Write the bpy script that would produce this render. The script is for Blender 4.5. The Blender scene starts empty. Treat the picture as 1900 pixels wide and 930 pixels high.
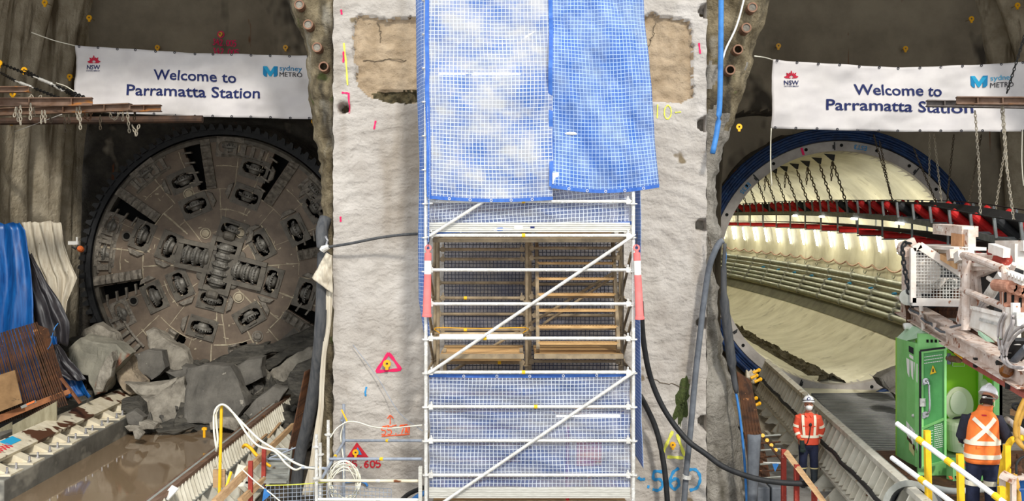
import bpy, bmesh, math, random
from mathutils import Vector as V, Matrix as MX, noise as NZ
PI = math.pi
F, CH, HY = 2000.0, 5.4, 405.0            # focal length (px of a 1900 px frame), eye height, horizon row
C = bpy.context.scene.collection
def P(px, py, Y): return V(((px-950)*Y/F, Y, CH+(HY-py)*Y/F))

# ------------------------------------------------------------------ camera, sky, sun, exposure
sc = bpy.context.scene
cd = bpy.data.cameras.new('camera'); cam = bpy.data.objects.new('camera', cd); C.objects.link(cam)
cam.location = (0, 0, CH); cam.rotation_euler = (PI/2, 0, 0)
cd.sensor_width = 36; cd.lens = 36*F/1900; cd.shift_y = -60/1900; cd.clip_end = 400
sc.camera = cam
w = bpy.data.worlds.new('sky'); sc.world = w; w.use_nodes = True
bg = w.node_tree.nodes['Background']; bg.inputs[0].default_value = (.93, .97, 1, 1); bg.inputs[1].default_value = 1.55
sd = bpy.data.lights.new('sun', 'SUN'); sd.energy = 2.4; sd.angle = math.radians(5); sd.color = (1, .96, .88)
so = bpy.data.objects.new('sun', sd); C.objects.link(so)
so.rotation_euler = V((-.19, .78, -.59)).to_track_quat('-Z', 'Y').to_euler()
sc.view_settings.view_transform = 'Standard'; sc.view_settings.look = 'None'
sc.view_settings.gamma = 1; sc.view_settings.use_curve_mapping = False; sc.view_settings.exposure = 0.12

# ------------------------------------------------------------------ materials
def lin(c): return tuple((x/255/12.92 if x/255 <= .04045 else ((x/255+.055)/1.055)**2.4) for x in c)+(1,)
MATS = {}
def M(name, c1, c2=None, scale=4, rough=.8, metal=0, bump=.0, bscale=None, streak=None, speck=None, stretch=(1,1,1), detail=6, lo=.35, hi=.65, world=False, spec=.3, arcs=None):
    m = bpy.data.materials.new(name); m.use_nodes = True; n = m.node_tree.nodes; l = m.node_tree.links
    b = n['Principled BSDF']; b.inputs['Roughness'].default_value = rough; b.inputs['Metallic'].default_value = metal
    b.inputs['Specular IOR Level'].default_value = spec
    tc = n.new('ShaderNodeTexCoord'); mp = n.new('ShaderNodeMapping'); mp.inputs['Scale'].default_value = stretch
    src = tc.outputs['Object']
    if world: src = n.new('ShaderNodeNewGeometry').outputs['Position']
    l.new(src, mp.inputs['Vector'])
    def noise(s, d=detail, vec=mp.outputs[0]):
        t = n.new('ShaderNodeTexNoise'); t.inputs['Scale'].default_value = s; t.inputs['Detail'].default_value = d; t.inputs['Roughness'].default_value = .62
        l.new(vec, t.inputs['Vector']); return t.outputs['Fac']
    def ramp(f, a, bb):
        r = n.new('ShaderNodeMapRange'); r.inputs[1].default_value = a; r.inputs[2].default_value = bb; l.new(f, r.inputs[0]); return r.outputs[0]
    def mix(f, a, bb):
        x = n.new('ShaderNodeMix'); x.data_type = 'RGBA'; l.new(f, x.inputs[0])
        if isinstance(a, tuple): x.inputs[6].default_value = a
        else: l.new(a, x.inputs[6])
        x.inputs[7].default_value = bb; return x.outputs[2]
    col = lin(c1)
    if c2: col = mix(ramp(noise(scale), lo, hi), col, lin(c2))
    for st in (streak or []):               # (colour, scale along xy, scale along z, threshold, softness)
        m2 = n.new('ShaderNodeMapping'); m2.inputs['Scale'].default_value = (st[1], st[1], st[2]); l.new(src, m2.inputs['Vector'])
        col = mix(ramp(noise(1, 3, m2.outputs[0]), st[3], st[3]+st[4]), col, lin(st[0]))
    for sp in (speck or []):                # (colour, scale, threshold)
        col = mix(ramp(noise(sp[1], 2), sp[2], sp[2]+.04), col, lin(sp[0]))
    if isinstance(col, tuple): b.inputs['Base Color'].default_value = col
    else: l.new(col, b.inputs['Base Color'])
    if bump:
        bp = n.new('ShaderNodeBump'); bp.inputs['Strength'].default_value = 1; bp.inputs['Distance'].default_value = bump
        hgt = noise(bscale or scale*3, 8)
        if arcs:                            # trowel sweeps
            wv = n.new('ShaderNodeTexWave'); wv.wave_type = 'RINGS'; wv.inputs['Scale'].default_value = arcs[0]; wv.inputs['Distortion'].default_value = arcs[1]; wv.inputs['Detail'].default_value = 3; wv.inputs['Detail Scale'].default_value = .8
            m3 = n.new('ShaderNodeMapping'); m3.inputs['Location'].default_value = (1.6, -18, -4.2); l.new(src, m3.inputs['Vector']); l.new(m3.outputs[0], wv.inputs['Vector'])
            ad = n.new('ShaderNodeMath'); ad.operation = 'MULTIPLY_ADD'; l.new(wv.outputs['Fac'], ad.inputs[0]); ad.inputs[1].default_value = arcs[2]; l.new(hgt, ad.inputs[2]); hgt = ad.outputs[0]
        l.new(hgt, bp.inputs['Height']); l.new(bp.outputs[0], b.inputs['Normal'])
    MATS[name] = m; return m
def EM(name, c, s):
    m = bpy.data.materials.new(name); m.use_nodes = True; b = m.node_tree.nodes['Principled BSDF']
    b.inputs['Emission Color'].default_value = c+(1,); b.inputs['Emission Strength'].default_value = s; b.inputs['Base Color'].default_value = (.9,.9,.9,1); return m
def NET(name, blue, line, cell=.056, lw=.16, tr=.42, dust=(205,210,220), st=(1,1), lo=.4, hi=.62):   # woven debris sheeting with a reinforcing grid, laid out on the cloth's own UVs
    m = bpy.data.materials.new(name); m.use_nodes = True; n = m.node_tree.nodes; l = m.node_tree.links; b = n['Principled BSDF']
    uv = n.new('ShaderNodeUVMap'); sp = n.new('ShaderNodeSeparateXYZ'); l.new(uv.outputs[0], sp.inputs[0])
    def math_(op, a, c):
        q = n.new('ShaderNodeMath'); q.operation = op; l.new(a, q.inputs[0])
        if c is not None:
            if isinstance(c, (int, float)): q.inputs[1].default_value = c
            else: l.new(c, q.inputs[1])
        return q.outputs[0]
    g = []
    for k in (0, 1): g.append(math_('LESS_THAN', math_('FRACT', math_('MULTIPLY', sp.outputs[k], 1/cell), None), lw))
    grid = math_('MAXIMUM', g[0], g[1])
    t = n.new('ShaderNodeTexNoise'); t.inputs['Scale'].default_value = 2.2; t.inputs['Detail'].default_value = 7; t.inputs['Roughness'].default_value = .65; mpn = n.new('ShaderNodeMapping'); mpn.inputs['Scale'].default_value = st+(1,); l.new(uv.outputs[0], mpn.inputs['Vector']); l.new(mpn.outputs[0], t.inputs['Vector'])
    mr = n.new('ShaderNodeMapRange'); mr.inputs[1].default_value = lo; mr.inputs[2].default_value = hi; l.new(t.outputs['Fac'], mr.inputs[0])
    x = n.new('ShaderNodeMix'); x.data_type = 'RGBA'; l.new(mr.outputs[0], x.inputs[0]); x.inputs[6].default_value = lin(blue); x.inputs[7].default_value = lin(dust)
    y = n.new('ShaderNodeMix'); y.data_type = 'RGBA'; l.new(grid, y.inputs[0]); l.new(x.outputs[2], y.inputs[6]); y.inputs[7].default_value = lin(line)
    l.new(y.outputs[2], b.inputs['Base Color']); b.inputs['Roughness'].default_value = .55
    b.inputs['Transmission Weight'].default_value = 0
    tl = n.new('ShaderNodeBsdfTranslucent'); l.new(y.outputs[2], tl.inputs['Color'])
    a1 = n.new('ShaderNodeMixShader'); a1.inputs[0].default_value = .3; l.new(b.outputs[0], a1.inputs[1]); l.new(tl.outputs[0], a1.inputs[2])
    tp = n.new('ShaderNodeBsdfTransparent'); a2 = n.new('ShaderNodeMixShader')
    inv = math_('MULTIPLY', math_('SUBTRACT', grid, 1), -tr); l.new(inv, a2.inputs[0])
    l.new(a1.outputs[0], a2.inputs[1]); l.new(tp.outputs[0], a2.inputs[2]); l.new(a2.outputs[0], n['Material Output'].inputs['Surface'])
    return m

conc = M('pillar concrete', (188,181,173), (161,153,144), 1.3, .9, bump=.06, bscale=5, streak=[((138,126,110), .9, .25, .58, .22), ((200,194,188), .5, .35, .55, .2), ((122,110,92), 2.2, .7, .68, .1)], speck=[((120,106,84), 2.1, .70)], world=True, arcs=(3.2, 16, .05))
breakout = M('broken out concrete', (178,158,132), (150,130,104), 3, .95, bump=.05, bscale=9)
shot = M('shotcrete', (156,142,114), (92,80,58), 2.6, .95, bump=.12, bscale=11, streak=[((58,52,42), 1.8, .5, .52, .16), ((170,164,150), 1.6, .5, .6, .14)], speck=[((92,96,54), 1.7, .66)], world=True)
cavern = M('cavern shotcrete', (192,180,158), (150,138,116), 1.6, .95, bump=.05, bscale=7, streak=[((96,84,66), 2.6, .22, .54, .12), ((98,62,36), 2.0, .12, .7, .05)], world=True)
shotR = M('grey shotcrete', (166,160,150), (118,112,102), 2.0, .95, bump=.10, bscale=12, streak=[((84,78,66), 1.8, .4, .58, .16)], world=True)
headlow = M('dark lower headwall', (84,78,69), (50,46,41), 1.4, .85, bump=.12, bscale=3.5, streak=[((112,62,34), 3.0, .14, .66, .05), ((128,118,102), 1.0, .6, .64, .08)], world=True)  # darker tone for the headwalls below their smooth crown
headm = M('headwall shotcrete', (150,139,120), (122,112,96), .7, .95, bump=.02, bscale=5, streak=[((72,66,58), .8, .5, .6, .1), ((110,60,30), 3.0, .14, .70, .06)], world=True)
ftm = M('floor slab', (150,146,140), (112,108,102), 2, .85, bump=.01)
mud = M('muddy ground', (108,98,86), (78,70,60), 2, .95, bump=.04)
steelhead = M('worn brown steel', (128,113,98), (108,95,83), 3, .6, .15, bump=.004, bscale=20, speck=[((160,148,128), 9, .73)])
steeldark = M('dark cutter steel', (136,132,124), (84,81,76), 6, .5, .2, bump=.006, bscale=30)
housm = M('housing steel', (112,106,96), (86,81,74), 5, .6, .2, bump=.004)
scrap = M('scraper steel', (146,138,126), (98,92,84), 9, .6, .15, bump=.02, bscale=22)
seamm = M('ground rock paste', (186,174,150), (150,138,118), 8, .9)
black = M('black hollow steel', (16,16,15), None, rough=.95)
rub = M('black rubber', (30,31,33), (46,46,47), 6, .6, bump=.003)
rubgrey = M('dusty black rubber', (58,60,64), (84,84,84), 3, .7, stretch=(6,6,1))
rust = M('rusted steel', (98,64,42), (56,40,32), 7, .85, .1, bump=.004, speck=[((160,110,70), 12, .68)])
rustbeam = M('weathered beam steel', (128,104,88), (100,74,56), 4, .7, .2, bump=.003, streak=[((160,104,50), 2, 8, .6, .1)])
cream = M('cream painted steel', (226,216,192), (206,194,168), 4, .6, speck=[((112,66,38), 4, .7)], bump=.002)
creamrust = M('flaking cream paint', (222,212,190), (200,188,162), 5, .65, speck=[((84,52,34), 2.0, .55), ((70,46,32), 7, .68)])
creamdirt = M('dirty cream steel', (216,211,196), (184,178,162), 3, .65, streak=[((150,128,98), 5, 1, .6, .1)], speck=[((112,66,38), 5, .72)])
greysteel = M('dull grey painted steel', (160,162,156), (130,130,122), 3, .6, speck=[((90,80,68), 6, .7)])
galv = M('galvanised tube', (226,224,218), (196,193,186), 9, .45, .25, bump=.001, speck=[((246,246,244), 30, .6)])
galvold = M('dusty scaffold steel', (158,140,112), (122,108,88), 6, .7, .1)
galvblue = M('blue grey tube', (168,176,188), (142,148,160), 7, .5, .3)
alu = M('ribbed toe board', (214,212,204), (190,187,178), 8, .5, .3, stretch=(1,1,10))
timber = M('sawn timber', (196,162,122), (170,134,96), 5, .85, stretch=(1,1,9))
deckwood = M('scaffold plank', (206,168,116), (168,130,84), 4, .85, stretch=(1,9,9))
ply = M('weathered plywood', (150,118,82), (120,92,62), 3, .85, streak=[((66,56,44), 2, 6, .62, .04)])
board = M('formwork board', (172,164,138), (146,138,112), 3, .85, stretch=(3,3,1))
redpaint = M('red painted post', (168,66,52), (140,50,42), 6, .75, speck=[((206,150,136), 16, .68)])
redrol = M('red roller', (206,36,34), (160,26,26), 4, .5)
orange = M('orange plastic', (235,120,60), None, rough=.6)
yellow = M('yellow steel', (246,202,40), (226,178,30), 6, .55, speck=[((90,70,30), 16, .72)])
yelplas = M('yellow plastic cap', (240,176,30), None, rough=.4)
bluetarp = M('blue tarpaulin', (20,94,164), (8,60,122), 3, .38, stretch=(6,6,.4), spec=.5)
darktarp = M('black liner', (34,33,38), (56,52,54), 4, .45, stretch=(6,6,.4), spec=.5)
whitetarp = M('pale geotextile', (206,198,180), (178,166,146), 3, .8, stretch=(6,6,.6), speck=[((96,84,66), 5, .7)])
bluehose = M('blue hose', (66,130,196), (50,108,172), 6, .45)
greyhose = M('grey conduit', (108,112,118), (84,88,94), 5, .6)
whitehose = M('cream hose', (234,230,212), None, rough=.5)
cloth = M('white banner cloth', (220,215,213), (208,203,203), 1.4, .7)
navyink = M('navy lettering', (26,38,92), None, rough=.7)
redink = M('red emblem', (190,34,60), None, rough=.7)
tealink = M('teal logo', (24,128,178), None, rough=.7)
cyanink = M('light blue logo', (40,160,204), None, rough=.7)
blackink = M('charcoal lettering', (40,40,48), None, rough=.7)
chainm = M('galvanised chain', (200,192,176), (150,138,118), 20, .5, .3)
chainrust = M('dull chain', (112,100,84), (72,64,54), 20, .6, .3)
chaindark = M('black chain', (34,33,32), None, rough=.5, metal=.3)
rockA = M('grey shale', (112,108,101), (84,81,76), 2, .9, bump=.05, bscale=6, speck=[((150,145,134), 5, .7)])
rockB = M('pale broken rock', (166,159,146), (116,110,100), 2.8, .95, bump=.09, bscale=5)
rockC = M('beige broken rock', (168,152,130), (120,108,94), 2.6, .95, bump=.09, bscale=5)
rockD = M('dark layered rock', (96,92,84), (60,58,54), 3, .9, bump=.09, bscale=5, stretch=(1,1,4))
rockR = M('rust stained shotcrete block', (150,146,132), (118,115,104), 2, .95, bump=.03, streak=[((128,66,38), 1.2, .4, .6, .06)])
plinthm = M('damp concrete', (128,126,118), (96,94,88), 1.6, .75, streak=[((158,154,142), .8, 1.5, .58, .1)], bump=.004)
lining = M('precast segment concrete', (214,209,186), (188,182,156), 1.2, .55, streak=[((150,142,116), 1.3, .3, .6, .12)], speck=[((96,88,70), 2.5, .74)])
ringm = M('segment end face', (176,170,164), (152,146,140), 2.5, .85)
navysteel = M('navy blue seal', (20,52,98), (10,30,62), 5, .5, streak=[((70,110,150), 3, 3, .66, .08)])
dirt = M('spilled muck', (112,104,86), (70,65,54), 5, 1, bump=.05, bscale=16)
pipem = M('grey service pipe', (166,170,156), (130,132,120), 3, .45, .2)
cablem = M('pink cable', (186,150,128), (160,124,104), 8, .6)
belt = M('conveyor belt rubber', (34,33,34), (52,50,48), 3, .7)
framem = M('conveyor frame steel', (132,136,136), (98,100,100), 5, .5, .3)
green = M('green moulded panel', (146,208,132), (124,196,112), 2, .5, streak=[((150,160,110), 3, 1, .66, .1)])
greenpale = M('pale green roof', (196,222,196), (168,206,168), 2, .6)
lime = M('lime interior', (164,224,60), None, rough=.5)
greendoor = M('green door', (88,162,92), (76,146,82), 3, .45)
cer = M('cream ceramic', (232,236,206), None, rough=.25)
rig = M('rusty white rig paint', (224,210,200), (196,172,156), 6, .65, speck=[((146,96,72), 7, .62), ((120,80,60), 18, .68)], bump=.002)
rigw = M('white rig paint', (238,232,224), (216,204,192), 4, .55, speck=[((170,120,92), 9, .68)])
chrome = M('bright metal', (200,200,204), None, rough=.25, metal=.8)
skin = M('skin', (190,132,104), None, rough=.6)
shirt = M('orange work shirt', (228,92,66), (212,78,54), 6, .85, bump=.01, bscale=9)
vest = M('fluorescent orange vest', (255,140,66), (246,120,52), 4, .8, bump=.012, bscale=8)
navy = M('navy cloth', (44,50,76), (34,38,58), 5, .9, bump=.012, bscale=9)
darksleeve = M('charcoal knit', (50,50,62), (38,38,48), 6, .9, bump=.01, bscale=12)
refl = M('reflective tape', (236,228,206), None, rough=.4)
hatm = M('white hard hat', (238,238,240), None, rough=.3)
boot = M('rubber boot', (72,78,84), (56,60,66), 8, .6)
hair = M('dark hair', (50,34,26), (34,24,18), 20, .8)
glove = M('dark green glove', (48,62,58), (34,44,42), 8, .85)
maskm = M('white face mask', (240,240,238), None, rough=.8)
pinkpaint = M('pink spray paint', (226,38,96), None, rough=.8)
redspray = M('red spray paint', (178,34,46), None, rough=.8)
orspray = M('orange spray paint', (246,96,46), None, rough=.8)
bluespray = M('blue spray paint', (50,136,190), None, rough=.8)
yelspray = M('yellow spray paint', (222,222,90), None, rough=.8)
pinkrust = M('pinkish rust', (196,146,122), (160,108,86), 8, .8)
palehose = M('pale dusty hose', (190,182,178), (160,152,150), 8, .6)
pinkbol = M('pink red plastic', (236,128,124), (226,112,110), 4, .5)
whitepl = M('white plastic', (240,238,232), None, rough=.5)
mossrub = M('mossy broken edge', (104,92,66), (58,54,38), 9, 1, bump=.06, bscale=12)
moss = M('moss', (74,84,44), (54,62,34), 8, 1, bump=.02)
copper = M('rusty pipe stub', (140,104,82), (100,74,58), 9, .6, .3)
netA = NET('blue debris sheeting', (84,130,206), (222,228,236), tr=.34, dust=(200,202,210), st=(.7,1), lo=.38, hi=.60)
netE = NET('bright blue debris sheeting', (70,124,210), (184,208,238), tr=.28, dust=(150,174,212), st=(1,.8), lo=.42, hi=.68)
netB = NET('blue debris sheeting faded', (90,122,184), (216,220,226), cell=.057, tr=.60, dust=(188,190,198), st=(.35,1.5), lo=.42, hi=.68)
netC = NET('rear debris sheeting', (96,104,136), (50,52,68), cell=.062, lw=.17, tr=.7, dust=(160,154,152))  # same sheeting with dark grid lines, its backlit look put into the colour
netD = NET('edge sheeting', (62,112,198), (200,214,236), cell=.056, lw=.14, tr=.15, dust=(110,150,212))
hemm = M('blue hem', (48,92,174), (66,112,188), 8, .6)
lampm = EM('lit tube', (1,.98,.92), 5)
lampw = EM('tunnel tube', (1,.97,.82), 22)

# ------------------------------------------------------------------ mesh builder
def frame(d, up=V((0,0,1))):
    d = d.normalized()
    if abs(d.dot(up)) > .98: up = V((0,1,0)) if abs(d.y) < .9 else V((1,0,0))
    s = d.cross(up).normalized(); return s, s.cross(d).normalized(), d
class MB:
    def __init__(s): s.bm = bmesh.new(); s.uv = None
    def v(s, p): return s.bm.verts.new(p)
    def f(s, vs):
        try: return s.bm.faces.new(vs)
        except ValueError: return None
    def loft(s, rings, cap=True, closed=True):
        R = [[s.v(p) for p in r] for r in rings]; n = len(R[0])
        for a, b in zip(R, R[1:]):
            for i in range(n if closed else n-1): s.f((a[i], a[(i+1) % n], b[(i+1) % n], b[i]))
        if cap: s.f(R[0][::-1]); s.f(R[-1])
        return s
    def tube(s, path, r, n=8, cap=True, up=V((0,0,1))):
        path = [V(p) for p in path]; rings = []
        rr = r if isinstance(r, (list, tuple)) else [r]*len(path)
        for i, p in enumerate(path):
            d = path[min(i+1, len(path)-1)]-path[max(i-1, 0)]
            a, b, _ = frame(d, up)
            rings.append([p+(a*math.cos(2*PI*k/n)+b*math.sin(2*PI*k/n))*rr[i] for k in range(n)])
        return s.loft(rings, cap)
    def beam(s, p0, p1, w, h, up=V((0,0,1))):
        p0, p1 = V(p0), V(p1); a, b, d = frame(p1-p0, up)
        rg = lambda p: [p-a*w/2-b*h/2, p+a*w/2-b*h/2, p+a*w/2+b*h/2, p-a*w/2+b*h/2]
        return s.loft([rg(p0), rg(p1)])
    def box(s, c, sz, rz=0, mat=None):
        c = V(c); R = mat or MX.Rotation(rz, 3, 'Z'); x, y, z = sz[0]/2, sz[1]/2, sz[2]/2
        q = [[c+R @ V((sx*x, sy*y, k*z)) for sx, sy in ((-1,-1),(1,-1),(1,1),(-1,1))] for k in (-1, 1)]
        return s.loft(q)
    def ibeam(s, p0, p1, h, wd, t=.02, up=V((0,0,1))):
        p0, p1 = V(p0), V(p1); a, b, d = frame(p1-p0, up)
        pr = [(-wd/2,-h/2),(wd/2,-h/2),(wd/2,-h/2+t),(t/2,-h/2+t),(t/2,h/2-t),(wd/2,h/2-t),(wd/2,h/2),(-wd/2,h/2),(-wd/2,h/2-t),(-t/2,h/2-t),(-t/2,-h/2+t),(-wd/2,-h/2+t)]
        return s.loft([[p+a*x+b*y for x, y in pr] for p in (p0, p1)])
    def prism(s, pts, d):                     # polygon of 3D points swept by vector d
        pts = [V(p) for p in pts]; d = V(d); return s.loft([pts, [p+d for p in pts]])
    def lathe(s, prof, o, ax=V((0,0,1)), n=20, cap=True):   # prof: (radius, height along ax)
        a, b, d = frame(V(ax)); o = V(o)
        return s.loft([[o+d*h+(a*math.cos(2*PI*k/n)+b*math.sin(2*PI*k/n))*max(r, 1e-4) for k in range(n)] for r, h in prof], cap)
    def ball(s, c, r, nu=14, nv=8, sc=(1,1,1), R=None):
        c = V(c); R = R or MX.Identity(3); rings = []
        for j in range(nv+1):
            t = -PI/2+PI*j/nv; t = max(-1.53, min(1.53, t))
            rings.append([c+R @ V((r*sc[0]*math.cos(t)*math.cos(2*PI*k/nu), r*sc[1]*math.cos(t)*math.sin(2*PI*k/nu), r*sc[2]*math.sin(t))) for k in range(nu)])
        return s.loft(rings)
    def ring(s, c, ax, r0, r1, th, n=48, a0=0, a1=2*PI):    # flat annulus with thickness
        a, b, d = frame(V(ax)); c = V(c); rg = []
        full = abs(a1-a0-2*PI) < 1e-6
        for k in range(n+(0 if full else 1)):
            t = a0+(a1-a0)*k/n; u = a*math.cos(t)+b*math.sin(t)
            rg.append([c+u*r0, c+u*r1, c+u*r1+d*th, c+u*r0+d*th])
        if full: rg.append(rg[0])
        s.loft(rg, cap=not full)
        if full: bmesh.ops.remove_doubles(s.bm, verts=s.bm.verts, dist=1e-5)
        return s
    def grid(s, fn, nu, nv, uv=None):
        G = [[s.v(fn(i/nu, j/nv)) for i in range(nu+1)] for j in range(nv+1)]
        L = s.bm.loops.layers.uv.verify() if uv else None
        for j in range(nv):
            for i in range(nu):
                fc = s.f((G[j][i], G[j][i+1], G[j+1][i+1], G[j+1][i]))
                if uv and fc:
                    for lp, (a, b) in zip(fc.loops, ((i,j),(i+1,j),(i+1,j+1),(i,j+1))): lp[L].uv = (a/nu*uv[0], b/nv*uv[1])
        return s
def wpos(o):
    p = V((0,0,0))
    while o: p = p+o.location; o = o.parent
    return p
def obj(name, mb, mat, parent=None, label=None, cat=None, group=None, kind=None, smooth=False, local=False, solid=0, bevel=0):
    bm = mb.bm
    bmesh.ops.recalc_face_normals(bm, faces=bm.faces)
    me = bpy.data.meshes.new(name); 
    if not local:
        if parent: off = wpos(parent)
        else:
            vs = [v.co for v in bm.verts]; off = V(((min(v.x for v in vs)+max(v.x for v in vs))/2, (min(v.y for v in vs)+max(v.y for v in vs))/2, min(v.z for v in vs)))
        for v in bm.verts: v.co -= off
    else: off = V((0,0,0))
    bm.to_mesh(me); bm.free()
    if smooth: me.polygons.foreach_set('use_smooth', [True]*len(me.polygons))
    me.materials.append(mat)
    o = bpy.data.objects.new(name, me); C.objects.link(o)
    if parent: o.parent = parent
    else: o.location = off
    if solid:
        md = o.modifiers.new('thickness', 'SOLIDIFY'); md.thickness = solid; md.offset = 0
    if bevel:
        md = o.modifiers.new('edges', 'BEVEL'); md.width = bevel; md.segments = 2; md.limit_method = 'ANGLE'
    tag(o, label, cat, group, kind); return o
def tag(o, label=None, cat=None, group=None, kind=None):
    if label: o['label'] = label
    if cat: o['category'] = cat
    if group: o['group'] = group
    if kind: o['kind'] = kind
def thing(name, loc, label, cat, group=None, rz=0):
    o = bpy.data.objects.new(name, None); C.objects.link(o); o.location = loc; o.rotation_euler = (0,0,rz); o.empty_display_size = .1
    tag(o, label, cat, group); return o
def dup(root, loc=None, rot=None, label=None, group=None, scale=None):
    def cp(o, par):
        c = o.copy(); C.objects.link(c); c.parent = par
        for ch in kids.get(o.name, []): cp(ch, c)
        return c
    kids = {}
    for o in C.objects:
        if o.parent: kids.setdefault(o.parent.name, []).append(o)
    r = cp(root, None)
    if loc is not None: r.location = loc
    if rot is not None: r.rotation_euler = rot
    if scale is not None: r.scale = scale
    if label: r['label'] = label
    if group: r['group'] = group
    return r
def lerp(a, b, t): return a+(b-a)*t
def smoothpath(pts, n=8):                     # Catmull-Rom through the points
    pts = [V(p) for p in pts]; out = []
    q = [pts[0]*2-pts[1]]+pts+[pts[-1]*2-pts[-2]]
    for i in range(1, len(q)-2):
        for k in range(n):
            t = k/n; a, b, c, d = q[i-1], q[i], q[i+1], q[i+2]
            out.append(.5*((2*b)+(c-a)*t+(2*a-5*b+4*c-d)*t*t+(3*b-a-3*c+d)*t**3))
    out.append(pts[-1]); return out
def interp(tab, y):                            # piecewise-linear x(y)
    for (y0, x0), (y1, x1) in zip(tab, tab[1:]):
        if y <= y1: return lerp(x0, x1, max(0, (y-y0)/(y1-y0)))
    return tab[-1][1]
def fb(p, s=1.0): return NZ.fractal(V(p)*s, 1.0, 2.1, 4)
def chain(path, link=.09, r=.009, w=.5):
    """interlocking oval links along a polyline"""
    path = [V(p) for p in path]; mb = MB(); tot = sum((b-a).length for a, b in zip(path, path[1:])); n = max(2, int(tot/(link*.74)))
    def at(d):
        for a, b in zip(path, path[1:]):
            L = (b-a).length
            if d <= L: return a+(b-a)*(d/max(L, 1e-6)), (b-a).normalized()
            d -= L
        return path[-1], (path[-1]-path[-2]).normalized()
    for k in range(n):
        c, d = at(tot*(k+.5)/n); a, b, _ = frame(d, V((.3,.2,1)) if abs(d.z) < .8 else V((1,0,0)))
        if k % 2: a, b = b, a
        pts = []
        for j in range(8):
            t = 2*PI*j/8+PI/8; pts.append(c+d*(math.cos(t)*link*.5)+a*(math.sin(t)*link*w*.5))
        pts.append(pts[0]); nn = 4; rg = []
        for i, p in enumerate(pts[:-1]):
            dd = (pts[i+1]-pts[i-1 if i else 7]); s1 = dd.cross(b).normalized()
            rg.append([p+(s1*math.cos(2*PI*q/nn)+b*math.sin(2*PI*q/nn))*r for q in range(nn)])
        vv = [[mb.v(p) for p in r_] for r_ in rg]
        for i in range(8):
            for q in range(nn): mb.f((vv[i][q], vv[i][(q+1) % nn], vv[(i+1) % 8][(q+1) % nn], vv[(i+1) % 8][q]))
    return mb
def textmesh(s, bold=False, sx=1.0):
    cu = bpy.data.curves.new('lettering', 'FONT'); cu.body = s; cu.size = 1; cu.resolution_u = 3
    if bold: cu.offset = .014
    o = bpy.data.objects.new('lettering', cu); C.objects.link(o)
    dg = bpy.context.evaluated_depsgraph_get(); me = bpy.data.meshes.new_from_object(o.evaluated_get(dg))
    bpy.data.objects.remove(o); bpy.data.curves.remove(cu)
    mb = MB(); mb.bm.from_mesh(me); bpy.data.meshes.remove(me)
    bmesh.ops.triangulate(mb.bm, faces=mb.bm.faces)
    return mb
def maptext(mb, fn, x0, x1, yb, ycap, capref=.69):
    """lay flat text out between x0..x1 with the baseline row yb and cap height row ycap (fn maps to 3D)"""
    a = min(v.co.x for v in mb.bm.verts); b = max(v.co.x for v in mb.bm.verts)
    bmesh.ops.subdivide_edges(mb.bm, edges=[e for e in mb.bm.edges if e.calc_length() > .12], cuts=2, use_grid_fill=False)
    bmesh.ops.triangulate(mb.bm, faces=mb.bm.faces)
    for v in mb.bm.verts: v.co = fn(lerp(x0, x1, (v.co.x-a)/(b-a)), lerp(yb, ycap, v.co.y/capref))
    return mb
# ================================================================== THE SETTING
YW = 18.0
HOLES = [(637,200,9),(606,608,9),(1310,20,11),(1308,230,12),(1303,418,10),(1303,600,9),(1309,785,12),(598,346,10)]
def poly_in(x, y, pts):
    c = False; j = len(pts)-1
    for i in range(len(pts)):
        if (pts[i][1] > y) != (pts[j][1] > y) and x < (pts[j][0]-pts[i][0])*(y-pts[i][1])/(pts[j][1]-pts[i][1])+pts[i][0]: c = not c
        j = i
    return c
BRK1 = [(664,28),(690,26),(705,36),(775,34),(775,192),(742,186),(706,190),(680,176),(658,152),(660,90),(657,60)]
BRK2 = [(1190,28),(1278,36),(1284,60),(1286,180),(1262,190),(1190,190)]
def wall_y(X, Z):
    px, py = 950+X*F/YW, HY-(Z-CH)*F/YW
    y = YW-.022*fb((X*1.1, 3.1, Z*1.4))-.010*fb((X*5, 9.7, Z*7))
    r = ((px-800)**2*.4+(py-560)**2)**.5 if px < 950 else ((px-1200)**2+(py-500)**2)**.5
    y += .006*math.sin(r/4.5+3*fb((X*.9, 1, Z*.9)))         # trowel arcs
    jx, jy = px+7*fb((X*4, 0, Z*4)), py+7*fb((X*4, 5, Z*4))
    if poly_in(jx, jy, BRK1) or poly_in(jx, jy, BRK2): y += .11+.03*fb((X*6, 2, Z*6))
    if 168 < jy < 188 and 704 < jx < 772: y += .09+.08*fb((X*12, 4, Z*12))   # broken ledge under the recess
    for a, b, r in HOLES:
        d = math.hypot(px-a, py-b)
        if d < r: y += .35
        elif d < r+2: y += .12
    return y
mb = MB(); X0, X1 = -2.985, 3.25; ZB, ZT = -.2, 11.5
mb.grid(lambda u, v: V((lerp(X0, X1, u)+ (.03*fb((7, u, v*40)) if u in (0, 1) else 0), wall_y(lerp(X0, X1, u), lerp(ZB, ZT, v)), lerp(ZB, ZT, v))), 200, 380)
bmx = mb.bm
for xx, sgn in ((X0, -1), (X1, 1)):
    mb.grid(lambda u, v: V((xx+.02*fb((3, u*6, v*30)), lerp(YW, YW+1.4, u), lerp(ZB, ZT, v))), 4, 120)
pillar = obj('wall_center', mb, conc, kind='structure', smooth=True)
pillar.data.materials.append(breakout); pillar.data.materials.append(mossrub)
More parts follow.
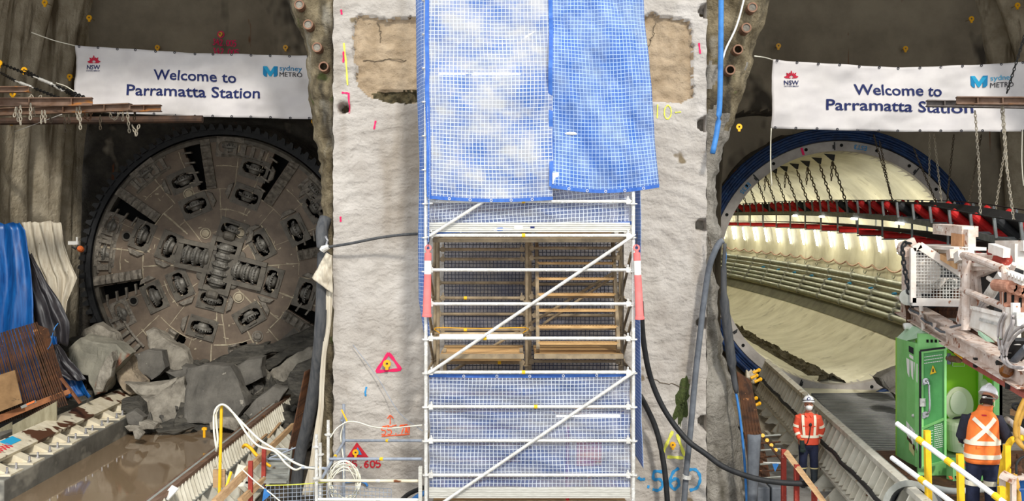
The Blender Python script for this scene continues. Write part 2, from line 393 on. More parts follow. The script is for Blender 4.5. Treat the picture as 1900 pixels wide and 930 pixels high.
for pl in pillar.data.polygons:
    c = pillar.location+pl.center
    if c.y < YW+.5:
        px, py = 950+c.x*F/YW, HY-(c.z-CH)*F/YW; px += 7*fb((c.x*4,0,c.z*4)); py += 7*fb((c.x*4,5,c.z*4))
        if poly_in(px, py, BRK1) or poly_in(px, py, BRK2): pl.material_index = 2 if (168 < py < 190 and px > 690 and px < 780) else 1
def onwall(px, py, d=.012):                    # a point of the pillar face seen at this pixel of the photograph, d in front of it
    p = P(px, py, YW); y = min(wall_y(p.x, p.z), YW+.1); return V((p.x, y-d, p.z))

# sprayed concrete lips of the two portals
LEFT = [(-120,478),(0,522),(50,545),(100,556),(150,567),(190,577),(225,585),(270,592),(298,599),(340,597),(400,603),(440,608),(480,612),(560,610),(650,602),(760,598),(860,592),(1010,588)]
RIGHT = [(-120,1462),(0,1437),(40,1426),(90,1411),(150,1397),(200,1376),(240,1364),(290,1345),(330,1338),(400,1336),(430,1344),(480,1336),(560,1337),(620,1346),(700,1360),(770,1375),(850,1386),(1010,1394)]
def lip(tab, inner, sgn, name):
    YL = 18.35; mb = MB(); nz = 150
    def fn(u, v):
        py = lerp(1010, -120, v); pe = interp(tab, py)
        e = P(pe, py, YL); i = P(inner, py, YL)
        if u <= .72:
            t = u/.72; x = lerp(i.x, e.x, t); y = YL-.10*math.sin(PI*min(1, t*1.15))+.34*max(0, (t-.7)/.3)**2
        else:
            t = (u-.72)/.28; x = e.x-sgn*.25*t; y = YL+.34+t*1.1
        q = V((x, y, e.z)); d = fb(q*1.3)*.13+fb(q*4)*.06+fb(q*10)*.02
        fade = min(1, u*6)
        return V((q.x+sgn*fb((q.z*2.1, 3, 1))*.07*min(1, u*1.6)+sgn*fb((q.z*7, 3, 1))*.035*min(1, u*1.6), q.y-d*fade, q.z))
    mb.grid(fn, 34, nz); return obj(name, mb, shot if sgn < 0 else shotR, kind='structure', smooth=True)
LEFT = [(a, b+3-15*max(0, min(1, (a-110)/80))) for a, b in LEFT]
lip_l = lip(LEFT, 660, -1, 'wall_shotcrete_left'); lip_r = lip(RIGHT, 1270, 1, 'wall_shotcrete_right'); lip_r.data.materials.append(shot)
for pl in lip_r.data.polygons:
    c = lip_r.location+pl.center
    if c.z > 7.35+1.3*fb(c*1.2)+.5*fb(c*4): pl.material_index = 1

# arched caverns behind the portals
def cavern_shell(name, cx, a, b, y0, y1, seed, calm=1):      # calm: the side behind the lip, +1 right, -1 left
    mb = MB(); zc = CH
    def fn(u, v):
        Y = lerp(y0, y1, v); s = u*8
        # floor-to-floor profile: straight walls below the springing line, ellipse above
        if u < .18: x, z, nx, nz_ = -a, lerp(-.2, zc, u/.18), 1, 0
        elif u > .82: x, z, nx, nz_ = a, lerp(zc, -.2, (u-.82)/.18), -1, 0
        else:
            t = PI-(u-.18)/.64*PI; x, z = a*math.cos(t), zc+b*math.sin(t); nx, nz_ = -math.cos(t), -math.sin(t)
        d = .5*NZ.fractal(V((seed, Y*1.25, s*.16)), 1, 2, 3)+.10*NZ.fractal(V((seed+5, Y*3.6, s*.5)), 1, 2, 3)+.02*fb((Y*4, s*4, seed))
        k = max(0, min(1, (x*calm/a-.2)/.4)); d = d*(1-.8*k)-.42*k
        return V((cx+x+nx*(d+.1), Y, z+nz_*(d+.1)))
    mb.grid(fn, 190, 70); return obj(name, mb, cavern, kind='structure', smooth=True)
RC = P(1555, 497, 29); TC = P(412, 495, 29)
cavern_shell('wall_left', -7.8, 4.35, 11, 18.9, 29.9, 1.0)
cavern_shell('wall_right', 8.9, 4.9, 9.5, 18.9, 29.9, 8.0, -1)
def headwall(name, c, r0, cx, a, b, seed):
    mb = MB(); n = 150
    def fn(u, v):
        t = u*2*PI; r = lerp(r0, 9.2, v**1.3); x, z = c.x+r*math.cos(t), c.z+r*math.sin(t)
        x = max(cx-a-.25, min(cx+a+.25, x)); z = max(-.25, z)
        d = .18*fb((x*.5, seed, z*.4))+.05*fb((x*2, seed, z*2)); k = min(1, v*4)
        y = 29.35+.25*(1-k)-d*k-.5*max(0, (r-5.5)/3.7)**2
        ed = 8.35+.25*fb((x*.6, seed, 1)); q = max(0, min(1, (ed-z)/.25)); y += .75*q*min(1, max(0, (r-r0-.12)/.3))+.22*q*fb((x*1.3, seed+3, z*1.3))   # rougher, set back below the smooth crown
        return V((x, y, z))
    mb.grid(fn, n, 60); bmesh.ops.remove_doubles(mb.bm, verts=mb.bm.verts, dist=1e-4)
    o = obj(name, mb, headm, kind='structure', smooth=True); o.data.materials.append(headlow)
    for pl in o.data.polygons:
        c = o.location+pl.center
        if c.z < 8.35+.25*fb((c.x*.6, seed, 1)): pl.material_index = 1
    return o
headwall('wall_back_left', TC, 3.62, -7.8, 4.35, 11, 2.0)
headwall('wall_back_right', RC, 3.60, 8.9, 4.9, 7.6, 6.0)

mb = MB(); mb.box((-1, 19.2, 16.4), (34, 1.0, 6.0)); obj('shade_beam_1', mb, conc, kind='structure')      # unseen beam added over both portals to cast a straight shadow edge
mb = MB(); mb.box((-7.8, 30.6, 8), (10, .4, 17)); obj('wall_rock_left', mb, headm, kind='structure')
mb = MB(); mb.ring((RC.x, 29.75, RC.z), V((0,1,0)), 3.25, 13, .3, 64); obj('wall_rock_right', mb, headm, kind='structure')
# ground
mb = MB(); mb.box((0, 20, -.35), (40, 34, .5)); obj('floor', mb, mud, kind='structure')
mb = MB(); mb.box((7.7, 20.5, .2), (8.8, 17.0, .56)); obj('floor_slab', mb, ftm, kind='structure')
m = bpy.data.materials.new('muddy water'); m.use_nodes = True; nt = m.node_tree; b = nt.nodes['Principled BSDF']
b.inputs['Base Color'].default_value = lin((112,98,80)); b.inputs['Roughness'].default_value = .05; b.inputs['Specular IOR Level'].default_value = .9; b.inputs['IOR'].default_value = 1.5
tx = nt.nodes.new('ShaderNodeTexNoise'); tx.inputs['Scale'].default_value = 1.6; bp = nt.nodes.new('ShaderNodeBump'); bp.inputs['Distance'].default_value = .004
nt.links.new(tx.outputs['Fac'], bp.inputs['Height']); nt.links.new(bp.outputs[0], b.inputs['Normal'])
cr = nt.nodes.new('ShaderNodeMix'); cr.data_type = 'RGBA'; cr.inputs[6].default_value = lin((112,98,80)); cr.inputs[7].default_value = lin((146,120,92)); t2 = nt.nodes.new('ShaderNodeTexNoise'); t2.inputs['Scale'].default_value = .5
nt.links.new(t2.outputs['Fac'], cr.inputs[0]); nt.links.new(cr.outputs[2], b.inputs['Base Color'])
mb = MB(); mb.box((-7.4, 21.2, .24), (3.6, 13.6, .2)); obj('flood_water', mb, m, kind='structure')

mb = MB(); mb.prism([(7.3,28.55,.70),(10.9,28.55,.72),(10.9,29.7,1.06),(7.3,29.7,1.06)], (0,0,-.25)); obj('floor_apron', mb, lining, kind='structure')
# ------------------------------------------------------------------ right hand tunnel (bends away to the left behind the pillar)
RI, RO = 3.14, 3.40
def axis(t): return V((RC.x+.0865*t-t*t/370, 29+t, RC.z)), V((.0865-t/185, 1, 0)).normalized()
def tunp(t, ang, r):                            # point at arc distance t, angle from +right, radius
    c, d = axis(t); s = V((d.y, -d.x, 0)); return c+s*(r*math.cos(ang))+V((0,0,r*math.sin(ang)))
mb = MB(); mb.grid(lambda u, v: tunp(v*44, u*2*PI, RI+(.014 if abs((v*44/1.6) % 1-.5) > .465 else 0)), 96, 220)
bmesh.ops.remove_doubles(mb.bm, verts=mb.bm.verts, dist=1e-4)
obj('wall_tunnel_lining', mb, lining, kind='structure', smooth=True)
mb = MB(); e, d = axis(44); s = V((d.y, -d.x, 0))
mb.loft([[e+d*k+s*(3.5*math.cos(a*PI/16))+V((0,0,3.5*math.sin(a*PI/16))) for a in range(32)] for k in (0, .1)]); obj('wall_tunnel_end', mb, lining, kind='structure')
# ================================================================== THINGS AROUND THE TWO TUNNEL MOUTHS
AX = V((.0865, 1, 0)).normalized()
# segment ring standing proud of the headwall, with its stencilled marks and bolt pockets
sr = thing('segment_ring', (RC.x, 28.8, RC.z-RO), 'pale grey concrete end ring framing the open tunnel mouth', 'tunnel ring')
mb = MB(); mb.ring(RC-AX*.10, AX, RI, RO, .9, 120); obj('ring_segment', mb, ringm, sr, smooth=False)
mb = MB(); mbj = MB(); S = V((AX.y, -AX.x, 0)); FR = RC-AX*.112
def rp(ang, r, out=0): return FR-AX*out+S*(r*math.cos(ang))+V((0,0,r*math.sin(ang)))
for k in range(22):
    a = math.radians(k*360/22+7); mb = MB(); mb.lathe([(.045, 0), (.045, .02)], rp(a, 3.29), AX, 10); obj('bolt_pocket', mb, black, sr)
for k in range(9):
    a = math.radians(k*40+12); mbj = MB(); mbj.beam(rp(a, RI+.02), rp(a, RO-.02), .03, .03, AX)
    mbj.beam(rp(a+.012, RI+.06), rp(a+.012, RI+.16), .03, .03, AX); obj('segment_joint', mbj, rub, sr)
def ringtext(txt, a_deg, size, mat, flip=True):
    t = textmesh(txt, True); mx = max(v.co.x for v in t.bm.verts)
    for v in t.bm.verts:
        x, y = (v.co.x-mx/2)*size, (v.co.y-.35)*size
        a = math.radians(a_deg)
        if flip: a = a+x/3.27; r = 3.27-y             # written upside down: letter tops towards the middle
        else: a = a-x/3.27; r = 3.27+y
        v.co = rp(a, r, .006)
    obj('lettering', t, mat, sr)
ringtext('EST3', 80, .17, bluespray); ringtext('ET3S', 139, .17, bluespray)
mb = MB(); mb.beam(rp(math.radians(107), RI+.03, .004), rp(math.radians(107), RO-.03, .004), .06, .006, AX); obj('paint_mark', mb, pinkpaint, sr)
mb = MB()
for r, y in ((3.47, .0), (3.53, .03), (3.60, .06), (3.67, .03), (3.73, .1)):
    pts = [RC-AX*(.14-y)+S*(r*math.cos(a*2*PI/120))+V((0,0,r*math.sin(a*2*PI/120))) for a in range(121)]
    mb.tube(pts, .055, 8, cap=False, up=AX)
obj('seal_ring', mb, navysteel, label='dark blue layered rubber seal around the open tunnel mouth', cat='seal', smooth=True)

# service pipes along the far wall of the tunnel
pang = [(-13.5, 'topmost grey pipe along the lit tunnel wall', .075), (-17.5, 'slim grey pipe just under the topmost one on the tunnel wall', .05), (-22.0, 'third grey pipe down on the tunnel wall with blue fittings above', .085), (-26.0, 'fourth grey pipe down on the curved tunnel wall', .08), (-29.8, 'fifth grey pipe down on the curved tunnel wall', .08), (-33.8, 'lowest grey service pipe on the curved tunnel wall', .085)]
for i, (a, lb, r) in enumerate(pang):
    g = thing('service_pipe', tunp(0, math.radians(a), 2.95), lb, 'pipe', 'service pipes on the tunnel wall')
    mb = MB(); mb.tube([tunp(t*.6, math.radians(a), RI-.12) for t in range(0, 60)], r, 8, up=V((0,0,1))); obj('pipe_run', mb, pipem, g, smooth=True)
    for k in range(12):
        mb = MB(); t = 1+k*3; p, q = tunp(t, math.radians(a), RI-.12), tunp(t+.12, math.radians(a), RI-.12); mb.tube([p, q], r*1.45, 8); obj('pipe_coupling', mb, greysteel, g)
for k in range(9):
    mb = MB(); t = 2+k*2.6; p = tunp(t, math.radians(-19.6), RI-.16); q = tunp(t+.3, math.radians(-20.2), RI-.16); mb.tube([p, lerp(p, q, .35), lerp(p, q, .6), q], [.035, .05, .03, .045], 8)
    obj('valve_fitting', mb, bluespray, label='small blue valve fitting between the tunnel wall pipes', cat='fitting', group='blue fittings on the tunnel pipes')
mb = MB(); mb.grid(lambda u, v: tunp(v*40, math.radians(lerp(-45, -36, u)), RI-.015), 6, 60); obj('wall_band', mb, M('dark lining band', (112,110,94), (88,86,72), 2, .8), kind='structure')  # darker band along the lining below the service pipes
# wavy cable on hooks
mb = MB(); pts = []
for k in range(0, 330):
    t = k*.1; ph = (t % 1.6)/1.6; sag = .13*(1-(2*ph-1)**2); pts.append(tunp(t, math.radians(-5.0)-sag/3.0, RI-.10))
mb.tube(pts, .03, 6); obj('festoon_cable', mb, cablem, label='pink cable sagging in even loops along the tunnel wall', cat='cable', smooth=True)
for k in range(16):
    mb = MB(); t = .8+k*1.6; b0 = tunp(t, math.radians(-9.5), RI-.03)
    pp = [tunp(t+.16*math.cos(x), math.radians(-9.5)+.03*math.sin(x), RI-.08) for x in [PI+q*PI/7 for q in range(8)]]; mb.tube(pp, .018, 5)
    obj('cable_hook', mb, pipem, label='small curved cable hook below the pink cable', cat='hook', group='cable hooks on the tunnel wall')
# lamps fixed high on the same wall
for k in range(17):
    t = 1.2+k*2.0
    g = thing('tunnel_lamp', tunp(t, math.radians(9), RI-.15), 'bright white batten lamp on the tunnel wall behind the conveyor', 'lamp', 'batten lamps in the tunnel')
    mb = MB(); mb.tube([tunp(t-.05, math.radians(4), RI-.10), tunp(t-.05, math.radians(16), RI-.10)], .03, 6); obj('tube', mb, lampw, g)
    mb = MB(); mb.beam(tunp(t-.05, math.radians(3), RI-.05), tunp(t-.05, math.radians(17), RI-.05), .06, .03, AX); obj('lamp_housing', mb, whitepl, g)
    if k % 2 == 0:
        ld = bpy.data.lights.new('lamp_light', 'POINT'); ld.energy = 75; ld.color = (1, .95, .72); ld.shadow_soft_size = .3
        lo = bpy.data.objects.new('lamp_light', ld); C.objects.link(lo); lo.parent = g; lo.location = tunp(t, math.radians(20), RI-1.0)-wpos(g)
# muck along the invert
mb = MB()
def inv(u, v):
    t = v*16+.2; a0 = -92-13*math.sin(v*2.2)+v*4; a = math.radians(lerp(a0-6.5, a0+6.5, u)+2*fb((v*9, u*3, 1)))
    return tunp(t, a, RI-.0-.16*math.sin(PI*u)*(1+.8*fb((u*6, v*26, 2))))
mb.grid(inv, 26, 130); obj('muck_trail', mb, dirt, label='trail of crumbled muck along the tunnel invert', cat='muck', kind='stuff')
# ribbed ramp plate between ring and cradle
rp_ = thing('ramp_plate', (8.9, 26, .5), 'large wet grooved steel ramp plate in front of the open tunnel', 'ramp')
mb = MB(); a, b_, c_, d_ = P(1512,728,28.6), P(1700,724,28.8), P(1700,905,20.6), P(1668,905,19.6)
qd = [V((7.9,28.7,.72)), V((10.9,28.7,.75)), V((9.9,18.6,.55)), V((6.95,18.6,.55))]
mb.prism(qd, (0,0,-.08)); obj('plate', mb, M('wet ramp steel', (118,118,118), (74,76,78), .9, .4, .1, streak=[((46,48,50), .6, .6, .58, .08)]), rp_)
mb = MB()
for k in range(64):
    t = (k+.5)/64; p, q = lerp(qd[0], qd[3], t), lerp(qd[1], qd[2], t); mb.beam(lerp(p, q, .02)+V((0,0,.01)), lerp(p, q, .96)+V((0,0,.01)), .05, .03)
obj('tread_rib', mb, M('ramp rib', (128,128,126), (92,92,92), 1, .5), rp_)

# ------------------------------------------------------------------ cutterhead in the left tunnel
cx, cz = TC.x, TC.z; CY = 29.0; R0 = 3.5
ch = thing('cutterhead', (cx, CY, cz-R0), 'huge round brown tunnel boring cutterhead filling the left tunnel mouth', 'cutterhead')
def dome(r): return CY-.18+.20*(r/R0)**2
def cp(dx, dz, out=0): return V((cx+dx, dome(math.hypot(dx, dz))-out, cz+dz))
def pxo(px, py): return ((px-412)/69.0, (495-py)/69.0)
OPEN = [12, 57, 100, 146, 189, 238, 283, 327]
CUT = [(473,314),(460,365),(342,335),(365,382),(267,437),(317,457),(435,428),(487,455),(550,427),(505,522),(568,545),(465,587),(378,608),(397,555),(338,527),(290,550),(585,385),(540,640),(330,690),(455,660)]
GAUGE = [(208,420),(228,582),(268,317),(428,262),(592,345),(196,470)]
cuts = []
for c in CUT: x, z = pxo(*c); cuts.append((x, z, math.atan2(z, x)))
q0 = math.radians(80-5)
center = [(pxo(414,492), math.radians(74), .30, .62), (pxo(368,475), math.radians(168), .27, .40), (pxo(459,505), math.radians(-14), .27, .40)]
def isopen(x, z):
    r = math.hypot(x, z); 
    for a in OPEN:
        t = math.radians(a); l = x*math.cos(t)+z*math.sin(t); w_ = -x*math.sin(t)+z*math.cos(t)
        if 2.12 < l < 3.42 and 0.0 < w_ < (.22+.26*(l-2.12)/1.3): return True
    for (X_, Z_, t) in cuts:
        dx, dz = x-X_, z-Z_; l = dx*math.cos(t)+dz*math.sin(t); w_ = -dx*math.sin(t)+dz*math.cos(t)
        if (l/.15)**2+(w_/.33)**4 < 1: return True
    for (c, t, hw, hl) in center:
        dx, dz = x-c[0], z-c[1]; l = dx*math.cos(t)+dz*math.sin(t); w_ = -dx*math.sin(t)+dz*math.cos(t)
        if abs(l) < hl-.02 and abs(w_) < hw-.02: return True
    return False
mb = MB(); NT, NR = 420, 92; G = {}
for j in range(NR+1):
    r = .02+R0*.965*j/NR
    for i in range(NT):
        t = 2*PI*i/NT; G[i, j] = None
def gv(i, j):
    i %= NT
    if G[i, j] is None:
        r = .02+R0*.965*j/NR; t = 2*PI*i/NT; G[i, j] = mb.v(cp(r*math.cos(t), r*math.sin(t)))
    return G[i, j]
for j in range(NR):
    r = .02+R0*.965*(j+.5)/NR
    for i in range(NT):
        t = 2*PI*(i+.5)/NT
        if not isopen(r*math.cos(t), r*math.sin(t)): mb.f((gv(i,j), gv(i+1,j), gv(i+1,j+1), gv(i,j+1)))
fp = obj('face_plate', mb, steelhead, ch); md = fp.modifiers.new('t', 'SOLIDIFY'); md.thickness = .16; md.offset = 1
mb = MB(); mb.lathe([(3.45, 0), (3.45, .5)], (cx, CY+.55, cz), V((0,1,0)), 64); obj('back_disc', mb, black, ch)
mb = MB(); mb.lathe([(3.36,-.03),(3.46,-.02),(3.52,.05),(3.52,1.1),(3.44,1.1),(3.44,.1),(3.36,.1),(3.36,-.03)], (cx, CY, cz), V((0,1,0)), 96, cap=False); obj('rim', mb, housm, ch, smooth=False)
# single disc cutters: housing frame with an oblong hole, hub and ribbed disc
def oblong(t): a = .315; b = .165; n = 3.2; c, s = math.cos(t), math.sin(t); return (a*math.copysign(abs(c)**(2/n), c), b*math.copysign(abs(s)**(2/n), s))
def rect(t, a, b): c, s = math.cos(t), math.sin(t); k = 1/max(abs(c)/a, abs(s)/b); return (c*k, s*k)
def cutter(x, z, ang, gauge=False, sc=1.0):
    T = V((-math.sin(ang), 0, math.cos(ang))); Rr = V((math.cos(ang), 0, math.sin(ang))); O = cp(x, z)
    L = lambda a, b, o: O+T*a*sc+Rr*b*sc+V((0,-o,0))
    n = 40; mb = MB()
    ri = [oblong(2*PI*k/n) for k in range(n)]; ro = [rect(2*PI*k/n, .39, .285) for k in range(n)]
    mb.loft([[L(a,b,-.25) for a, b in ri], [L(a,b,.03) for a, b in ri], [L(a,b,.03) for a, b in ro], [L(a,b,-.02) for a, b in ro]], cap=False)
    h_mb = mb
    for s in (-1, 1): h_mb.beam(L(-.12, s*.2, .05), L(.12, s*.2, .05), .05, .05, V((0,1,0)))
    for s in (-1, 1):
        for q in (-1, 1): h_mb.lathe([(.02,0),(.02,.02)], L(s*.34, q*.24, .05), V((0,1,0)), 6)
    h = obj('cutter_housing', h_mb, scrap if gauge else housm, ch)
    mb = MB(); prof = [(.08,-.14),(.13,-.12),(.16,-.05),(.235,-.022),(.24,.022),(.16,.05),(.13,.12),(.08,.14)]
    mb.lathe([(r*sc, k*sc) for r, k in prof], L(0,0,-.06), Rr, 20)
    for k in range(20):
        t = 2*PI*k/20; mb.box(L(0,0,-.06)+(T*math.cos(t)+V((0,-1,0))*math.sin(t))*.235*sc+Rr*.04, (.03,.03,.03))
    obj('cutter_disc', mb, steeldark, h, smooth=False)
for (x, z, a) in cuts: cutter(x, z, a)
for g_ in GAUGE:
    x, z = pxo(*g_); a = math.atan2(z, x); r = math.hypot(x, z); k = min(r, 3.22)/r; cutter(x*k, z*k, a, True, .95)
# centre cutters
for ci, (c, t, hw, hl) in enumerate(center):
    U = V((math.cos(t), 0, math.sin(t))); W = V((-math.sin(t), 0, math.cos(t))); O = cp(c[0], c[1])
    mb = MB(); n = 5 if ci == 0 else 3
    for s in (-1, 1): mb.beam(O+W*s*(hw+.06)-U*(hl+.12)+V((0,-.02,0)), O+W*s*(hw+.06)+U*(hl+.12)+V((0,-.02,0)), .12, .16, V((0,1,0))); mb.beam(O+U*s*(hl+.05)-W*hw+V((0,-.0,0)), O+U*s*(hl+.05)+W*hw+V((0,-.0,0)), .14, .14, V((0,1,0)))
    if ci == 0:
        for s in (-1, 1):
            for k in (-1, 1): mb.lathe([(.13,-.05),(.13,.05)], O+W*s*(hw+.14)+U*k*hl*.62, V((0,-1,0)), 14)
        for k in (-1, 1): mb.lathe([(.09,-.16),(.13,-.1),(.13,.1),(.09,.16)], O+U*k*(hl+.2)+V((0,-.04,0)), W, 14)
    bl = obj('centre_cutter_block', mb, housm, ch)
    for k in range(n):
        mb = MB(); o = O+U*lerp(-hl+.16, hl-.16, k/(n-1) if n > 1 else 0)+V((0,.0,0))
        mb.lathe([(.14,-.13),(.19,-.10),(.205,-.05),(.255,-.02),(.255,.02),(.205,.05),(.19,.10),(.14,.13)], o, U, 20)
        for q in range(20):
            tt = 2*PI*q/20; mb.box(o+(W*math.cos(tt)+V((0,-1,0))*math.sin(tt))*.245+U*.03, (.03,.03,.03))
        obj('cutter_disc', mb, steeldark, bl)
# bucket openings: scraper bar on one side, fingers on the other
for k, a in enumerate(OPEN):
    t = math.radians(a); U = V((math.cos(t), 0, math.sin(t))); W = V((-math.sin(t), 0, math.cos(t)))
    def L(l, w_, o): x = l*math.cos(t)-w_*math.sin(t); z = l*math.sin(t)+w_*math.cos(t); return cp(x, z, o)
    random.seed(k); mb = MB(); rings = []
    for q in range(30):
        l = lerp(2.1, 3.44, q/29); h = .13+.035*math.sin(q*1.6)+random.uniform(-.015, .015); ww = .27
        rings.append([L(l, .0, -.06), L(l, -ww, -.03), L(l, -ww, h*.55), L(l, -ww*.5, h), L(l, -.03, h), L(l, .0, .02)])
    mb.loft(rings); obj('scraper_bar', mb, scrap, ch)
    for l in (2.35, 2.62, 2.9, 3.18):
        mb = MB(); w0 = .22+.26*(l-2.12)/1.3; mb.beam(L(l, w0+.10, .0), L(l-.02, w0-.17, .02), .045, .10, V((0,1,0))); obj('bucket_finger', mb, scrap, ch)
# rim wear blocks, plugs and ground paste in the plate seams
for a in (79, 128, 35, 172, 215, 258, -8, 300):
    mb = MB(); t0 = math.radians(a)
    for q in range(5):
        t = t0+(q-2)*.075; mb.beam(cp(3.02*math.cos(t), 3.02*math.sin(t), .02), cp(3.34*math.cos(t), 3.34*math.sin(t), .04), .10, .09, V((0,1,0)))
    t1, t2 = t0-.19, t0+.19
    for rr in (3.0, 3.34): mb.tube([cp(rr*math.cos(lerp(t1,t2,s/6)), rr*math.sin(lerp(t1,t2,s/6)), .03) for s in range(7)], .04, 4)
    obj('wear_block', mb, scrap, ch)
for p in ((385,433),(353,360),(446,551),(480,623),(450,432)):
    x, z = pxo(*p); mb = MB(); o = cp(x, z); mb.lathe([(.10,.0),(.10,.035),(.06,.05)], o, V((0,-1,0)), 18)
    mb.ring(o+V((0,-.0,0)), V((0,-1,0)), .12, .15, .02, 20); obj('cap_plug', mb, seamm if p[0] < 460 else scrap, ch)
for p in ((237,438),(250,558)):
    x, z = pxo(*p); mb = MB(); o = cp(x, z); mb.ring(o, V((0,-1,0)), .09, .13, .03, 20); pl = obj('port_rim', mb, housm, ch)
    mb = MB(); mb.lathe([(.09,.0),(.09,.012)], o, V((0,-1,0)), 16); obj('port_hole', mb, black, pl)
mb = MB(); random.seed(5)
def seam(x0, z0, x1, z1, w_=.022):
    n = max(2, int(math.hypot(x1-x0, z1-z0)/.15)); pr = None
    for k in range(n+1):
        t = k/n; p = (lerp(x0,x1,t)+random.uniform(-.008,.008), lerp(z0,z1,t)+random.uniform(-.008,.008))
        if pr and not isopen((p[0]+pr[0])/2, (p[1]+pr[1])/2): mb.beam(cp(*pr, .001), cp(*p, .001), w_*random.uniform(.6, 1.7), .02, V((0,1,0)))
        pr = p
for k, a in enumerate(OPEN):
    for da, r0, r1 in ((-11, 1.25, 2.1), (9, 1.5, 3.3), (26, .75, 1.6), (-20, 2.1, 3.3)):
        t = math.radians(a+da); seam(r0*math.cos(t), r0*math.sin(t), r1*math.cos(t+.03), r1*math.sin(t+.03), random.uniform(.012,.03))
    for r, s0, s1 in ((2.1, -18, 12), (1.55, 5, 34), (2.72, -20, -7), (.95, -5, 28)):
        for q in range(3):
            t0, t1 = math.radians(lerp(a+s0, a+s1, q/3)), math.radians(lerp(a+s0, a+s1, (q+1)/3)); seam(r*math.cos(t0), r*math.sin(t0), r*math.cos(t1), r*math.sin(t1), random.uniform(.010,.028))
for k in range(150):                             # chips and smears of paste
    r = 3.2*random.random()**.5; t = random.uniform(0, 2*PI); x, z = r*math.cos(t), r*math.sin(t); L_ = random.uniform(.03,.14); aa = random.gauss(.6, .5)
    seam(x, z, x+L_*math.cos(aa), z+L_*math.sin(aa), random.uniform(.008,.03))
obj('ground_paste', mb, seamm, ch, kind='stuff')
for k, (x, z, aa) in enumerate(cuts):            # grill bars protecting each housing corner
    mb = MB(); T = V((-math.sin(aa),0,math.cos(aa))); Rr = V((math.cos(aa),0,math.sin(aa))); s = 1 if k % 3 else -1
    o = cp(x, z)+T*s*.44; pl = [o-Rr*.24, o+Rr*.24, o+Rr*.14+T*s*.12, o-Rr*.1+T*s*.14]; mb.prism([p+V((0,.02,0)) for p in pl], (0,-.09,0)); obj('wedge_guard', mb, scrap, ch, bevel=.02)
# toothed brush seal
mb = MB(); random.seed(3)
mb.ring((cx, 29.02, cz), V((0,1,0)), 3.56, 3.74, .35, 120)
for k in range(96):
    t = 2*PI*k/96; U = V((math.cos(t),0,math.sin(t))); W = V((-math.sin(t),0,math.cos(t))); o = V((cx, 29.0, cz))+U*random.uniform(3.70,3.75)
    mb.prism([o-W*.09-U*.05, o+W*.09-U*.05, o+W*.05+U*.12, o-W*.03+U*.1], (0, -.06-.04*random.random(), 0))
obj('seal_ring', mb, rub, label='black toothed rubber seal around the big cutterhead', cat='seal')
# ================================================================== THE SCAFFOLD TOWER AND WHAT HANGS ON IT
YF, YR = 15.9, 17.45
sct = thing('scaffold_tower', (.26, 16.7, 0), 'tall galvanised stair scaffold tower in front of the concrete pillar', 'scaffold')
ZF = lambda y: CH+(HY-y)*YF/F
def standard(x, y, z1, mat):
    mb = MB(); mb.tube([(x,y,.02),(x,y,z1)], .027, 10)
    for k in range(int(z1/.5)+1):
        z = ZF(881)%.5+k*.5
        if z < z1: mb.lathe([(.03,-.012),(.062,-.012),(.062,.006),(.03,.006)], (x,y,z), n=8)
    s = obj('standard', mb, mat, sct, smooth=False)
    mb = MB(); mb.box((x,y,.012), (.16,.16,.016)); mb.lathe([(.05,0),(.05,.03)], (x,y,.0)); obj('base_plate', mb, mat, s)
XL, XM, XR = -1.27, .29, 1.79
for x, y, mt in ((XL,YF,galv),(XR,YF,galv),(XL+.02,YR,galvold),(XR-.04,YR,galvold),(XM,YR,galvold),(XM-.06,16.75,galvold),(XL+.12,16.75,galvold),(XR-.08,16.75,galvold)): standard(x, y, 10.6, mt)
def bar(p, q, r, mt, nm='ledger', band=None):
    mb = MB(); mb.tube([p, q], r, 10); o = obj(nm, mb, mt, sct)
    p, q = V(p), V(q); d = (q-p).normalized()
    for e, s in ((p,1),(q,-1)): mb = MB(); mb.beam(e+d*s*.015, e+d*s*.075, .05, .075); mb.box(e+d*s*.05+V((0,0,.02)), (.02,.02,.12)); obj('wedge_clamp', mb, mt, o)
    if band is not None:
        mb = MB(); c = lerp(p, q, band); mb.tube([c-d*.025, c+d*.025], r+.003, 10); obj('marker_band', mb, yellow, o)
for y, b in ((374,.47),(437,.47),(501,None),(564,None),(628,.28),(691,.47),(755,.53),(818,None),(882,None),(311,None),(248,None),(185,None),(122,None),(59,None)):
    z = ZF(y); bar((XL+.03,YF,z),(XR-.03,YF,z), .026, galv, band=b)
for y, b in ((463,None),(481,None),(553,.3),(612,.3),(673,.7),(820,None),(250,None),(120,None)):
    z = CH+(HY-y)*16.75/F; bar((XL+.15,16.75,z),(XM-.09,16.75,z), .024, galvold, band=b); bar((XM-.03,16.75,z+.02),(XR-.1,16.75,z+.02), .024, galvold)
for y in (525,583,700,760):
    z = CH+(HY-y)*YR/F; bar((XL+.05,YR,z),(XM-.03,YR,z), .024, galvold); bar((XM+.03,YR,z-.02),(XR-.07,YR,z-.02), .024, galvold)
for x in (XL, XR):
    for y in (437, 501, 564, 628, 691, 818): z = ZF(y)-.03; bar((x,YF+.03,z),(x,YR-.03,z), .022, galvold, 'transom')
def diag(a, b, Y, r, mt):
    p, q = P(*a, Y), P(*b, Y); mb = MB(); mb.tube([p, q], r, 10); d = (q-p).normalized()
    for e, s in ((p,1),(q,-1)): mb.beam(e-d*s*.03, e+d*s*.16, .05, .02)
    obj('diagonal_brace', mb, mt, sct)
diag((797,438),(905,369), YF-.05, .025, galv); diag((798,691),(1176,437), YF-.05, .025, galv); diag((1176,691),(806,944), YF-.05, .025, galv); diag((797,185),(1176,-60), YF-.05, .025, galv)
diag((838,690),(1140,505), 17.2, .024, galvold); diag((1010,600),(1140,512), 17.0, .022, galvold)
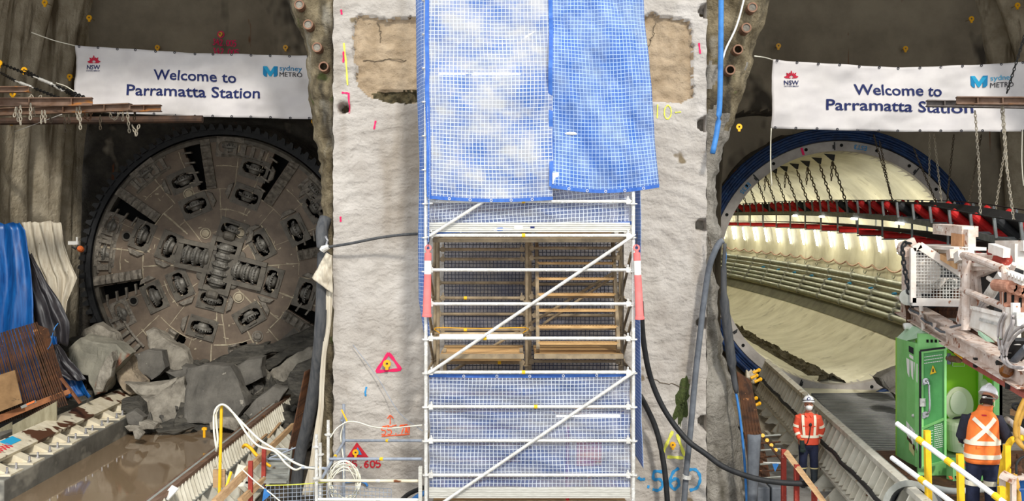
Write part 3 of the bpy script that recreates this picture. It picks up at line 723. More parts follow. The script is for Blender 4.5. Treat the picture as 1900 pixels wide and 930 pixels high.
for z0, z1 in ((ZF(560),ZF(470)),(ZF(640),ZF(560)),(ZF(690),ZF(600))):
    for x in (XL, XR-.02): mb = MB(); mb.tube([(x,YF+.1,z1),(x,YR-.1,z0)], .022, 8); obj('diagonal_brace', mb, galvold, sct)
# toe boards
for y0, y1 in ((413,431),(906,926)):
    mb = MB(); z0, z1 = ZF(y1), ZF(y0)
    for k in range(5): zz = lerp(z0, z1, (k+.5)/5); mb.box(((XL+XR)/2, YF+.045-(.012 if k % 2 else 0), zz), (XR-XL-.09, .03, (z1-z0)/5-.004))
    mb.box(((XL+XR)/2, YF+.06, (z0+z1)/2), (XR-XL-.09, .02, z1-z0))
    t = obj('toe_board', mb, alu, sct)
    if y0 < 500: mb = MB(); mb.box(P(962,423,YF+.022), (.13,.006,.05)); obj('sticker', mb, whitepl, t); mb = MB(); mb.box(P(988,423,YF+.022), (.06,.006,.05)); obj('sticker', mb, navyink, t)
# landings and stair flight
def deck(x0, x1, y0, y1, z, n=5):
    for k in range(n): a = lerp(y0, y1, k/n); mb = MB(); mb.box(((x0+x1)/2, a+(y1-y0)/n/2, z), (x1-x0, (y1-y0)/n-.012, .045)); d = obj('landing_plank', mb, deckwood, sct)
    for yy in (y0-.03, y1+.03): mb = MB(); mb.box(((x0+x1)/2, yy, z-.01), (x1-x0+.02, .03, .07)); obj('landing_frame', mb, galvold, sct)
deck(XL+.2, XM-.12, 16.1, 17.2, CH-2.05); deck(XM+.05, XR-.14, 16.1, 17.2, CH-2.05); deck(XL+.1, XR-.1, 16.05, 17.3, ZF(437)-.06); deck(XL+.1, XR-.1, 16.05, 17.3, ZF(930)-.05)
def flight(x0, x1, z0, z1, y0, y1, n):
    for x in (x0, x1): mb = MB(); mb.beam((x,y0,z0),(x,y1,z1), .05, .17, V((0,1,0))); obj('stringer', mb, galvold, sct)
    for k in range(n):
        t = (k+.5)/n; mb = MB(); z = lerp(z0,z1,t); y = lerp(y0,y1,t); mb.box(((x0+x1)/2,y,z), (x1-x0,.19,.035))
        for q in range(26): mb.box((lerp(x0,x1,(q+.5)/26), y-.085, z+.02), (.018,.02,.012))
        obj('stair_tread', mb, deckwood, sct)
flight(XM+.10, XR-.19, CH-2.0, ZF(420), 16.2, 17.25, 8)
flight(XL+.2, XM-.13, ZF(437), ZF(437)+2, 16.2, 17.25, 8)
flight(XL+.25, XM-.15, ZF(935), CH-2.0, 17.1, 16.3, 8)

# hanging debris sheeting
def sheet(name, fn, nu, nv, mat, label, uv, hem=None, group=None, thick=.004):
    mb = MB(); mb.grid(fn, nu, nv, uv=uv); o = obj(name, mb, mat, label=label, cat='sheeting', group=group, smooth=True, solid=thick)
    if hem:
        for side in hem:
            mb = MB(); q = []
            for k in range(41):
                t = k/40; q.append(fn(*{'b':(t,0),'t':(t,1),'l':(0,t),'r':(1,t)}[side])-V((0,.004,0)))
            rg = []
            for i, p in enumerate(q): rg.append([p+V((0,-.006,0))+d for d in ((V((0,0,-.025)),V((0,0,.025)),V((0,.012,.025)),V((0,.012,-.025))) if side in 'bt' else (V((-.03,0,0)),V((.03,0,0)),V((.03,.012,0)),V((-.03,.012,0))))])
            mb.loft(rg); obj('hem', mb, hemm, o)
            if side in 'bt':
                for k in range(1, 6):
                    mb = MB(); c = fn(k/6, 0 if side == 'b' else 1)-V((0,.014,0)); mb.ring(c, V((0,-1,0)), .012, .022, .004, 10); obj('eyelet', mb, chrome, o)
    return o
def quad(tl, tr, bl, br, Y, amp, fr, seed, tops=0, sag=0):
    def fn(u, v):
        x = lerp(lerp(bl[0], br[0], u), lerp(tl[0], tr[0], u), v); y = lerp(lerp(bl[1], br[1], u), lerp(tl[1], tr[1], u), v)
        y += sag*math.sin(PI*u)*(1-v)+tops*math.sin(PI*u)*v
        x += 3*fb((u*2, v*3, seed))
        p = P(x, y, Y); p.y += amp*fb((u*fr[0], v*fr[1], seed))+amp*.6*fb((u*fr[0]*3+v*3, v*fr[1]*2, seed))+amp*.5*math.sin((u*fr[0]+v*fr[1])*4+seed); return p
    return fn
sheet('debris_sheet', quad((790,-70),(1024,-70),(796,366),(1026,368), YF-.09, .035, (2,5), 1.0, sag=5), 50, 90, netA, 'broad blue debris sheet on the upper left of the scaffold front', (1.86,3.48), 'bl')
def fr_(u, v):
    q = quad((1022,-70),(1190,-70),(1022,346),(1226,344), YF-.12, .10, (2,3), 4.0, sag=10)(u, v)
    if u > .82: q.y += (u-.82)*1.1*(1-v*.6)
    return q
sheet('debris_sheet', fr_, 50, 90, netE, 'creased blue debris sheet flaring out past the right scaffold edge', (1.6,3.4), 'bl')
sheet('debris_sheet', quad((792,376),(1172,340),(794,432),(1172,414), YF+.08, .05, (3,2), 7.0, sag=0), 60, 14, netB, 'narrow sagging strip of faded sheeting above the upper toe board', (3.0,.55), 'b')
sheet('debris_sheet', quad((796,697),(1170,695),(796,905),(1170,905), YF+.07, .025, (4,6), 9.0, tops=2), 70, 60, netB, 'faded blue debris sheet behind the lower guard rails', (3.0,1.67), 't')
def lf(u, v):
    y = lerp(626, -70, v); x = interp([(-70,767),(150,768),(300,774),(450,772),(560,773),(626,783)], y); p = P(x, y, YF+.02)
    w_ = .20 if v > .2 else lerp(.12, .20, v/.2); p.x += w_*u; p.y += .5*(1-u)-.1-.06*math.sin(u*5+v*7); return p
sheet('debris_sheet', lf, 10, 110, netD, 'blue debris sheet wrapping the left edge of the scaffold', (.4,5.5))
def rf(u, v):
    y = lerp(870, 345, v); p = P(interp([(345,1187),(470,1188),(620,1190),(780,1188),(870,1194)], y), y, YF+.0); p.x += .05*math.sin(v*9)*(1-u)*.3-.02*u; p.y += u*.9; return p
sheet('debris_sheet', rf, 10, 80, netD, 'narrow blue debris sheet along the right side of the scaffold', (.9,4.2))
sheet('debris_sheet', quad((824,440),(974,440),(824,700),(974,700), YR+.06, .03, (3,4), 12.0), 30, 40, netC, 'rear debris sheet with dark backlit grid behind the left stair bay', (1.4,2.3))
sheet('debris_sheet', quad((984,440),(1152,440),(984,700),(1152,700), YR+.06, .03, (3,4), 15.0), 30, 40, netC, 'rear debris sheet with dark backlit grid behind the right stair bay', (1.45,2.3))
for y in (300,):
    pass
mb = MB(); mb.box(P(1031,331,YF-.16), (.09,.008,.17)); tg = obj('tag_card', mb, whitepl, label='small white tag tied at the foot of the two upper blue sheets', cat='tag')
# bollards hung as buffers on the two front standards
def bollard(x, ytop, ybot, lb, tilt):
    p, q = P(x, ytop, YF-.13), P(x+tilt, ybot, YF-.13); h = (p-q).length; ax = (p-q).normalized()
    g = thing('plastic_bollard', q, lb, 'bollard', 'plastic bollards on the scaffold')
    def seg(nm, a, b, ra, rb, mt, par=g):
        mb = MB(); mb.lathe([(ra*.97, a*h),(ra, a*h+.01),(rb, b*h-.01),(rb*.97, b*h)], q, ax, 18); return obj(nm, mb, mt, par, smooth=False)
    seg('lower_body', .03, .72, .062, .052, pinkbol); seg('white_collar', .72, .95, .052, .050, whitepl); seg('upper_body', .95, 1.08, .053, .05, pinkbol); seg('foot_ring', 0, .05, .072, .068, pinkbol)
    mb = MB(); c = q+ax*h*1.08; mb.tube([c, c+ax*.04], .025, 10); mb.ring(c+ax*.07, V((0,1,0)), .025, .05, .03, 14); obj('handle', mb, pinkbol, g)
    mb = MB(); mb.tube([c+ax*.10, c+ax*.3+V((.03,.1,0))], .008, 6); obj('tie_rope', mb, blackink, g)
bollard(794, 478, 588, 'red and white plastic bollard on the left scaffold upright', -2); bollard(1182, 478, 593, 'red and white plastic bollard on the right scaffold upright', 5)
# lamps, sign and pole inside
def batten(a, b, Y, lb, e):
    p, q = P(*a, Y), P(*b, Y); g = thing('batten_lamp', (p+q)/2-V((0,0,.05)), lb, 'lamp'); mb = MB(); mb.tube([p, q], .019, 10); obj('tube', mb, lampm, g)
    mb = MB(); mb.beam(p+V((0,.05,.035)), q+V((0,.05,.035)), .05, .03); obj('lamp_housing', mb, galvold, g)
    mb = MB(); mb.tube(smoothpath([p+V((0,0,.04)), p+V((-.05,0,.12)), lerp(p,q,.5)+V((0,0,.11)), q+V((.05,0,.12)), q+V((0,0,.04))], 5), .007, 5); obj('power_cord', mb, yelplas, g)
batten((815,137),(966,137), YF-.02, 'glowing batten lamp behind the upper blue sheet', 1); batten((816,623),(970,623), 16.5, 'bright batten lamp under the left landing', 1); batten((1032,772),(1150,772), 16.3, 'dim batten lamp behind the lower faded sheet', 1)
g = thing('notice_board', P(1093,864,16.03), 'orange board with yellow corner behind the lower sheet', 'sign'); mb = MB(); mb.box(P(1093,842,16.03), (.37,.012,.36)); obj('panel', mb, orange, g)
mb = MB(); mb.box(P(1110,860,16.02), (.08,.012,.05)); obj('corner_label', mb, yellow, g)
mb = MB(); mb.tube([P(1053,930,16.04), P(1053,790,16.04)], .026, 8); obj('marker_pole', mb, redrol, label='red marker pole behind the lower faded sheet', cat='pole')
mb = MB(); mb.box(P(1093,898,16.2), (.06,.02,.09)); mb.ring(P(1093,890,16.2), V((0,1,0)), .02, .035, .02, 12); obj('padlock', mb, yelplas, label='small yellow padlock behind the lower sheet', cat='padlock')
# steel edge strip beside the left standard
mb = MB(); mb.ibeam(P(780,930,YF), P(780,866,YF), .09, .05, .012); obj('edge_strip', mb, alu, label='short aluminium strip standing beside the left scaffold upright', cat='strip')

# ------------------------------------------------------------------ marks sprayed on the pillar and anchors driven into it
def spray(name, strokes, mat, w_, surf=onwall, par=pillar):
    mb = MB()
    for st in strokes:
        pts = [(V((a[0],a[1],0))) for a in st]
        pts = smoothpath(pts, 5) if len(pts) > 2 and name != 'crack' else [lerp(a_, b_, k/6)+V((random.gauss(0,1.5), random.gauss(0,1.2), 0)) for a_, b_ in zip(pts, pts[1:]) for k in range(6)] if name == 'crack' else [lerp(pts[0], pts[1], k/6) for k in range(7)]
        rg = []
        for i, p in enumerate(pts):
            d = pts[min(i+1,len(pts)-1)]-pts[max(i-1,0)]; n = V((-d.y, d.x, 0)).normalized()*w_/2*(1+.25*math.sin(i*1.7))
            a, b = surf(p.x+n.x, p.y+n.y), surf(p.x-n.x, p.y-n.y); rg.append([a, b, b+V((0,.02,0)), a+V((0,.02,0))])
        mb.loft(rg)
    return obj(name, mb, mat, par)
def fill(name, poly, mat, par=pillar, surf=onwall, d=.01):
    mb = MB(); n = 10; a, b, c = [V((x,y,0)) for x, y in poly]
    for i in range(n):
        t0, t1 = i/n, (i+1)/n; q = [lerp(a,b,t0), lerp(a,c,t0), lerp(a,c,t1), lerp(a,b,t1)]
        q = [surf(p.x, p.y)-V((0,d,0)) for p in q]
        if i == 0: q = [q[0], q[2], q[3]]
        mb.prism(q, (0,.03,0))
    return obj(name, mb, mat, par)
def glyphs(txt, x, y, w_, h, gap, slant=0):
    D = {'5':[[(.9,0),(.15,0),(.1,.42),(.6,.4),(.85,.7),(.5,1),(0,.95)]],'6':[[(.8,.02),(.3,.25),(.05,.7),(.4,1),(.8,.8),(.6,.5),(.1,.65)]],'0':[[(.5,0),(.08,.3),(.1,.8),(.5,1),(.92,.7),(.88,.25),(.5,0)]],'.':[[(.45,.9),(.55,1)]],'7':[[(0,.05),(.9,.0),(.45,1)]],'M':[[(0,1),(.15,.05),(.3,.9)],[(.45,1),(.6,0)],[(.75,1),(.9,.0)]],'3':[[(.1,.05),(.7,.1),(.4,.45),(.8,.7),(.3,1),(0,.85)]],'4':[[(.5,0),(.05,.6),(.9,.6)],[(.65,.3),(.6,1)]],'2':[[(.1,.2),(.5,0),(.8,.3),(.1,1),(.9,.95)]],'9':[[(.85,.3),(.5,0),(.1,.3),(.5,.55),(.85,.25),(.7,1)]],'1':[[(.5,0),(.5,1)]],'-':[[(.1,.5),(.9,.45)]],'1':[[(.5,0),(.45,1)]]}
    out = []
    for i, c in enumerate(txt):
        for st in D.get(c, []): out.append([(x+i*(w_+gap)+a*w_, y+b*h+slant*i) for a, b in st])
    return out
spray('painted_triangle', [[(721,655),(698,690)],[(698,690),(744,686)],[(744,686),(721,655)]], pinkpaint, 5)
spray('painted_height_mark', [[(724,788),(724,773)],[(719,777),(724,771),(730,777)],[(708,810),(760,806)]]+glyphs('55.7M', 708, 793, 9, 14, 2, -.7)+[[(710,792),(722,790)],[(727,791),(736,789)],[(742,790),(756,788)]], orspray, 1.5)
spray('painted_height_mark', glyphs('55.605', 643, 855, 9, 13, 2, -.2), redspray, 2.6)
fill('painted_triangle', ((662,821),(644,848),(684,848)), redspray); fill('painted_triangle', ((664,830),(655,843),(672,843)), bluespray, d=.016)
spray('painted_number', [[(1184,886),(1190,890),(1197,889)],[(1201,903),(1205,904)]]+glyphs('5', 1211, 876, 22, 34, 0)+glyphs('6', 1242, 868, 22, 40, 0)+[[(1277,872),(1291,872),(1299,886),(1294,904),(1280,910)]], bluespray, 5)
spray('painted_triangle', [[(1248,800),(1236,826),(1228,846)],[(1256,806),(1270,846)],[(1238,848),(1268,850)]], yelspray, 5)
spray('painted_number', glyphs('10-', 1213, 194, 14, 26, 5, 1), yelspray, 2)
spray('painted_streak', [[(638,80),(642,115),(645,158)]], yelspray, 3)
for a, b in (((633,18),(634,27)),((638,96),(637,116)),((647,172),(648,210)),((697,224),(694,240)),((632,402),(632,412)),((1297,80),(1299,100)),((634,172),(646,173))): spray('painted_dash', [[a, b]], pinkpaint, 3)
spray('painted_dash', [[(680,718),(678,728),(679,735)]], bluespray, 3)
# moss growing on the right of the pillar
mb = MB(); random.seed(8)
def mossy(u, v):
    t = u*2*PI; k = v*(1+.45*fb((math.cos(t)*1.6, math.sin(t)*1.6, 3))+.3*fb((math.cos(t)*5, math.sin(t)*5, 5))); px, py = 1265+13*k*math.cos(t)+.12*(748-(748+40*k*math.sin(t))), 748+40*k*math.sin(t)
    return onwall(px, py, .002+.03*(1-v)*(1+fb((px*.3, py*.3, 1))))
mb.grid(mossy, 40, 12); obj('moss_patch', mb, moss, pillar)
def crack(pts):
    spray('crack', [pts], M('crack shadow gap', (96,84,68), None, rough=1) if 'crack shadow gap' not in MATS else MATS['crack shadow gap'], 1.1)
crack([(1198,110),(1206,80),(1214,60),(1218,36)]); crack([(1198,700),(1240,712),(1280,722)]); crack([(700,40),(706,60),(703,80)]); crack([(672,110),(700,112),(720,108),(760,110)])
# yellow anchor eyes
proto_anchor = None
def anchor(px, py, Y, lb, s=1.0, surf=None):
    global proto_anchor
    loc = surf(px, py) if surf else P(px, py, Y)
    if proto_anchor is None:
        g = thing('anchor_eye', (0,0,0), lb, 'anchor', 'yellow anchor eyes'); mb = MB(); mb.tube([(0,.25,0),(0,-.05,0)], .012, 8); obj('rod', mb, galvold, g, local=True)
        mb = MB(); mb.ring((0,-.06,0), V((0,-1,0)), .022, .065, .035, 14); mb.box((0,-.075,-.07), (.05,.035,.06)); obj('eye', mb, yelplas, g, local=True); proto_anchor = g; o = g
    else: o = dup(proto_anchor, label=lb)
    o.location = loc; o.scale = (s, s, s); return o
anchor(719, 674, 0, 'yellow anchor eye inside the pink painted triangle on the pillar', 1, onwall); anchor(661, 838, 0, 'yellow anchor eye inside the filled red and blue triangle', .8, onwall); anchor(1247, 824, 0, 'yellow anchor eye inside the yellow painted triangle', .8, onwall)
# ================================================================== HUNG ACROSS THE CAVERNS
for a in ((86,6,25.5,'yellow anchor eye high on the rippled left cavern wall'),(168,34,27.5,'yellow anchor eye beside the fold of the left cavern roof'),(410,64,29.2,'yellow anchor eye above the pink figures on the left headwall'),(294,89,29.2,'yellow anchor eye just above the middle of the left banner'),(531,89,29.2,'yellow anchor eye above the upper right of the left banner'),(583,226,28.9,'yellow anchor eye below the right end of the left banner'),(24,225,24.6,'yellow anchor eye under the rusty beams at the left'),(1443,86,29.1,'yellow anchor eye above the left end of the right banner'),(1678,91,29.1,'yellow anchor eye above the middle of the right banner'),(1800,36,28.2,'yellow anchor eye on the first ripple of the right cavern roof'),(1885,11,27.0,'yellow anchor eye nearest the upper right corner'),(1370,236,18.5,'yellow anchor eye on the edge of the right shotcrete lip'),(48,131,24.5,'yellow anchor eye holding the middle brace chain'),(2,118,24.2,'yellow anchor eye holding the upper brace chain'),(132,143,26.6,'yellow anchor eye beside the left end of the left banner'),(27,175,24.4,'yellow anchor eye between the short beam and the long beam')):
    anchor(a[0], a[1], a[2], a[3], 1.05 if a[2] > 22 else .8)
# pink figures on the left headwall
def onhead(px, py): return P(px, py, 28.72)
hw = bpy.data.objects['wall_back_left']
def banner(name, tl, tr, bl, br, Y, sagt, sagb, lb, seed, wav=0):
    def fn(px, py, off=0):
        v0 = (px-bl[0])/(br[0]-bl[0]); yt = lerp(tl[1], tr[1], v0)+sagt*math.sin(PI*v0); yb = lerp(bl[1], br[1], v0)+sagb*math.sin(PI*v0)
        v = (yb-py)/(yb-yt); p = P(px, py, Y); d = .045*math.sin((v0*5-v*2.2+seed)*3.1)*(.4+.6*math.sin(PI*v0))+.03*math.sin((v0*9+v*5*(v0-.5)+seed)*3.1)+.09*fb((v0*4-v*1.3, v*1.6+v0*2, seed)); p.y += d-off; return p
    def g(u, v):
        px = lerp(lerp(bl[0], br[0], u), lerp(tl[0], tr[0], u), v); uu = (px-bl[0])/(br[0]-bl[0])
        py = lerp(lerp(bl[1], br[1], uu)+sagb*math.sin(PI*uu), lerp(tl[1], tr[1], uu)+sagt*math.sin(PI*uu), v); return fn(px, py)
    mb = MB(); mb.grid(g, 90, 26); o = obj(name, mb, cloth, label=lb, cat='banner', smooth=True, solid=.004)
    for k in range(13):
        for v, e in ((1,-.02),(0,.02)): mb = MB(); q = g((k+.2)/12.4, v)+V((0,-.01,e)); mb.ring(q, V((0,-1,0)), .014, .030, .006, 10); obj('eyelet', mb, blackink, o)
    return o, fn
def banner_art(o, fn, dx, dy, tilt, k=1.0):
    """lettering and emblems; positions measured on the left banner, shifted by (dx, dy), sheared by tilt rows per column"""
    ref = 160
    def at(x, y): return fn(x, y, .022)
    def put(s, x0, x1, yb, cap, mat, bold=False, nm='lettering', rowtilt=None, capref=.69):
        rt = tilt if rowtilt is None else rowtilt
        t = textmesh(s, bold); maptext(t, lambda x, y: at(x, y+rt*(x-x0)), x0, x1, yb, yb-cap, capref); obj(nm, t, mat, o)
    return at, put
bl_, fl_ = banner('welcome_banner', (140,84),(579,103),(137,207),(581,221), 25.0, 4, 2, 'white welcome banner strung across the left tunnel above the cutterhead', 0.3)
br_, fr2 = banner('welcome_banner', (1434,110),(1905,114),(1431,238),(1905,244), 24.0, 12, 3, 'white welcome banner strung across the right tunnel above the blue seal', 2.1)
def waratah(o, at, x, y, s):
    for k in range(9):
        a = math.radians(lerp(-78, 78, k/8)); L = s*(1.0 if k % 2 == 0 else .8)*(1-.18*abs(math.sin(a)))
        ux, uy = math.sin(a), -math.cos(a)*.9; pts = []
        for t, w_ in ((.30,.0),(.5,.09),(.72,.11),(.9,.06),(1,0),(.9,-.06),(.72,-.11),(.5,-.09)):
            pts.append(at(x+ux*L*t*1.05+uy*w_*-s, y+uy*L*t+ux*w_*s))
        mb = MB(); mb.prism(pts, (0,.006,0)); obj('emblem_petal', mb, redink, o)
    for q in (-1, 1):
        mb = MB(); mb.prism([at(x+q*s*.05, y-s*.02), at(x+q*s*.85, y-s*.1), at(x+q*s*.6, y+s*.06), at(x+q*s*.1, y+s*.08)], (0,.006,0)); obj('emblem_petal', mb, redink, o)
def metro_m(o, at, x0, x1, y0, y1, tl=0):
    X = lambda t: lerp(x0, x1, t); Y = lambda t, xx: lerp(y0, y1, t)+tl*(xx-x0)
    for k, (poly, mt) in enumerate((([(0,0),(.26,.0),(.26,1),(.2,1),(.06,.9),(0,.75)], tealink), ([(0,0),(.26,0),(.5,.5),(.74,0),(1,0),(.55,.95),(.45,.95)], cyanink), ([(.74,.0),(1,0),(1,.8),(.92,.95),(.74,1)], tealink))):
        pts = [at(X(a), Y(b, X(a)))-V((0,.004*k,0)) for a, b in poly]; mb = MB(); mb.prism(pts, (0,.006,0)); obj('emblem_mark', mb, mt, o)
at, put = banner_art(bl_, fl_, 0, 0, .03)
put('Welcome to', 284, 437, 147, 18.5, navyink, True, rowtilt=.04); put('Parramatta Station', 234, 485, 175.5, 19.5, navyink, True, rowtilt=.032)
waratah(bl_, at, 174, 116, 15); put('NSW', 161, 186, 128.5, 8, navyink, True, rowtilt=.02); put('GOVERNMENT', 160, 186, 132.5, 2.4, navyink, True, rowtilt=.02)
metro_m(bl_, at, 487, 515, 122, 142, .04); put('sydney', 519, 560, 131, 9.5, tealink, False, rowtilt=.03); put('METRO', 519, 561, 142.5, 8.5, blackink, False, rowtilt=.03)
at, put = banner_art(br_, fr2, 0, 0, .01)
put('Welcome to', 1585, 1748, 175.5, 19.5, navyink, True, rowtilt=.02); put('Parramatta Station', 1533, 1803, 203.5, 19.5, navyink, True, rowtilt=.025)
waratah(br_, at, 1469, 144, 15); put('NSW', 1455, 1482, 157, 8, navyink, True, rowtilt=.02); put('GOVERNMENT', 1455, 1482, 161, 2.4, navyink, True, rowtilt=.02)
metro_m(br_, at, 1801, 1832, 141, 163, -.02); put('sydney', 1837, 1880, 150, 9.5, cyanink, False, rowtilt=-.06); put('METRO', 1837, 1880, 163, 9, blackink, False, rowtilt=-.05)
def rope(name, pts, r, mat, lb, cat='rope', n=6, sm=4, **k):
    mb = MB(); mb.tube(smoothpath(pts, sm), r, n); return obj(name, mb, mat, label=lb, cat=cat, smooth=True, **k)
rope('banner_tie', [P(58,60,24.6),P(100,75,24.8),P(140,85,25)], .012, whitehose, 'thin tie rope from the upper left corner of the left banner')
rope('banner_tie', [P(104,154,25),P(122,160,25),P(138,170,25)], .014, whitehose, 'short tie rope at the left edge of the left banner')
rope('banner_tie', [P(1400,104,18.9),P(1420,107,22),P(1434,111,24)], .012, whitehose, 'twin tie rope from the upper left corner of the right banner')
rope('banner_tie', [P(1431,238,24),P(1430,262,24.1),P(1430,310,24.1),P(1432,345,24.1)], .014, whitehose, 'loose white rope dangling from the lower left corner of the right banner')
rope('banner_tie', [P(1897,240,24),P(1896,300,24),P(1899,345,24)], .014, whitehose, 'loose white rope dangling from the lower right corner of the right banner')
# pink figures: sprayed on the headwall above the left banner
spray('painted_number', glyphs('342.005', 395, 72, 5.5, 11, .8, .5), pinkpaint, 1.6, onhead, hw); spray('painted_number', glyphs('342.005', 395, 89, 6, 11, 1.0, .5), pinkpaint, 1.6, onhead, hw)
mb = MB(); mb.ring(P(410,64,28.7), V((0,-1,0)), .07, .095, .02, 16); obj('painted_circle', mb, pinkpaint, hw)

# rusty beams with chains at the left
def ib(p, q, h, wd, lb, mat=rustbeam, grp='rusty beams in the left cavern', stiff=(), t=.022):
    g = thing('steel_beam', (V(p)+V(q))/2-V((0,0,h/2)), lb, 'beam', grp); mb = MB(); mb.ibeam(p, q, h, wd, t); obj('i_section', mb, mat, g)
    for s in stiff: mb = MB(); c = lerp(V(p), V(q), s); mb.box(c, (.02, wd*.95, h-.03)); obj('stiffener', mb, mat, g)
    return g
ib(P(-60,167,21.4), P(54,166,21.2), .12, .16, 'shortest rusty beam, above the long chained beam at the left')
ib(P(-60,190,21.5), P(172,189,22.0), .17, .2, 'long rusty beam with knotted chain at the left', stiff=(.2,.5,.84))
ib(P(-60,210,23.0), P(242,199,22.6), .16, .2, 'middle rusty beam ending beside the left banner', stiff=(.6,.85))
ib(P(100,203,23.2), P(299,201,23.4), .15, .2, 'farthest reaching rusty beam in front of the left banner', stiff=(.55,.85))
mb = MB(); mb.tube([P(-60,226,24.3), P(376,221,24.3)], .085, 10); obj('steel_tube', mb, M('dark rusty tube', (84,62,48), (54,42,36), 4, .7), label='dark rusty tube running under the left banner', cat='tube')
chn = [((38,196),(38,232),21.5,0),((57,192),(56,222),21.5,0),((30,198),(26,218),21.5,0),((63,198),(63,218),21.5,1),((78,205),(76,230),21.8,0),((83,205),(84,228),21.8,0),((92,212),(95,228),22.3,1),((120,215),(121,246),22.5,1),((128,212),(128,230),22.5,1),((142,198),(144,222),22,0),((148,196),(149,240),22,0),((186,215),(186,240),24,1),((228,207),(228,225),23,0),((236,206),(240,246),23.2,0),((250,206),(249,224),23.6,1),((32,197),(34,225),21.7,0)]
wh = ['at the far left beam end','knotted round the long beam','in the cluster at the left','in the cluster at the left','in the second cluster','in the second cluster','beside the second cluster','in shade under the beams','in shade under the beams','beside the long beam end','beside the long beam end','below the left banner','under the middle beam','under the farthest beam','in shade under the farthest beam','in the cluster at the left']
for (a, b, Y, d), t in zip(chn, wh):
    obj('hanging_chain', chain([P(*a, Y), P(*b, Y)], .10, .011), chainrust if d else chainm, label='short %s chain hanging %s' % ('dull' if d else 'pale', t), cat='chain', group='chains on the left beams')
for pts, lb, mt in ((((52,184),(58,178),(66,192),(72,184),(76,178)), 'pale chain knotted over the long rusty beam', chainm),(((157,207),(158,220),(164,224),(168,220),(169,207)), 'brown chain looped under the middle beam', copper),(((203,206),(206,218),(212,222),(218,217),(221,206)), 'pale chain looped under the farthest beam', chainm),(((245,232),(250,244),(252,252),(254,244),(258,232)), 'pale chain with a hook below the farthest beam', chainm)):
    obj('chain_loop', chain([P(*q, 21.8 if q[0] < 100 else 23) for q in pts], .10, .011), mt, label=lb, cat='chain')
for a, m_, b, lb in (((2,118),(62,142),(160,182),'upper black brace chain with turnbuckle at the left'),((48,131),(100,160),(148,182),'lower black brace chain with turnbuckle at the left'),((0,134),(28,150),(110,182),'black brace chain with pale turnbuckle at the far left')):
    Ya = 24.2; g = thing('brace_chain', P(*a, Ya), lb, 'chain', 'brace chains at the left')
    p, q, r = P(*a, Ya), P(*m_, 23.4), P(*b, 22.2)
    q2 = lerp(q, r, .45)
    obj('chain_links', chain([p, q], .1, .014), chaindark, g); obj('chain_links', chain([q2, r], .1, .014), chaindark, g)
    mb = MB(); mb.tube([q, lerp(q,q2,.25), lerp(q,q2,.27), lerp(q,q2,.8), lerp(q,q2,.82), q2], [.015,.015,.035,.035,.015,.015], 8); obj('turnbuckle', mb, galv, g)
rope('tie_wire', [P(26,245,24),P(80,225,23),P(115,212,22.4)], .008, galv, 'thin wire stretched below the left beams', 'wire')

# beams and long chains in the right cavern
ib(P(1774,187,20.6), P(1960,188,20.2), .15, .2, 'upper dark beam with bolts crossing the right banner', stiff=(.2,.45), grp='beams crossing the right banner')
ib(P(1719,192,21.6), P(1960,196,21.2), .13, .2, 'lower grey beam crossing the right banner', M('grey beam steel', (112,104,100), (80,70,64), 5, .6, .2), 'beams crossing the right banner', (.13,.36))
rch = [((1725,248),(1724,338),26.5,'pale chain hanging beside the top of the blue seal'),((1733,248),(1748,385),25.5,'pale chain slanting down to the conveyor beside the blue seal'),((1809,206),(1816,300),21.5,'pale chain hanging from the lower beam across the right banner'),((1816,300),(1820,424),21.4,'bright chain carrying the conveyor below the right banner'),((1858,198),(1868,310),20.6,'long pale chain over the right banner near its logo'),((1868,310),(1883,424),20.3,'bright doubled chain carrying the conveyor at the right edge'),((1770,250),(1755,395),26.4,'dull chain right of the blue seal'),((1821,250),(1795,392),25.4,'dim chain slanting behind the bright conveyor chain'),((1868,255),(1846,395),24.4,'blue grey chain behind the last bright chain'),((1861,196),(1869,320),20.5,'second strand of the long pale chain over the banner'),((1621,250),(1660,386),27.6,'thin dull chain in front of the top of the tunnel ring'),((1632,262),(1652,360),28.0,'short dull chain beside the lettering on the tunnel ring'),((1695,275),(1742,388),27.2,'dull chain in front of the right shoulder of the tunnel ring'),((1903,60),(1868,173),20.3,'dark chain rising from the beam to the upper right')]
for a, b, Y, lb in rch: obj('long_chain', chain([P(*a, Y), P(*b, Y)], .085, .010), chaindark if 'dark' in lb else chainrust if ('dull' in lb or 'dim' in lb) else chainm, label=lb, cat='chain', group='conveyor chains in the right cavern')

# pipe stubs poking out of the two lips
def stub(px, py, lb, r=.085, Y=18.3, open_=False):
    g = thing('pipe_stub', P(px, py, Y), lb, 'pipe', 'cut pipe stubs in the shotcrete'); d = V((0,-1,.05)).normalized(); o = P(px, py, Y+.3); mb = MB()
    mb.lathe([(r*.72,.52),(r,.52),(r,-.1)], o, d, 18, cap=False); obj('pipe_wall', mb, copper, g, smooth=False)
    mb = MB(); mb.lathe([(r*.74,.0),(r*.74,.2 if open_ else .50)], o, d, 16); obj('pipe_plug' if not open_ else 'pipe_bore', mb, rockB if not open_ else black, g)
for a in ((566,22,'topmost rusty pipe stub in the left lip',0),(582,58,'second rusty pipe stub down the left lip',0),(598,99,'third rusty pipe stub down the left lip',0),(610,134,'lowest open pipe stub in the left lip',1),(1773,0,None,0),(1384,27,'topmost plugged pipe stub with drip in the right lip',0),(1373,64,'second rusty pipe stub down the right lip',0),(1358,103,'third open pipe stub in the right lip',1),(1344,140,'lowest pipe stub behind the blue hose',1)):
    if a[2]: stub(a[0], a[1], a[2], open_=bool(a[3]))
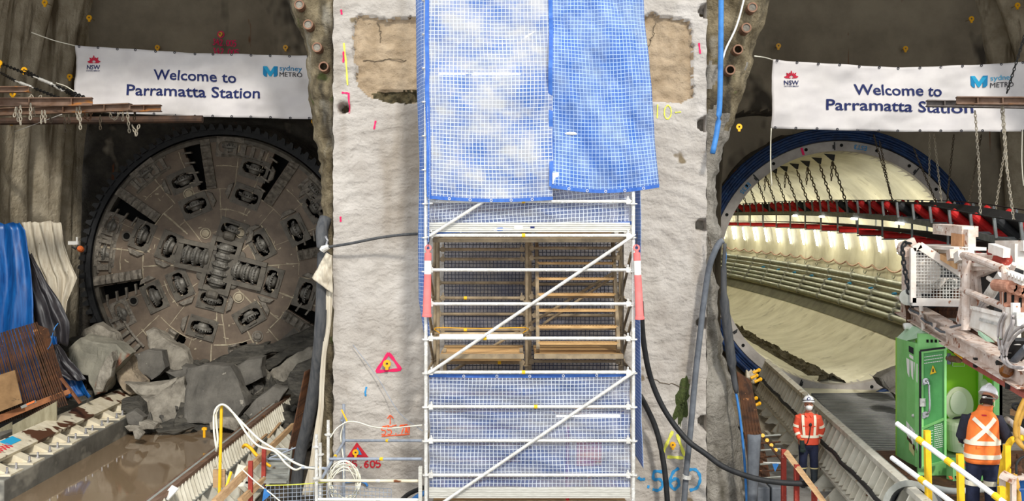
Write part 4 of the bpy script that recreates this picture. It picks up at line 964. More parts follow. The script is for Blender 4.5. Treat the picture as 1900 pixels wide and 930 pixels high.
# ================================================================== LEFT TUNNEL FLOOR: ROCK, CRADLE, BARS, SHEETS
def slab(name, poly, Y, lean, th, mat, lb, seed, cat='rock', grp='broken rock slabs below the cutterhead', rough=.05):
    """irregular slab: outline at its own distance, leaning back by `lean` m per m of height, th thick"""
    random.seed(seed); pts = [P(x, y, Y) for x, y in poly]; zb = min(p.z for p in pts); xm = sum(p.x for p in pts)/len(pts)
    tw = random.uniform(-.3, .3)
    q = []
    for i, p in enumerate(pts):
        p2 = pts[(i+1) % len(pts)]; n = max(1, int((p2-p).length/.16))
        for k in range(n):
            c = lerp(p, p2, k/n); 
            if k: c = c+V((random.gauss(0,1), 0, random.gauss(0,1)))*.018
            q.append(c)
    def place(p, e): return V((p.x, p.y+(p.z-zb)*lean+(p.x-xm)*tw+e, p.z))
    mb = MB(); cen = sum(q, V((0,0,0)))/len(q)
    shr = lambda p, k: cen+(p-cen)*k
    R = [[place(shr(p, .90+random.uniform(-.03,.03)), th) for p in q], [place(shr(p, 1.0), th*.8) for p in q], [place(p, th*.35+random.uniform(-.02,.02)) for p in q], [place(shr(p, .97), random.uniform(-.01,.03)) for p in q], [place(shr(p, .90), random.uniform(-.03,.01)) for p in q], [place(shr(p, .80), -.02) for p in q]]
    mb.loft(R); bm = mb.bm
    big = [f for f in bm.faces if len(f.verts) > 4]
    r_ = bmesh.ops.triangulate(bm, faces=big, quad_method='BEAUTY', ngon_method='BEAUTY'); bmesh.ops.subdivide_edges(bm, edges=list({e for f in r_['faces'] for e in f.edges if e.calc_length() > .25}), cuts=2, use_grid_fill=True); bmesh.ops.triangulate(bm, faces=bm.faces)
    for v in bm.verts: v.co += V((fb(v.co*1.7+V((seed,0,0))), fb(v.co*1.7+V((0,seed,0))), fb(v.co*1.7+V((0,0,seed)))))*rough*1.3+V((0,fb(v.co*5),fb(v.co*5+V((4,0,0)))))*rough*.7
    return obj(name, mb, mat, label=lb, cat=cat, group=grp)
RK = [
 ([(325,692),(360,684),(415,685),(437,712),(457,752),(430,784),(395,787),(335,788)], 25.6, .5, .55, rockA, 'largest smooth dark grey slab leaning upright in front of the cutterhead'),
 ([(250,742),(280,738),(330,702),(337,788),(318,786),(270,790)], 25.9, .45, .5, rockB, 'pale grey wedge of rock left of the largest slab'),
 ([(233,664),(262,652),(292,656),(304,684),(280,706),(255,696)], 27.0, .6, .5, rockA, 'dark angular rock above the beige boulder'),
 ([(240,622),(255,614),(300,640),(335,655),(352,688),(318,706),(300,690),(262,655)], 27.6, .8, .5, rockB, 'long pale slab lying against the lower left of the cutterhead'),
 ([(200,672),(228,660),(240,690),(262,712),(266,730),(240,735),(215,712)], 26.6, .4, .5, rockC, 'beige crumpled boulder left of the dark angular rock'),
 ([(228,712),(262,716),(322,708),(322,756),(290,742),(262,738)], 26.3, .3, .45, rockB, 'light flaky rock between the beige boulder and the largest slab'),
 ([(112,650),(135,630),(212,642),(236,660),(205,690),(196,728),(172,735),(160,700),(120,690)], 26.2, .25, .7, rockR, 'rust stained grey block at the left foot of the cutterhead'),
 ([(170,728),(180,690),(198,655),(206,672),(204,700),(188,728)], 25.6, .3, .4, rockB, 'pale upright shard beside the blue sheet'),
 ([(420,688),(450,672),(482,668),(486,702),(442,722),(428,708)], 26.4, .5, .5, rockA, 'dark wedge shaped rock right above the largest slab'),
 ([(385,672),(440,650),(490,640),(486,664),(440,680),(395,690)], 27.6, .6, .4, rockD, 'thin layered rock ledge under the middle of the cutterhead'),
 ([(480,676),(530,650),(584,624),(586,640),(530,668),(490,690)], 27.4, .6, .35, rockD, 'upper black slanting rock layer at the right below the cutterhead'),
 ([(488,640),(522,630),(560,618),(584,604),(580,630),(520,655),(488,660)], 27.8, .6, .35, rockD, 'broken rock lying on the lower right rim of the cutterhead'),
 ([(440,725),(486,702),(530,668),(584,638),(584,680),(545,715),(500,770),(462,790),(452,752)], 26.8, .5, .7, rockB, 'broad pale rubble slope right of the largest slab'),
 ([(526,700),(545,680),(580,664),(582,700),(556,738),(530,722)], 24.6, .4, .5, rockD, 'striped dark block beside the right hand steel bars'),
 ([(360,690),(300,690),(318,700),(350,712),(330,680)], 27.2, .6, .4, rockA, 'small dark rock behind the top of the largest slab'),
 ([(150,612),(172,600),(212,622),(222,640),(180,640),(140,632)], 27.8, .5, .4, rockB, 'crumbly pale ledge left of the cutterhead rim'),
 ([(100,640),(140,626),(205,640),(200,650),(120,655)], 27.2, .4, .4, rockD, 'dark cracked ledge above the rust stained block'),
 ([(384,786),(410,776),(448,780),(444,800),(388,798)], 25.2, .2, .3, rockB, 'flat pale block at the water edge'),
 ([(228,792),(250,780),(290,790),(286,798),(236,800)], 24.9, .2, .3, rockB, 'low flat rock at the left water edge'),
 ([(288,798),(330,790),(360,796),(340,802),(292,804)], 25.1, .1, .25, rockD, 'thin dark rock sheet lying at the water edge'),
 ([(244,804),(254,798),(266,806),(256,818),(248,814)], 23.9, .2, .2, rockB, 'small pale lump standing in the water'),
 ([(225,740),(245,735),(262,752),(268,772),(244,770),(226,758)], 25.4, .2, .35, rockD, 'small dark rock against the end of the plinth'),
 ([(232,770),(246,762),(266,776),(262,792),(238,786)], 24.9, .2, .3, rockA, 'small grey rock below the end of the plinth'),
 ([(448,770),(470,744),(500,722),(530,725),(505,760),(468,790)], 25.8, .4, .5, rockA, 'dull grey rock behind the ribbed rail'),
]
for i, (poly, Y, ln, th, mt, lb) in enumerate(RK): slab('rock_slab', poly, Y, ln, th, mt, lb, i+1, rough=.05 if mt is not rockA else .03)
# rubble bank behind the slabs
mb = MB()
def bank(u, v):
    x = lerp(-11.7, -4.4, u); t = v; y = lerp(25.3, 29.2, t); h = .2+1.55*t**.8*(1-.15*math.sin(u*6))
    n = NZ.cell(V((x*2.1, y*2.1, 0)))*.22+fb((x*2, y*2, 4))*.22
    return V((x, y, h+n))
mb.grid(bank, 90, 44); obj('rubble_bank', mb, rockD, label='bank of dark crushed rock piled below the cutterhead', cat='rubble', kind='stuff')
random.seed(21)
proto = None
for k in range(150):
    u, v = random.random(), random.random()*.8; p = bank(u, v)
    if proto is None:
        mb = MB(); bm = mb.bm
        for q in range(14): mb.v((random.uniform(-1,1), random.uniform(-.8,.8), random.uniform(-.5,.5)))
        bmesh.ops.convex_hull(bm, input=bm.verts)
        for vv in [x for x in bm.verts if not x.link_faces]: bm.verts.remove(vv)
        proto = obj('loose_rock', mb, rockB, local=True, label='small loose rock lying on the rubble bank', cat='rock', group='loose rocks on the rubble bank'); o = proto; rdA = proto.data.copy(); rdA.materials[0] = rockA; rdD = proto.data.copy(); rdD.materials[0] = rockD
    else:
        o = dup(proto)
        if k % 3: o.data = (rdA if k % 3 == 1 else rdD)
    s = random.uniform(.07, .16)+.22*random.random()**4; o.location = p+V((0,0,s*.1)); o.scale = (s, s, s); o.rotation_euler = (random.random()*6, random.random()*6, random.random()*6)

# ---- cradle, left beam on its plinth
mb = MB(); mb.box((-9.75, 23.5, .47), (1.5, 8.8, .56)); obj('concrete_plinth', mb, plinthm, label='long damp concrete plinth under the left cradle beam', cat='plinth', bevel=.02)
cl = thing('cradle_beam', (-9.7, 23.5, .75), 'flaking cream cradle beam bolted along the left plinth', 'cradle beam')
mb = MB(); mb.prism([(-9.42,18.9,.97),(-9.86,18.9,1.12),(-9.89,18.9,1.03),(-9.45,18.9,.90)], (0,9.4,0)); obj('sloping_rail', mb, creamrust, cl)
mb = MB(); mb.prism([(-9.55,18.9,.90),(-9.82,18.9,1.0),(-9.9,18.9,.77),(-9.75,18.9,.77)], (0,9.4,0)); obj('web', mb, cream, cl)
for i in range(9):
    y = 19.5+i*.9; b = None
    mb = MB(); mb.prism([(-9.46,y,.92),(-9.52,y,.92),(-9.75,y,.775),(-9.13,y,.775),(-9.40,y,.90)], (0,.30,0)); g = obj('gusset', mb, cream, cl)
    mb = MB(); mb.box((-9.32,y+.15,.765), (.60,.52,.03)); obj('base_plate', mb, cream, g)
    mb = MB()
    for yy in (-.03, .33): mb.lathe([(.022,0),(.022,.13)], (-9.12,y+yy,.77), n=8); mb.lathe([(.04,0),(.04,.035)], (-9.12,y+yy,.78), n=6)
    obj('anchor_bolt', mb, chrome, g)
def bm_text(txt, o, mat, h, loc, ux, uy):
    t = textmesh(txt, True)
    for v in t.bm.verts: v.co = V(loc)+V(ux)*v.co.x*h+V(uy)*v.co.y*h
    return t
rl = [c for c in cl.children if c.name.startswith('sloping')][0]
ax_ = V((-.60,0,.20)).normalized()
def onrail(x, y, k=.72):
    x *= k
    return onrail0(x, y)
def onrail0(x, y): return V((-9.42,0,.97))+ax_*x+V((0,y,0))+V((.32,0,.95)).normalized()*.006
mb = MB(); mb.prism([onrail(.3,20.65), onrail(.6,20.65), onrail(.6,21.2), onrail(.3,21.15)], V((.32,0,.95))*.003); obj('paint_patch', mb, cyanink, rl)
mb = MB(); random.seed(4)
for k in range(9):
    y = 19.5+k*.13; pts = smoothpath([onrail(.15+random.random()*.1, y), onrail(.4, y+.05), onrail(.2, y+.1), onrail(.45, y+.16)], 4); mb.tube(pts, .008, 4)
obj('paint_scrawl', mb, redspray, rl)
ribcream = M('cream rib', (236,230,212), (206,198,178), 2.5, .6, speck=[((120,80,50), 5, .72)])
# ---- cradle, right beam with stiffener ribs
c2 = thing('cradle_beam', (-5.6, 22.4, .1), 'cream ribbed cradle beam along the right side of the flooded pit', 'cradle beam')
mb = MB(); mb.prism([(-5.86,15.5,.90),(-5.56,15.5,.98),(-5.54,15.5,.93),(-5.84,15.5,.85)], (0,11.9,0)); obj('sloping_rail', mb, rustbeam, c2)
mb = MB(); mb.box((-5.74,21.4,.76), (.05,11.8,.36)); mb.box((-5.58,21.4,.57), (.36,11.8,.035)); obj('web', mb, greysteel, c2)
for k in range(62):
    y = 15.6+k*.19; mb = MB(); mb.prism([(-5.72,y,.935),(-5.53,y+.02,.935),(-5.41,y-.02,.59),(-5.72,y-.02,.59)], (0,.035,0)); obj('stiffener_rib', mb, ribcream, c2)
for k in range(13):
    y = 15.8+k*.9; mb = MB(); mb.prism([(-5.7,y,.57),(-5.40,y,.57),(-4.95,y,.12),(-5.7,y,.12)], (0,.05,0)); mb.prism([(-5.7,y+.28,.57),(-5.40,y+.28,.57),(-4.95,y+.28,.12),(-5.7,y+.28,.12)], (0,.05,0))
    g = obj('gusset', mb, creamdirt, c2); mb = MB(); mb.box((-5.2,y+.16,.11), (.75,.5,.03)); obj('base_plate', mb, creamdirt, g)
mb = MB(); mb.box((-5.6,21.3,-.02), (1.5,12.4,.24)); obj('concrete_plinth', mb, plinthm, label='low concrete strip under the ribbed cradle beam', cat='plinth')
mb = MB(); mb.prism([P(320,902,17.6),P(332,908,17.3),P(312,930,17.2),P(300,925,17.5)], (0,-.02,.02)); obj('white_card', mb, whitepl, label='white card lying on the near end of the ribbed beam', cat='card')

# ---- steel starter bars
def bars(n, fa, fb_, r, lb, grp, mat=rust):
    pr = None
    for k in range(n):
        a, b = V(fa(k/(n-1))), V(fb_(k/(n-1))); 
        mb = MB(); mb.tube([a, lerp(a,b,.5)+V((0,.02*math.sin(k*2.1),0)), b], r, 6); obj('starter_bar', mb, mat, label=lb, cat='bar', group=grp)
random.seed(12)
bars(44, lambda t: P(lerp(-48,125,t), lerp(800,752,t), 23.2), lambda t: P(lerp(-75,68,t)+random.uniform(-1,1), lerp(640,598,t), 23.6-.2*(random.random())), .016, 'rusty steel starter bar in the dense row in front of the blue tarpaulin', 'starter bars at the left wall')
bars(9, lambda t: P(lerp(100,126,t), lerp(745,735,t), 23.9), lambda t: P(lerp(72,88,t), lerp(604,610,t), 24.2), .016, 'dark starter bar behind the dense row, beside the lower blue sheet', 'starter bars behind the row')
bars(14, lambda t: P(lerp(522,548,t), lerp(905,885,t), lerp(19.0,19.8,t)), lambda t: P(lerp(566,578,t), lerp(690,684,t), lerp(19.8,20.6,t)), .015, 'rusty steel bar leaning beside the black membrane left of the pillar', 'steel bars left of the pillar')
bars(16, lambda t: P(lerp(1394,1432,t), lerp(905,905,t), lerp(19.2,19.8,t)), lambda t: P(lerp(1368,1392,t), lerp(690,706,t), lerp(19.6,20.8,t)), .015, 'dark rusty steel bar leaning beside the blue strip right of the pillar', 'steel bars right of the pillar')
# boards and timbers in front of the left bars
def plank(name, pts, d, mat, lb, cat='board', **k): mb = MB(); mb.prism(pts, d); return obj(name, mb, mat, label=lb, cat=cat, **k)
plank('plywood_sheet', [P(-40,708,22.9),P(27,687,22.9),P(41,748,22.7),P(-40,780,22.7)], (0,.03,0), ply, 'weathered plywood sheet leaning on the left starter bars', 'plywood')
plank('waling_timber', [P(-40,784,22.6),P(128,722,23.4),P(131,730,23.4),P(-40,800,22.6)], (0,.09,0), M('reddish timber', (160,104,66), (126,80,52), 4, .8), 'reddish timber laid across the left starter bars', 'timber')
plank('prop_timber', [P(110,703,23.7),P(114,701,23.7),P(150,748,23.3),P(146,750,23.3)], (0,.07,0), M('brown prop', (132,86,58), (104,66,46), 4, .8), 'thin brown timber prop at the end of the left bars', 'timber')
g = thing('spirit_level', P(53,752,22.45), 'grey and orange spirit level lying on the reddish timber', 'level'); mb = MB(); mb.beam(P(40,756,22.5),P(66,745,22.5),.05,.06); obj('body', mb, greysteel, g)
mb = MB(); mb.beam(P(50,751,22.46),P(64,745,22.46),.04,.04); obj('grip', mb, orange, g)
for a, b, lb in (((-40,822),(22,795),'formwork board at the far left behind the cradle beam'),((23,794),(105,757),'formwork board with green edge behind the cradle beam')):
    p0, p1 = P(a[0],a[1]-5,22.2), P(b[0],b[1]-12,23.0); mb = MB(); mb.prism([p0, p1, p1-V((0,0,.42)), p0-V((0,0,.46))], (0,.03,0)); obj('formwork_board', mb, board, label=lb, cat='board', group='formwork boards')
mb = MB(); mb.box(V((-10.9,23.6,.55)), (.7,8,.7)); obj('back_kerb', mb, plinthm, label='concrete kerb behind the left cradle beam', cat='kerb')

# ---- hung sheets on the left wall
def drape(name, outline, Y, depth, folds, mat, lb, seed, cat='sheet', lean=0, nu=36, nv=24):
    """outline: list of (py, x_left, x_right) rows from top to bottom"""
    rows = outline
    def fn(u, v):
        y = lerp(rows[0][0], rows[-1][0], v); xl = interp([(r[0], r[1]) for r in rows], y); xr = interp([(r[0], r[2]) for r in rows], y)
        p = P(lerp(xl, xr, u)+2*fb((u*3, v*4, seed)), y+(4*fb((u*5,1,seed)) if v in (0,1) else 0), Y); p.y += depth*math.sin(u*folds*2*PI+seed+1.5*fb((u*2, v*2, seed)))*(.5+.5*v)+depth*1.2*fb((u*3, v*1.5, seed))-lean*v; return p
    mb = MB(); mb.grid(fn, nu, nv); return obj(name, mb, mat, label=lb, cat=cat, smooth=True, solid=.012)
drape('blue_tarpaulin', [(414,-50,38),(425,-55,48),(480,-60,58),(560,-66,68),(640,-70,76),(740,-70,96)], 24.5, .10, 3.5, bluetarp, 'bright blue tarpaulin hanging in folds on the left wall', 1, lean=.3)
drape('liner_sheet', [(470,46,56),(520,52,84),(560,58,108),(600,64,128),(640,92,126)], 24.9, .07, 2, darktarp, 'black liner hanging between the blue tarpaulin and the pale sheet', 2)
drape('geotextile_sheet', [(412,40,112),(450,48,118),(500,58,136),(515,66,142),(560,88,124),(590,112,120)], 25.6, .07, 4, whitetarp, 'pale geotextile sheet hanging beside the blue tarpaulin', 3)
drape('tarpaulin_offcut', [(625,92,104),(680,100,112),(700,108,150),(736,122,170)], 24.7, .04, 1, bluetarp, 'lower blue sheet curling out beside the rust stained block', 4)
drape('liner_fold', [(640,98,108),(670,100,128),(688,104,146),(706,130,160)], 24.5, .06, 1.5, darktarp, 'black fold of liner over the lower blue sheet', 5)
g = rope('blue_rope', [P(108,600,24.2),P(100,612,24.1),P(94,640,24.1),P(86,652,24.1),P(92,662,24.1),P(88,668,24.1)], .012, bluehose, 'loose blue cord hanging from the black liner', 'cord')
# small survey bracket
g = thing('survey_prism', P(140,462,27.6), 'small white survey bracket with orange prism left of the cutterhead', 'prism'); mb = MB(); mb.beam(P(127,451,27.6),P(146,451,27.6),.06,.09); mb.beam(P(143,440,27.55),P(143,454,27.55),.04,.04); obj('bracket', mb, whitepl, g)
mb = MB(); mb.tube([P(146,455,27.55),P(140,462,27.5),P(134,458,27.5)], .03, 6); obj('cable_loop', mb, rub, g); mb = MB(); mb.lathe([(.05,0),(.08,.04),(.08,.14),(.05,.18)], P(152,464,27.6), V((0,-1,.3)), 12); obj('prism_head', mb, orange, g)

# ---- beside the left lip: membrane, flap, hoses
rope('black_hose_bundle', [P(604,405,18.2),P(597,430,18.1),P(600,470,18.0),P(598,540,18.0),P(594,620,18.0),P(586,700,18.2),P(572,780,18.4),P(556,850,18.6),P(548,925,18.6)], .105, rubgrey, 'thick dusty black pipe hanging down the left lip', 'pipe', n=14)
def tri(name, pts, mat, lb, cat='sheet'):
    a, b, c, d = [V(p) for p in pts]; mb = MB(); mb.grid(lambda u, v: lerp(lerp(a,b,u),lerp(d,c,u),v)+V((0,-.06*math.sin(PI*u)+.05*fb((u*3,v*4,1)),0)), 14, 24); return obj(name, mb, mat, label=lb, cat=cat, smooth=True, solid=.01)
tri('geotextile_flap', [P(606,468,17.88),P(616,474,17.88),P(618,545,17.86),P(579,516,17.84)], whitetarp, 'white geotextile corner folded over the black pipe')
drape('geotextile_strip', [(540,606,617),(600,603,615),(660,597,604),(760,590,600),(850,576,592),(920,560,584)], 17.95, .03, 1, whitetarp, 'long pale geotextile strip trailing beside the black pipe', 7, nu=8, nv=30)
rope('air_hose', [P(606,459,17.8),P(650,452,17.7),P(700,442,17.6),P(745,436,17.5),P(785,434,17.4)], .024, rubgrey, 'black hose stretched across the pillar to the scaffold', 'hose', n=10)
g = thing('hose_coupling', P(603,463,17.8), 'bright metal coupling at the left end of the air hose', 'coupling'); mb = MB(); mb.tube([P(597,466,17.8),P(600,462,17.8),P(610,458,17.78)], [.05,.06,.04], 10); obj('coupling_body', mb, galv, g)
mb = MB(); mb.tube([P(605,458,17.8),P(608,446,17.8),P(604,438,17.8)], .018, 6); obj('latch', mb, chrome, g)

# ---- yellow pole with cable loop, timber rails, posts, flag
mb = MB(); mb.tube([P(406,960,17.6),P(411,750,17.6)], .026, 8); obj('yellow_pole', mb, yellow, label='tall thin yellow pole holding up the white cable loop', cat='pole')
rope('white_cable', [P(402,835,17.5),P(397,800,17.5),P(398,765,17.5),P(410,751,17.5),P(424,757,17.5),P(442,780,17.5),P(460,808,17.4),P(480,828,17.3),P(510,838,17.2),P(530,860,17.1),P(548,872,17.0),P(562,868,16.9),P(590,870,16.8)], .018, whitehose, 'cream cable looped over the yellow pole', 'cable')
rope('white_cable', [P(401,838,17.55),P(404,815,17.55),P(401,770,17.55),P(412,751,17.55),P(430,764,17.5),P(446,781,17.5),P(480,815,17.3),P(510,834,17.2),P(545,858,17.0),P(575,869,16.9),P(592,871,16.8)], .018, whitehose, 'second cream cable beside the first on the yellow pole', 'cable')
plank('handrail_timber', [P(392,928,15.0),P(540,786,21.0),P(543,792,21.0),P(398,940,15.0)], (.05,.05,0), timber, 'long sawn timber handrail beside the ribbed beam', 'timber')
plank('handrail_timber', [P(440,926,16.2),P(486,886,17.6),P(487,894,17.6),P(446,936,16.2)], (.05,.05,0), timber, 'short lower timber handrail behind the red post', 'timber')
for a, b, Y, lb in (((465,960),(465,856),16.8,'bright red post carrying the timber handrail'),((489,905),(490,832),17.8,'faded red post beside the steel steps')):
    mb = MB(); mb.beam(P(*a,Y),P(*b,Y),.065,.065); obj('red_post', mb, redpaint, label=lb, cat='post')
g = thing('steel_bracket', P(445,903,17.4), 'white steel plate with bolt holes behind the timber handrail', 'plate'); mb = MB(); mb.prism([P(429,903,17.4),P(460,903,17.4),P(460,866,17.6),P(442,862,17.6)], (0,.02,0)); obj('plate', mb, creamdirt, g)
for x, y in ((452,884),(449,892),(458,896)): mb = MB(); mb.lathe([(.022,0),(.022,.015)], P(x,y,17.44), V((0,-1,0)), 10); obj('bolt_hole', mb, black, g)
mb = MB(); mb.tube([P(429,876,16.9),P(404,955,16.5)], .022, 8); obj('yellow_bar', mb, yellow, label='short slanting yellow bar beside the yellow pole', cat='bar')
mb = MB(); mb.box(P(407,888,18.2), (.2,.06,.3)); obj('timber_block', mb, timber, label='small timber block behind the yellow pole', cat='block')
g = rope('bunting_line', [P(446,868,16.4),P(475,895,16.1),P(505,918,15.8),P(530,940,15.6)], .010, whitehose, 'white bunting line with blue pennant at the bottom left', 'bunting')
mb = MB(); mb.prism([P(490,906,15.9),P(505,916,15.85),P(486,932,15.9)], (0,.006,0)); obj('pennant', mb, bluehose, g)
rope('yellow_strap', [P(451,830,18.3),P(456,826,18.2),P(466,833,18.2),P(474,843,18.1),P(484,852,18.1)], .03, yelplas, 'yellow lifting strap draped on the ribbed beam', 'strap')
rope('yellow_strap', [P(482,852,18.1),P(496,862,18.0),P(502,866,18.0)], .025, yelplas, 'second yellow strap beside the faded red post', 'strap')
# steel steps and the brace bars beside them
g = thing('steel_steps', P(515,890,17.9), 'grey steel steps climbing behind the faded red post', 'steps')
for k in range(7): mb = MB(); p = P(511+k*1.5, 893-k*9, 17.6+k*.28); mb.box(p, (.40,.2,.03)); obj('tread', mb, greysteel, g)
for s in (-.2, .2): mb = MB(); mb.beam(P(511,897,17.6)+V((s,0,0)), P(521,835,19.4)+V((s,0,0)), .03, .12); obj('stringer', mb, greysteel, g)
for a, b in (((495,852),(552,853)),((512,833),(535,834)),((500,850),(556,828))): mb = MB(); mb.tube([P(*a,18.6),P(*b,18.6)], .014, 6); obj('brace_bar', mb, galvblue, g)
# loose timber and plates lying across the lower brackets
for i, (a, b, Y, lb) in enumerate((((440,888),(540,790),19.5,'upper thin batten lying over the bracket feet'),((470,828),(495,806),20.4,'short thin batten across the ribbed beam'),((498,812),(520,785),21.5,'short batten higher up across the ribbed beam'))):
    mb = MB(); mb.beam(P(*a,Y),P(*b,Y+1.5),.05,.03); obj('timber_batten', mb, timber, label=lb, cat='timber')
# yellow tap standing in the water
g = thing('yellow_valve', P(379,806,24.0), 'tiny yellow valve standing in the flooded pit', 'valve'); mb = MB(); mb.tube([P(379,812,24.0),P(379,793,24.0)], .03, 8); mb.beam(P(375,796,24),P(384,796,24),.06,.05); obj('body', mb, yelplas, g)

# ---- guard-rail bay at the foot of the pillar
gb = thing('guard_rail_bay', P(640,960,16.6), 'low galvanised scaffold guard rail bay at the left foot of the tower', 'scaffold')
for a, b, Y in (((587,1000),(587,806),16.0),((594,1000),(594,822),16.2),((609,1000),(609,780),16.8),((638,1000),(638,750),17.6)):
    mb = MB(); mb.tube([P(*a,Y),P(*b,Y)], .025, 10)
    for k in (.12, .42, .70): mb.lathe([(.028,-.01),(.06,-.01),(.06,.008),(.028,.008)], lerp(P(*b,Y), P(*a,Y), k), n=8)
    obj('standard', mb, galv if Y < 17 else galvblue, gb)
for p, q, mt in ((P(590,892,16.1),P(783,893,15.95),cream),(P(611,852,16.8),P(783,852,15.98),galvblue),(P(640,818,17.6),P(783,818,16.0),galvblue),(P(594,893,16.15),P(640,817,17.6),galvblue),(P(560,868,16.9),P(612,870,16.8),galvblue),(P(590,927,16.1),P(783,928,15.95),whitepl)):
    mb = MB(); mb.tube([p, q], .023, 10); o = obj('rail', mb, mt, gb); mb = MB(); c = lerp(p, q, .58); d = (q-p).normalized(); mb.tube([c-d*.03, c+d*.03], .026, 8); obj('marker_band', mb, yellow if mt is galvblue else galv, o)
# coiled cable
g = thing('cable_coil', P(642,925,16.4), 'large coil of cream cable hanging on the guard rail bay', 'cable')
random.seed(6)
for k in range(9):
    c = P(638+random.uniform(-4,4), 893+random.uniform(-3,4), 16.5); rx, rz = random.uniform(.16,.24), random.uniform(.2,.34); ph = random.uniform(0,6); mb = MB()
    mb.tube([c+V((rx*math.cos(t*PI/10)+.02*math.sin(t+ph), -.05+.05*math.sin(t*.6+ph), rz*math.sin(t*PI/10))) for t in range(21)], .008, 5); obj('cable_turn', mb, whitehose, g, smooth=True)
rope('white_cable', [P(613,812,17.0),P(625,795,17.2),P(645,783,17.3),P(665,784,17.2),P(690,792,17.0),P(720,795,16.6),P(745,793,16.3),P(783,789,16.0)], .010, whitehose, 'cream cable sagging from the guard rail bay to the scaffold tower', 'cable')
rope('white_cable', [P(638,890,17.0),P(637,850,17.3),P(632,810,17.4),P(640,783,17.3)], .010, whitehose, 'cream cable hanging down the rear guard rail post', 'cable')
mb = MB(); mb.tube([P(634,761,17.5),P(645,784,17.3)], .014, 6); obj('yellow_tie', mb, yelplas, label='yellow cable tie on the rear guard rail post', cat='tie')
rope('wire_rope', [P(655,640,17.9),P(700,700,17.85),P(740,765,17.6),P(784,800,16.4)], .006, galvblue, 'thin grey wire slanting down the pillar', 'wire')
def meshfence(name, a, b, ztop, zbot, lb, cell=.06, mat=galvblue, r=.004):
    a, b = V(a), V(b); mb = MB(); n = int((b-a).length/cell); h = ztop-zbot
    for k in range(n+1): p = lerp(a, b, k/n); mb.beam(V((p.x,p.y,zbot)), V((p.x,p.y,ztop)), r*2, r*2, V((0,1,0)))
    for k in range(int(h/cell)+1): z = ztop-k*cell; mb.beam(V((a.x,a.y-.004,z)), V((b.x,b.y-.004,z)), r*2, r*2)
    return obj(name, mb, mat, label=lb, cat='mesh')
meshfence('wire_mesh', P(494,902,16.0), P(606,900,16.2), P(500,902,16).z, P(500,950,16).z, 'grey wire mesh panel at the bottom left beside the guard rail')
meshfence('wire_mesh', P(612,904,16.4), P(726,904,16.2), P(650,904,16.3).z, P(650,950,16.3).z, 'grey wire mesh panel behind the cable coil')
rope('yellow_rope', [P(492,901,15.9),P(540,900,15.9),P(608,895,16.2)], .008, yelspray, 'thin yellow rope along the top of the left wire mesh', 'rope')
rope('black_hose', [P(745,928,16.8),P(760,916,16.7),P(785,905,16.4)], .035, rub, 'black hose emerging below the left end of the scaffold tower', 'hose', n=10)
rope('blue_pipe', [P(758,935,16.6),P(775,922,16.5),P(790,914,16.4)], .04, bluehose, 'short blue pipe below the left end of the scaffold tower', 'hose', n=8)
rope('blue_pipe', [P(640,895,17.94),P(665,893,17.94),P(678,897,17.94),P(682,903,17.94)], .02, bluehose, 'small blue hose behind the cable coil', 'hose', n=8)
# ================================================================== RIGHT OF THE PILLAR
rope('blue_hose', [P(1338,-60,17.7),P(1338,0,17.7),P(1337,120,17.7),P(1335,200,17.7),P(1330,245,17.65),P(1322,285,17.6)], .045, bluehose, 'thick bright blue hose hanging down the right lip', 'hose', n=12)
rope('grey_wire', [P(1392,-60,18.0),P(1380,0,18.0),P(1366,50,17.95),P(1348,88,17.9),P(1341,110,17.85)], .018, galv, 'grey cable slanting behind the blue hose', 'cable')
rope('black_hose', [P(1189,560,17.0),P(1193,625,17.2),P(1204,690,17.4),P(1222,740,17.5),P(1245,780,17.5),P(1276,818,17.4),P(1310,843,17.3),P(1340,865,17.2),P(1375,880,17.1),P(1410,890,17.0),P(1452,896,17.0),P(1500,898,17.0)], .045, rub, 'longest black hose sweeping from the scaffold across to the right', 'hose', n=10)
rope('black_hose', [P(1188,735,17.3),P(1200,757,17.5),P(1215,790,17.6),P(1226,830,17.6),P(1234,880,17.6),P(1239,940,17.6)], .045, rub, 'short black hose dropping straight down beside the scaffold', 'hose', n=10)
g = rope('grey_conduit', [P(1342,446,17.6),P(1334,452,17.6),P(1325,470,17.6),P(1315,500,17.65),P(1306,560,17.7),P(1299,620,17.7),P(1290,700,17.7),P(1282,790,17.7),P(1274,870,17.7),P(1268,950,17.7)], .05, greyhose, 'straight grey conduit running down the right edge of the pillar', 'conduit', n=10)
mb = MB(); c = P(1274,889,17.65); mb.ring(c, V((.1,0,1)), .05, .075, .06, 12); obj('clamp_collar', mb, galv, g)
obj('hanging_chain', chain([P(1314,440,17.8),P(1318,455,17.75),P(1322,470,17.65)], .07, .008), chainrust, label='short rusty chain tying the conduit to the pillar', cat='chain')
rope('black_membrane', [P(1345,452,17.7),P(1343,500,17.75),P(1344,560,17.8),P(1351,620,17.9),P(1360,690,18.0),P(1367,730,18.0)], [.03]*4*1+[.05]*4+[.08]*4+[.08]*4+[.05]*4+[.03], rubgrey, 'black rubber strip hanging from the conduit end', 'strip', n=8)
rope('blue_strip', [P(1344,455,17.75),P(1346,480,17.8),P(1341,520,17.85),P(1346,600,17.9),P(1358,690,18.0),P(1371,760,18.0),P(1381,850,18.0),P(1386,945,18.0)], .022, bluehose, 'thin blue strip following the right edge of the right lip', 'strip', n=6)
mb = MB(); mb.grid(lambda u, v: P(lerp(1387,lerp(1412,1404,v),u), lerp(806,945,v), 17.6)+V((0,-.06*math.sin(PI*u),0)), 8, 10); obj('grey_sheet', mb, greyhose, label='curved grey plastic sheet standing below the right lip', cat='sheet', smooth=True, solid=.012)
g = thing('rebar_ladder', P(1430,905,18.6), 'steel bar ladder with yellow end caps left of the standing worker', 'ladder')
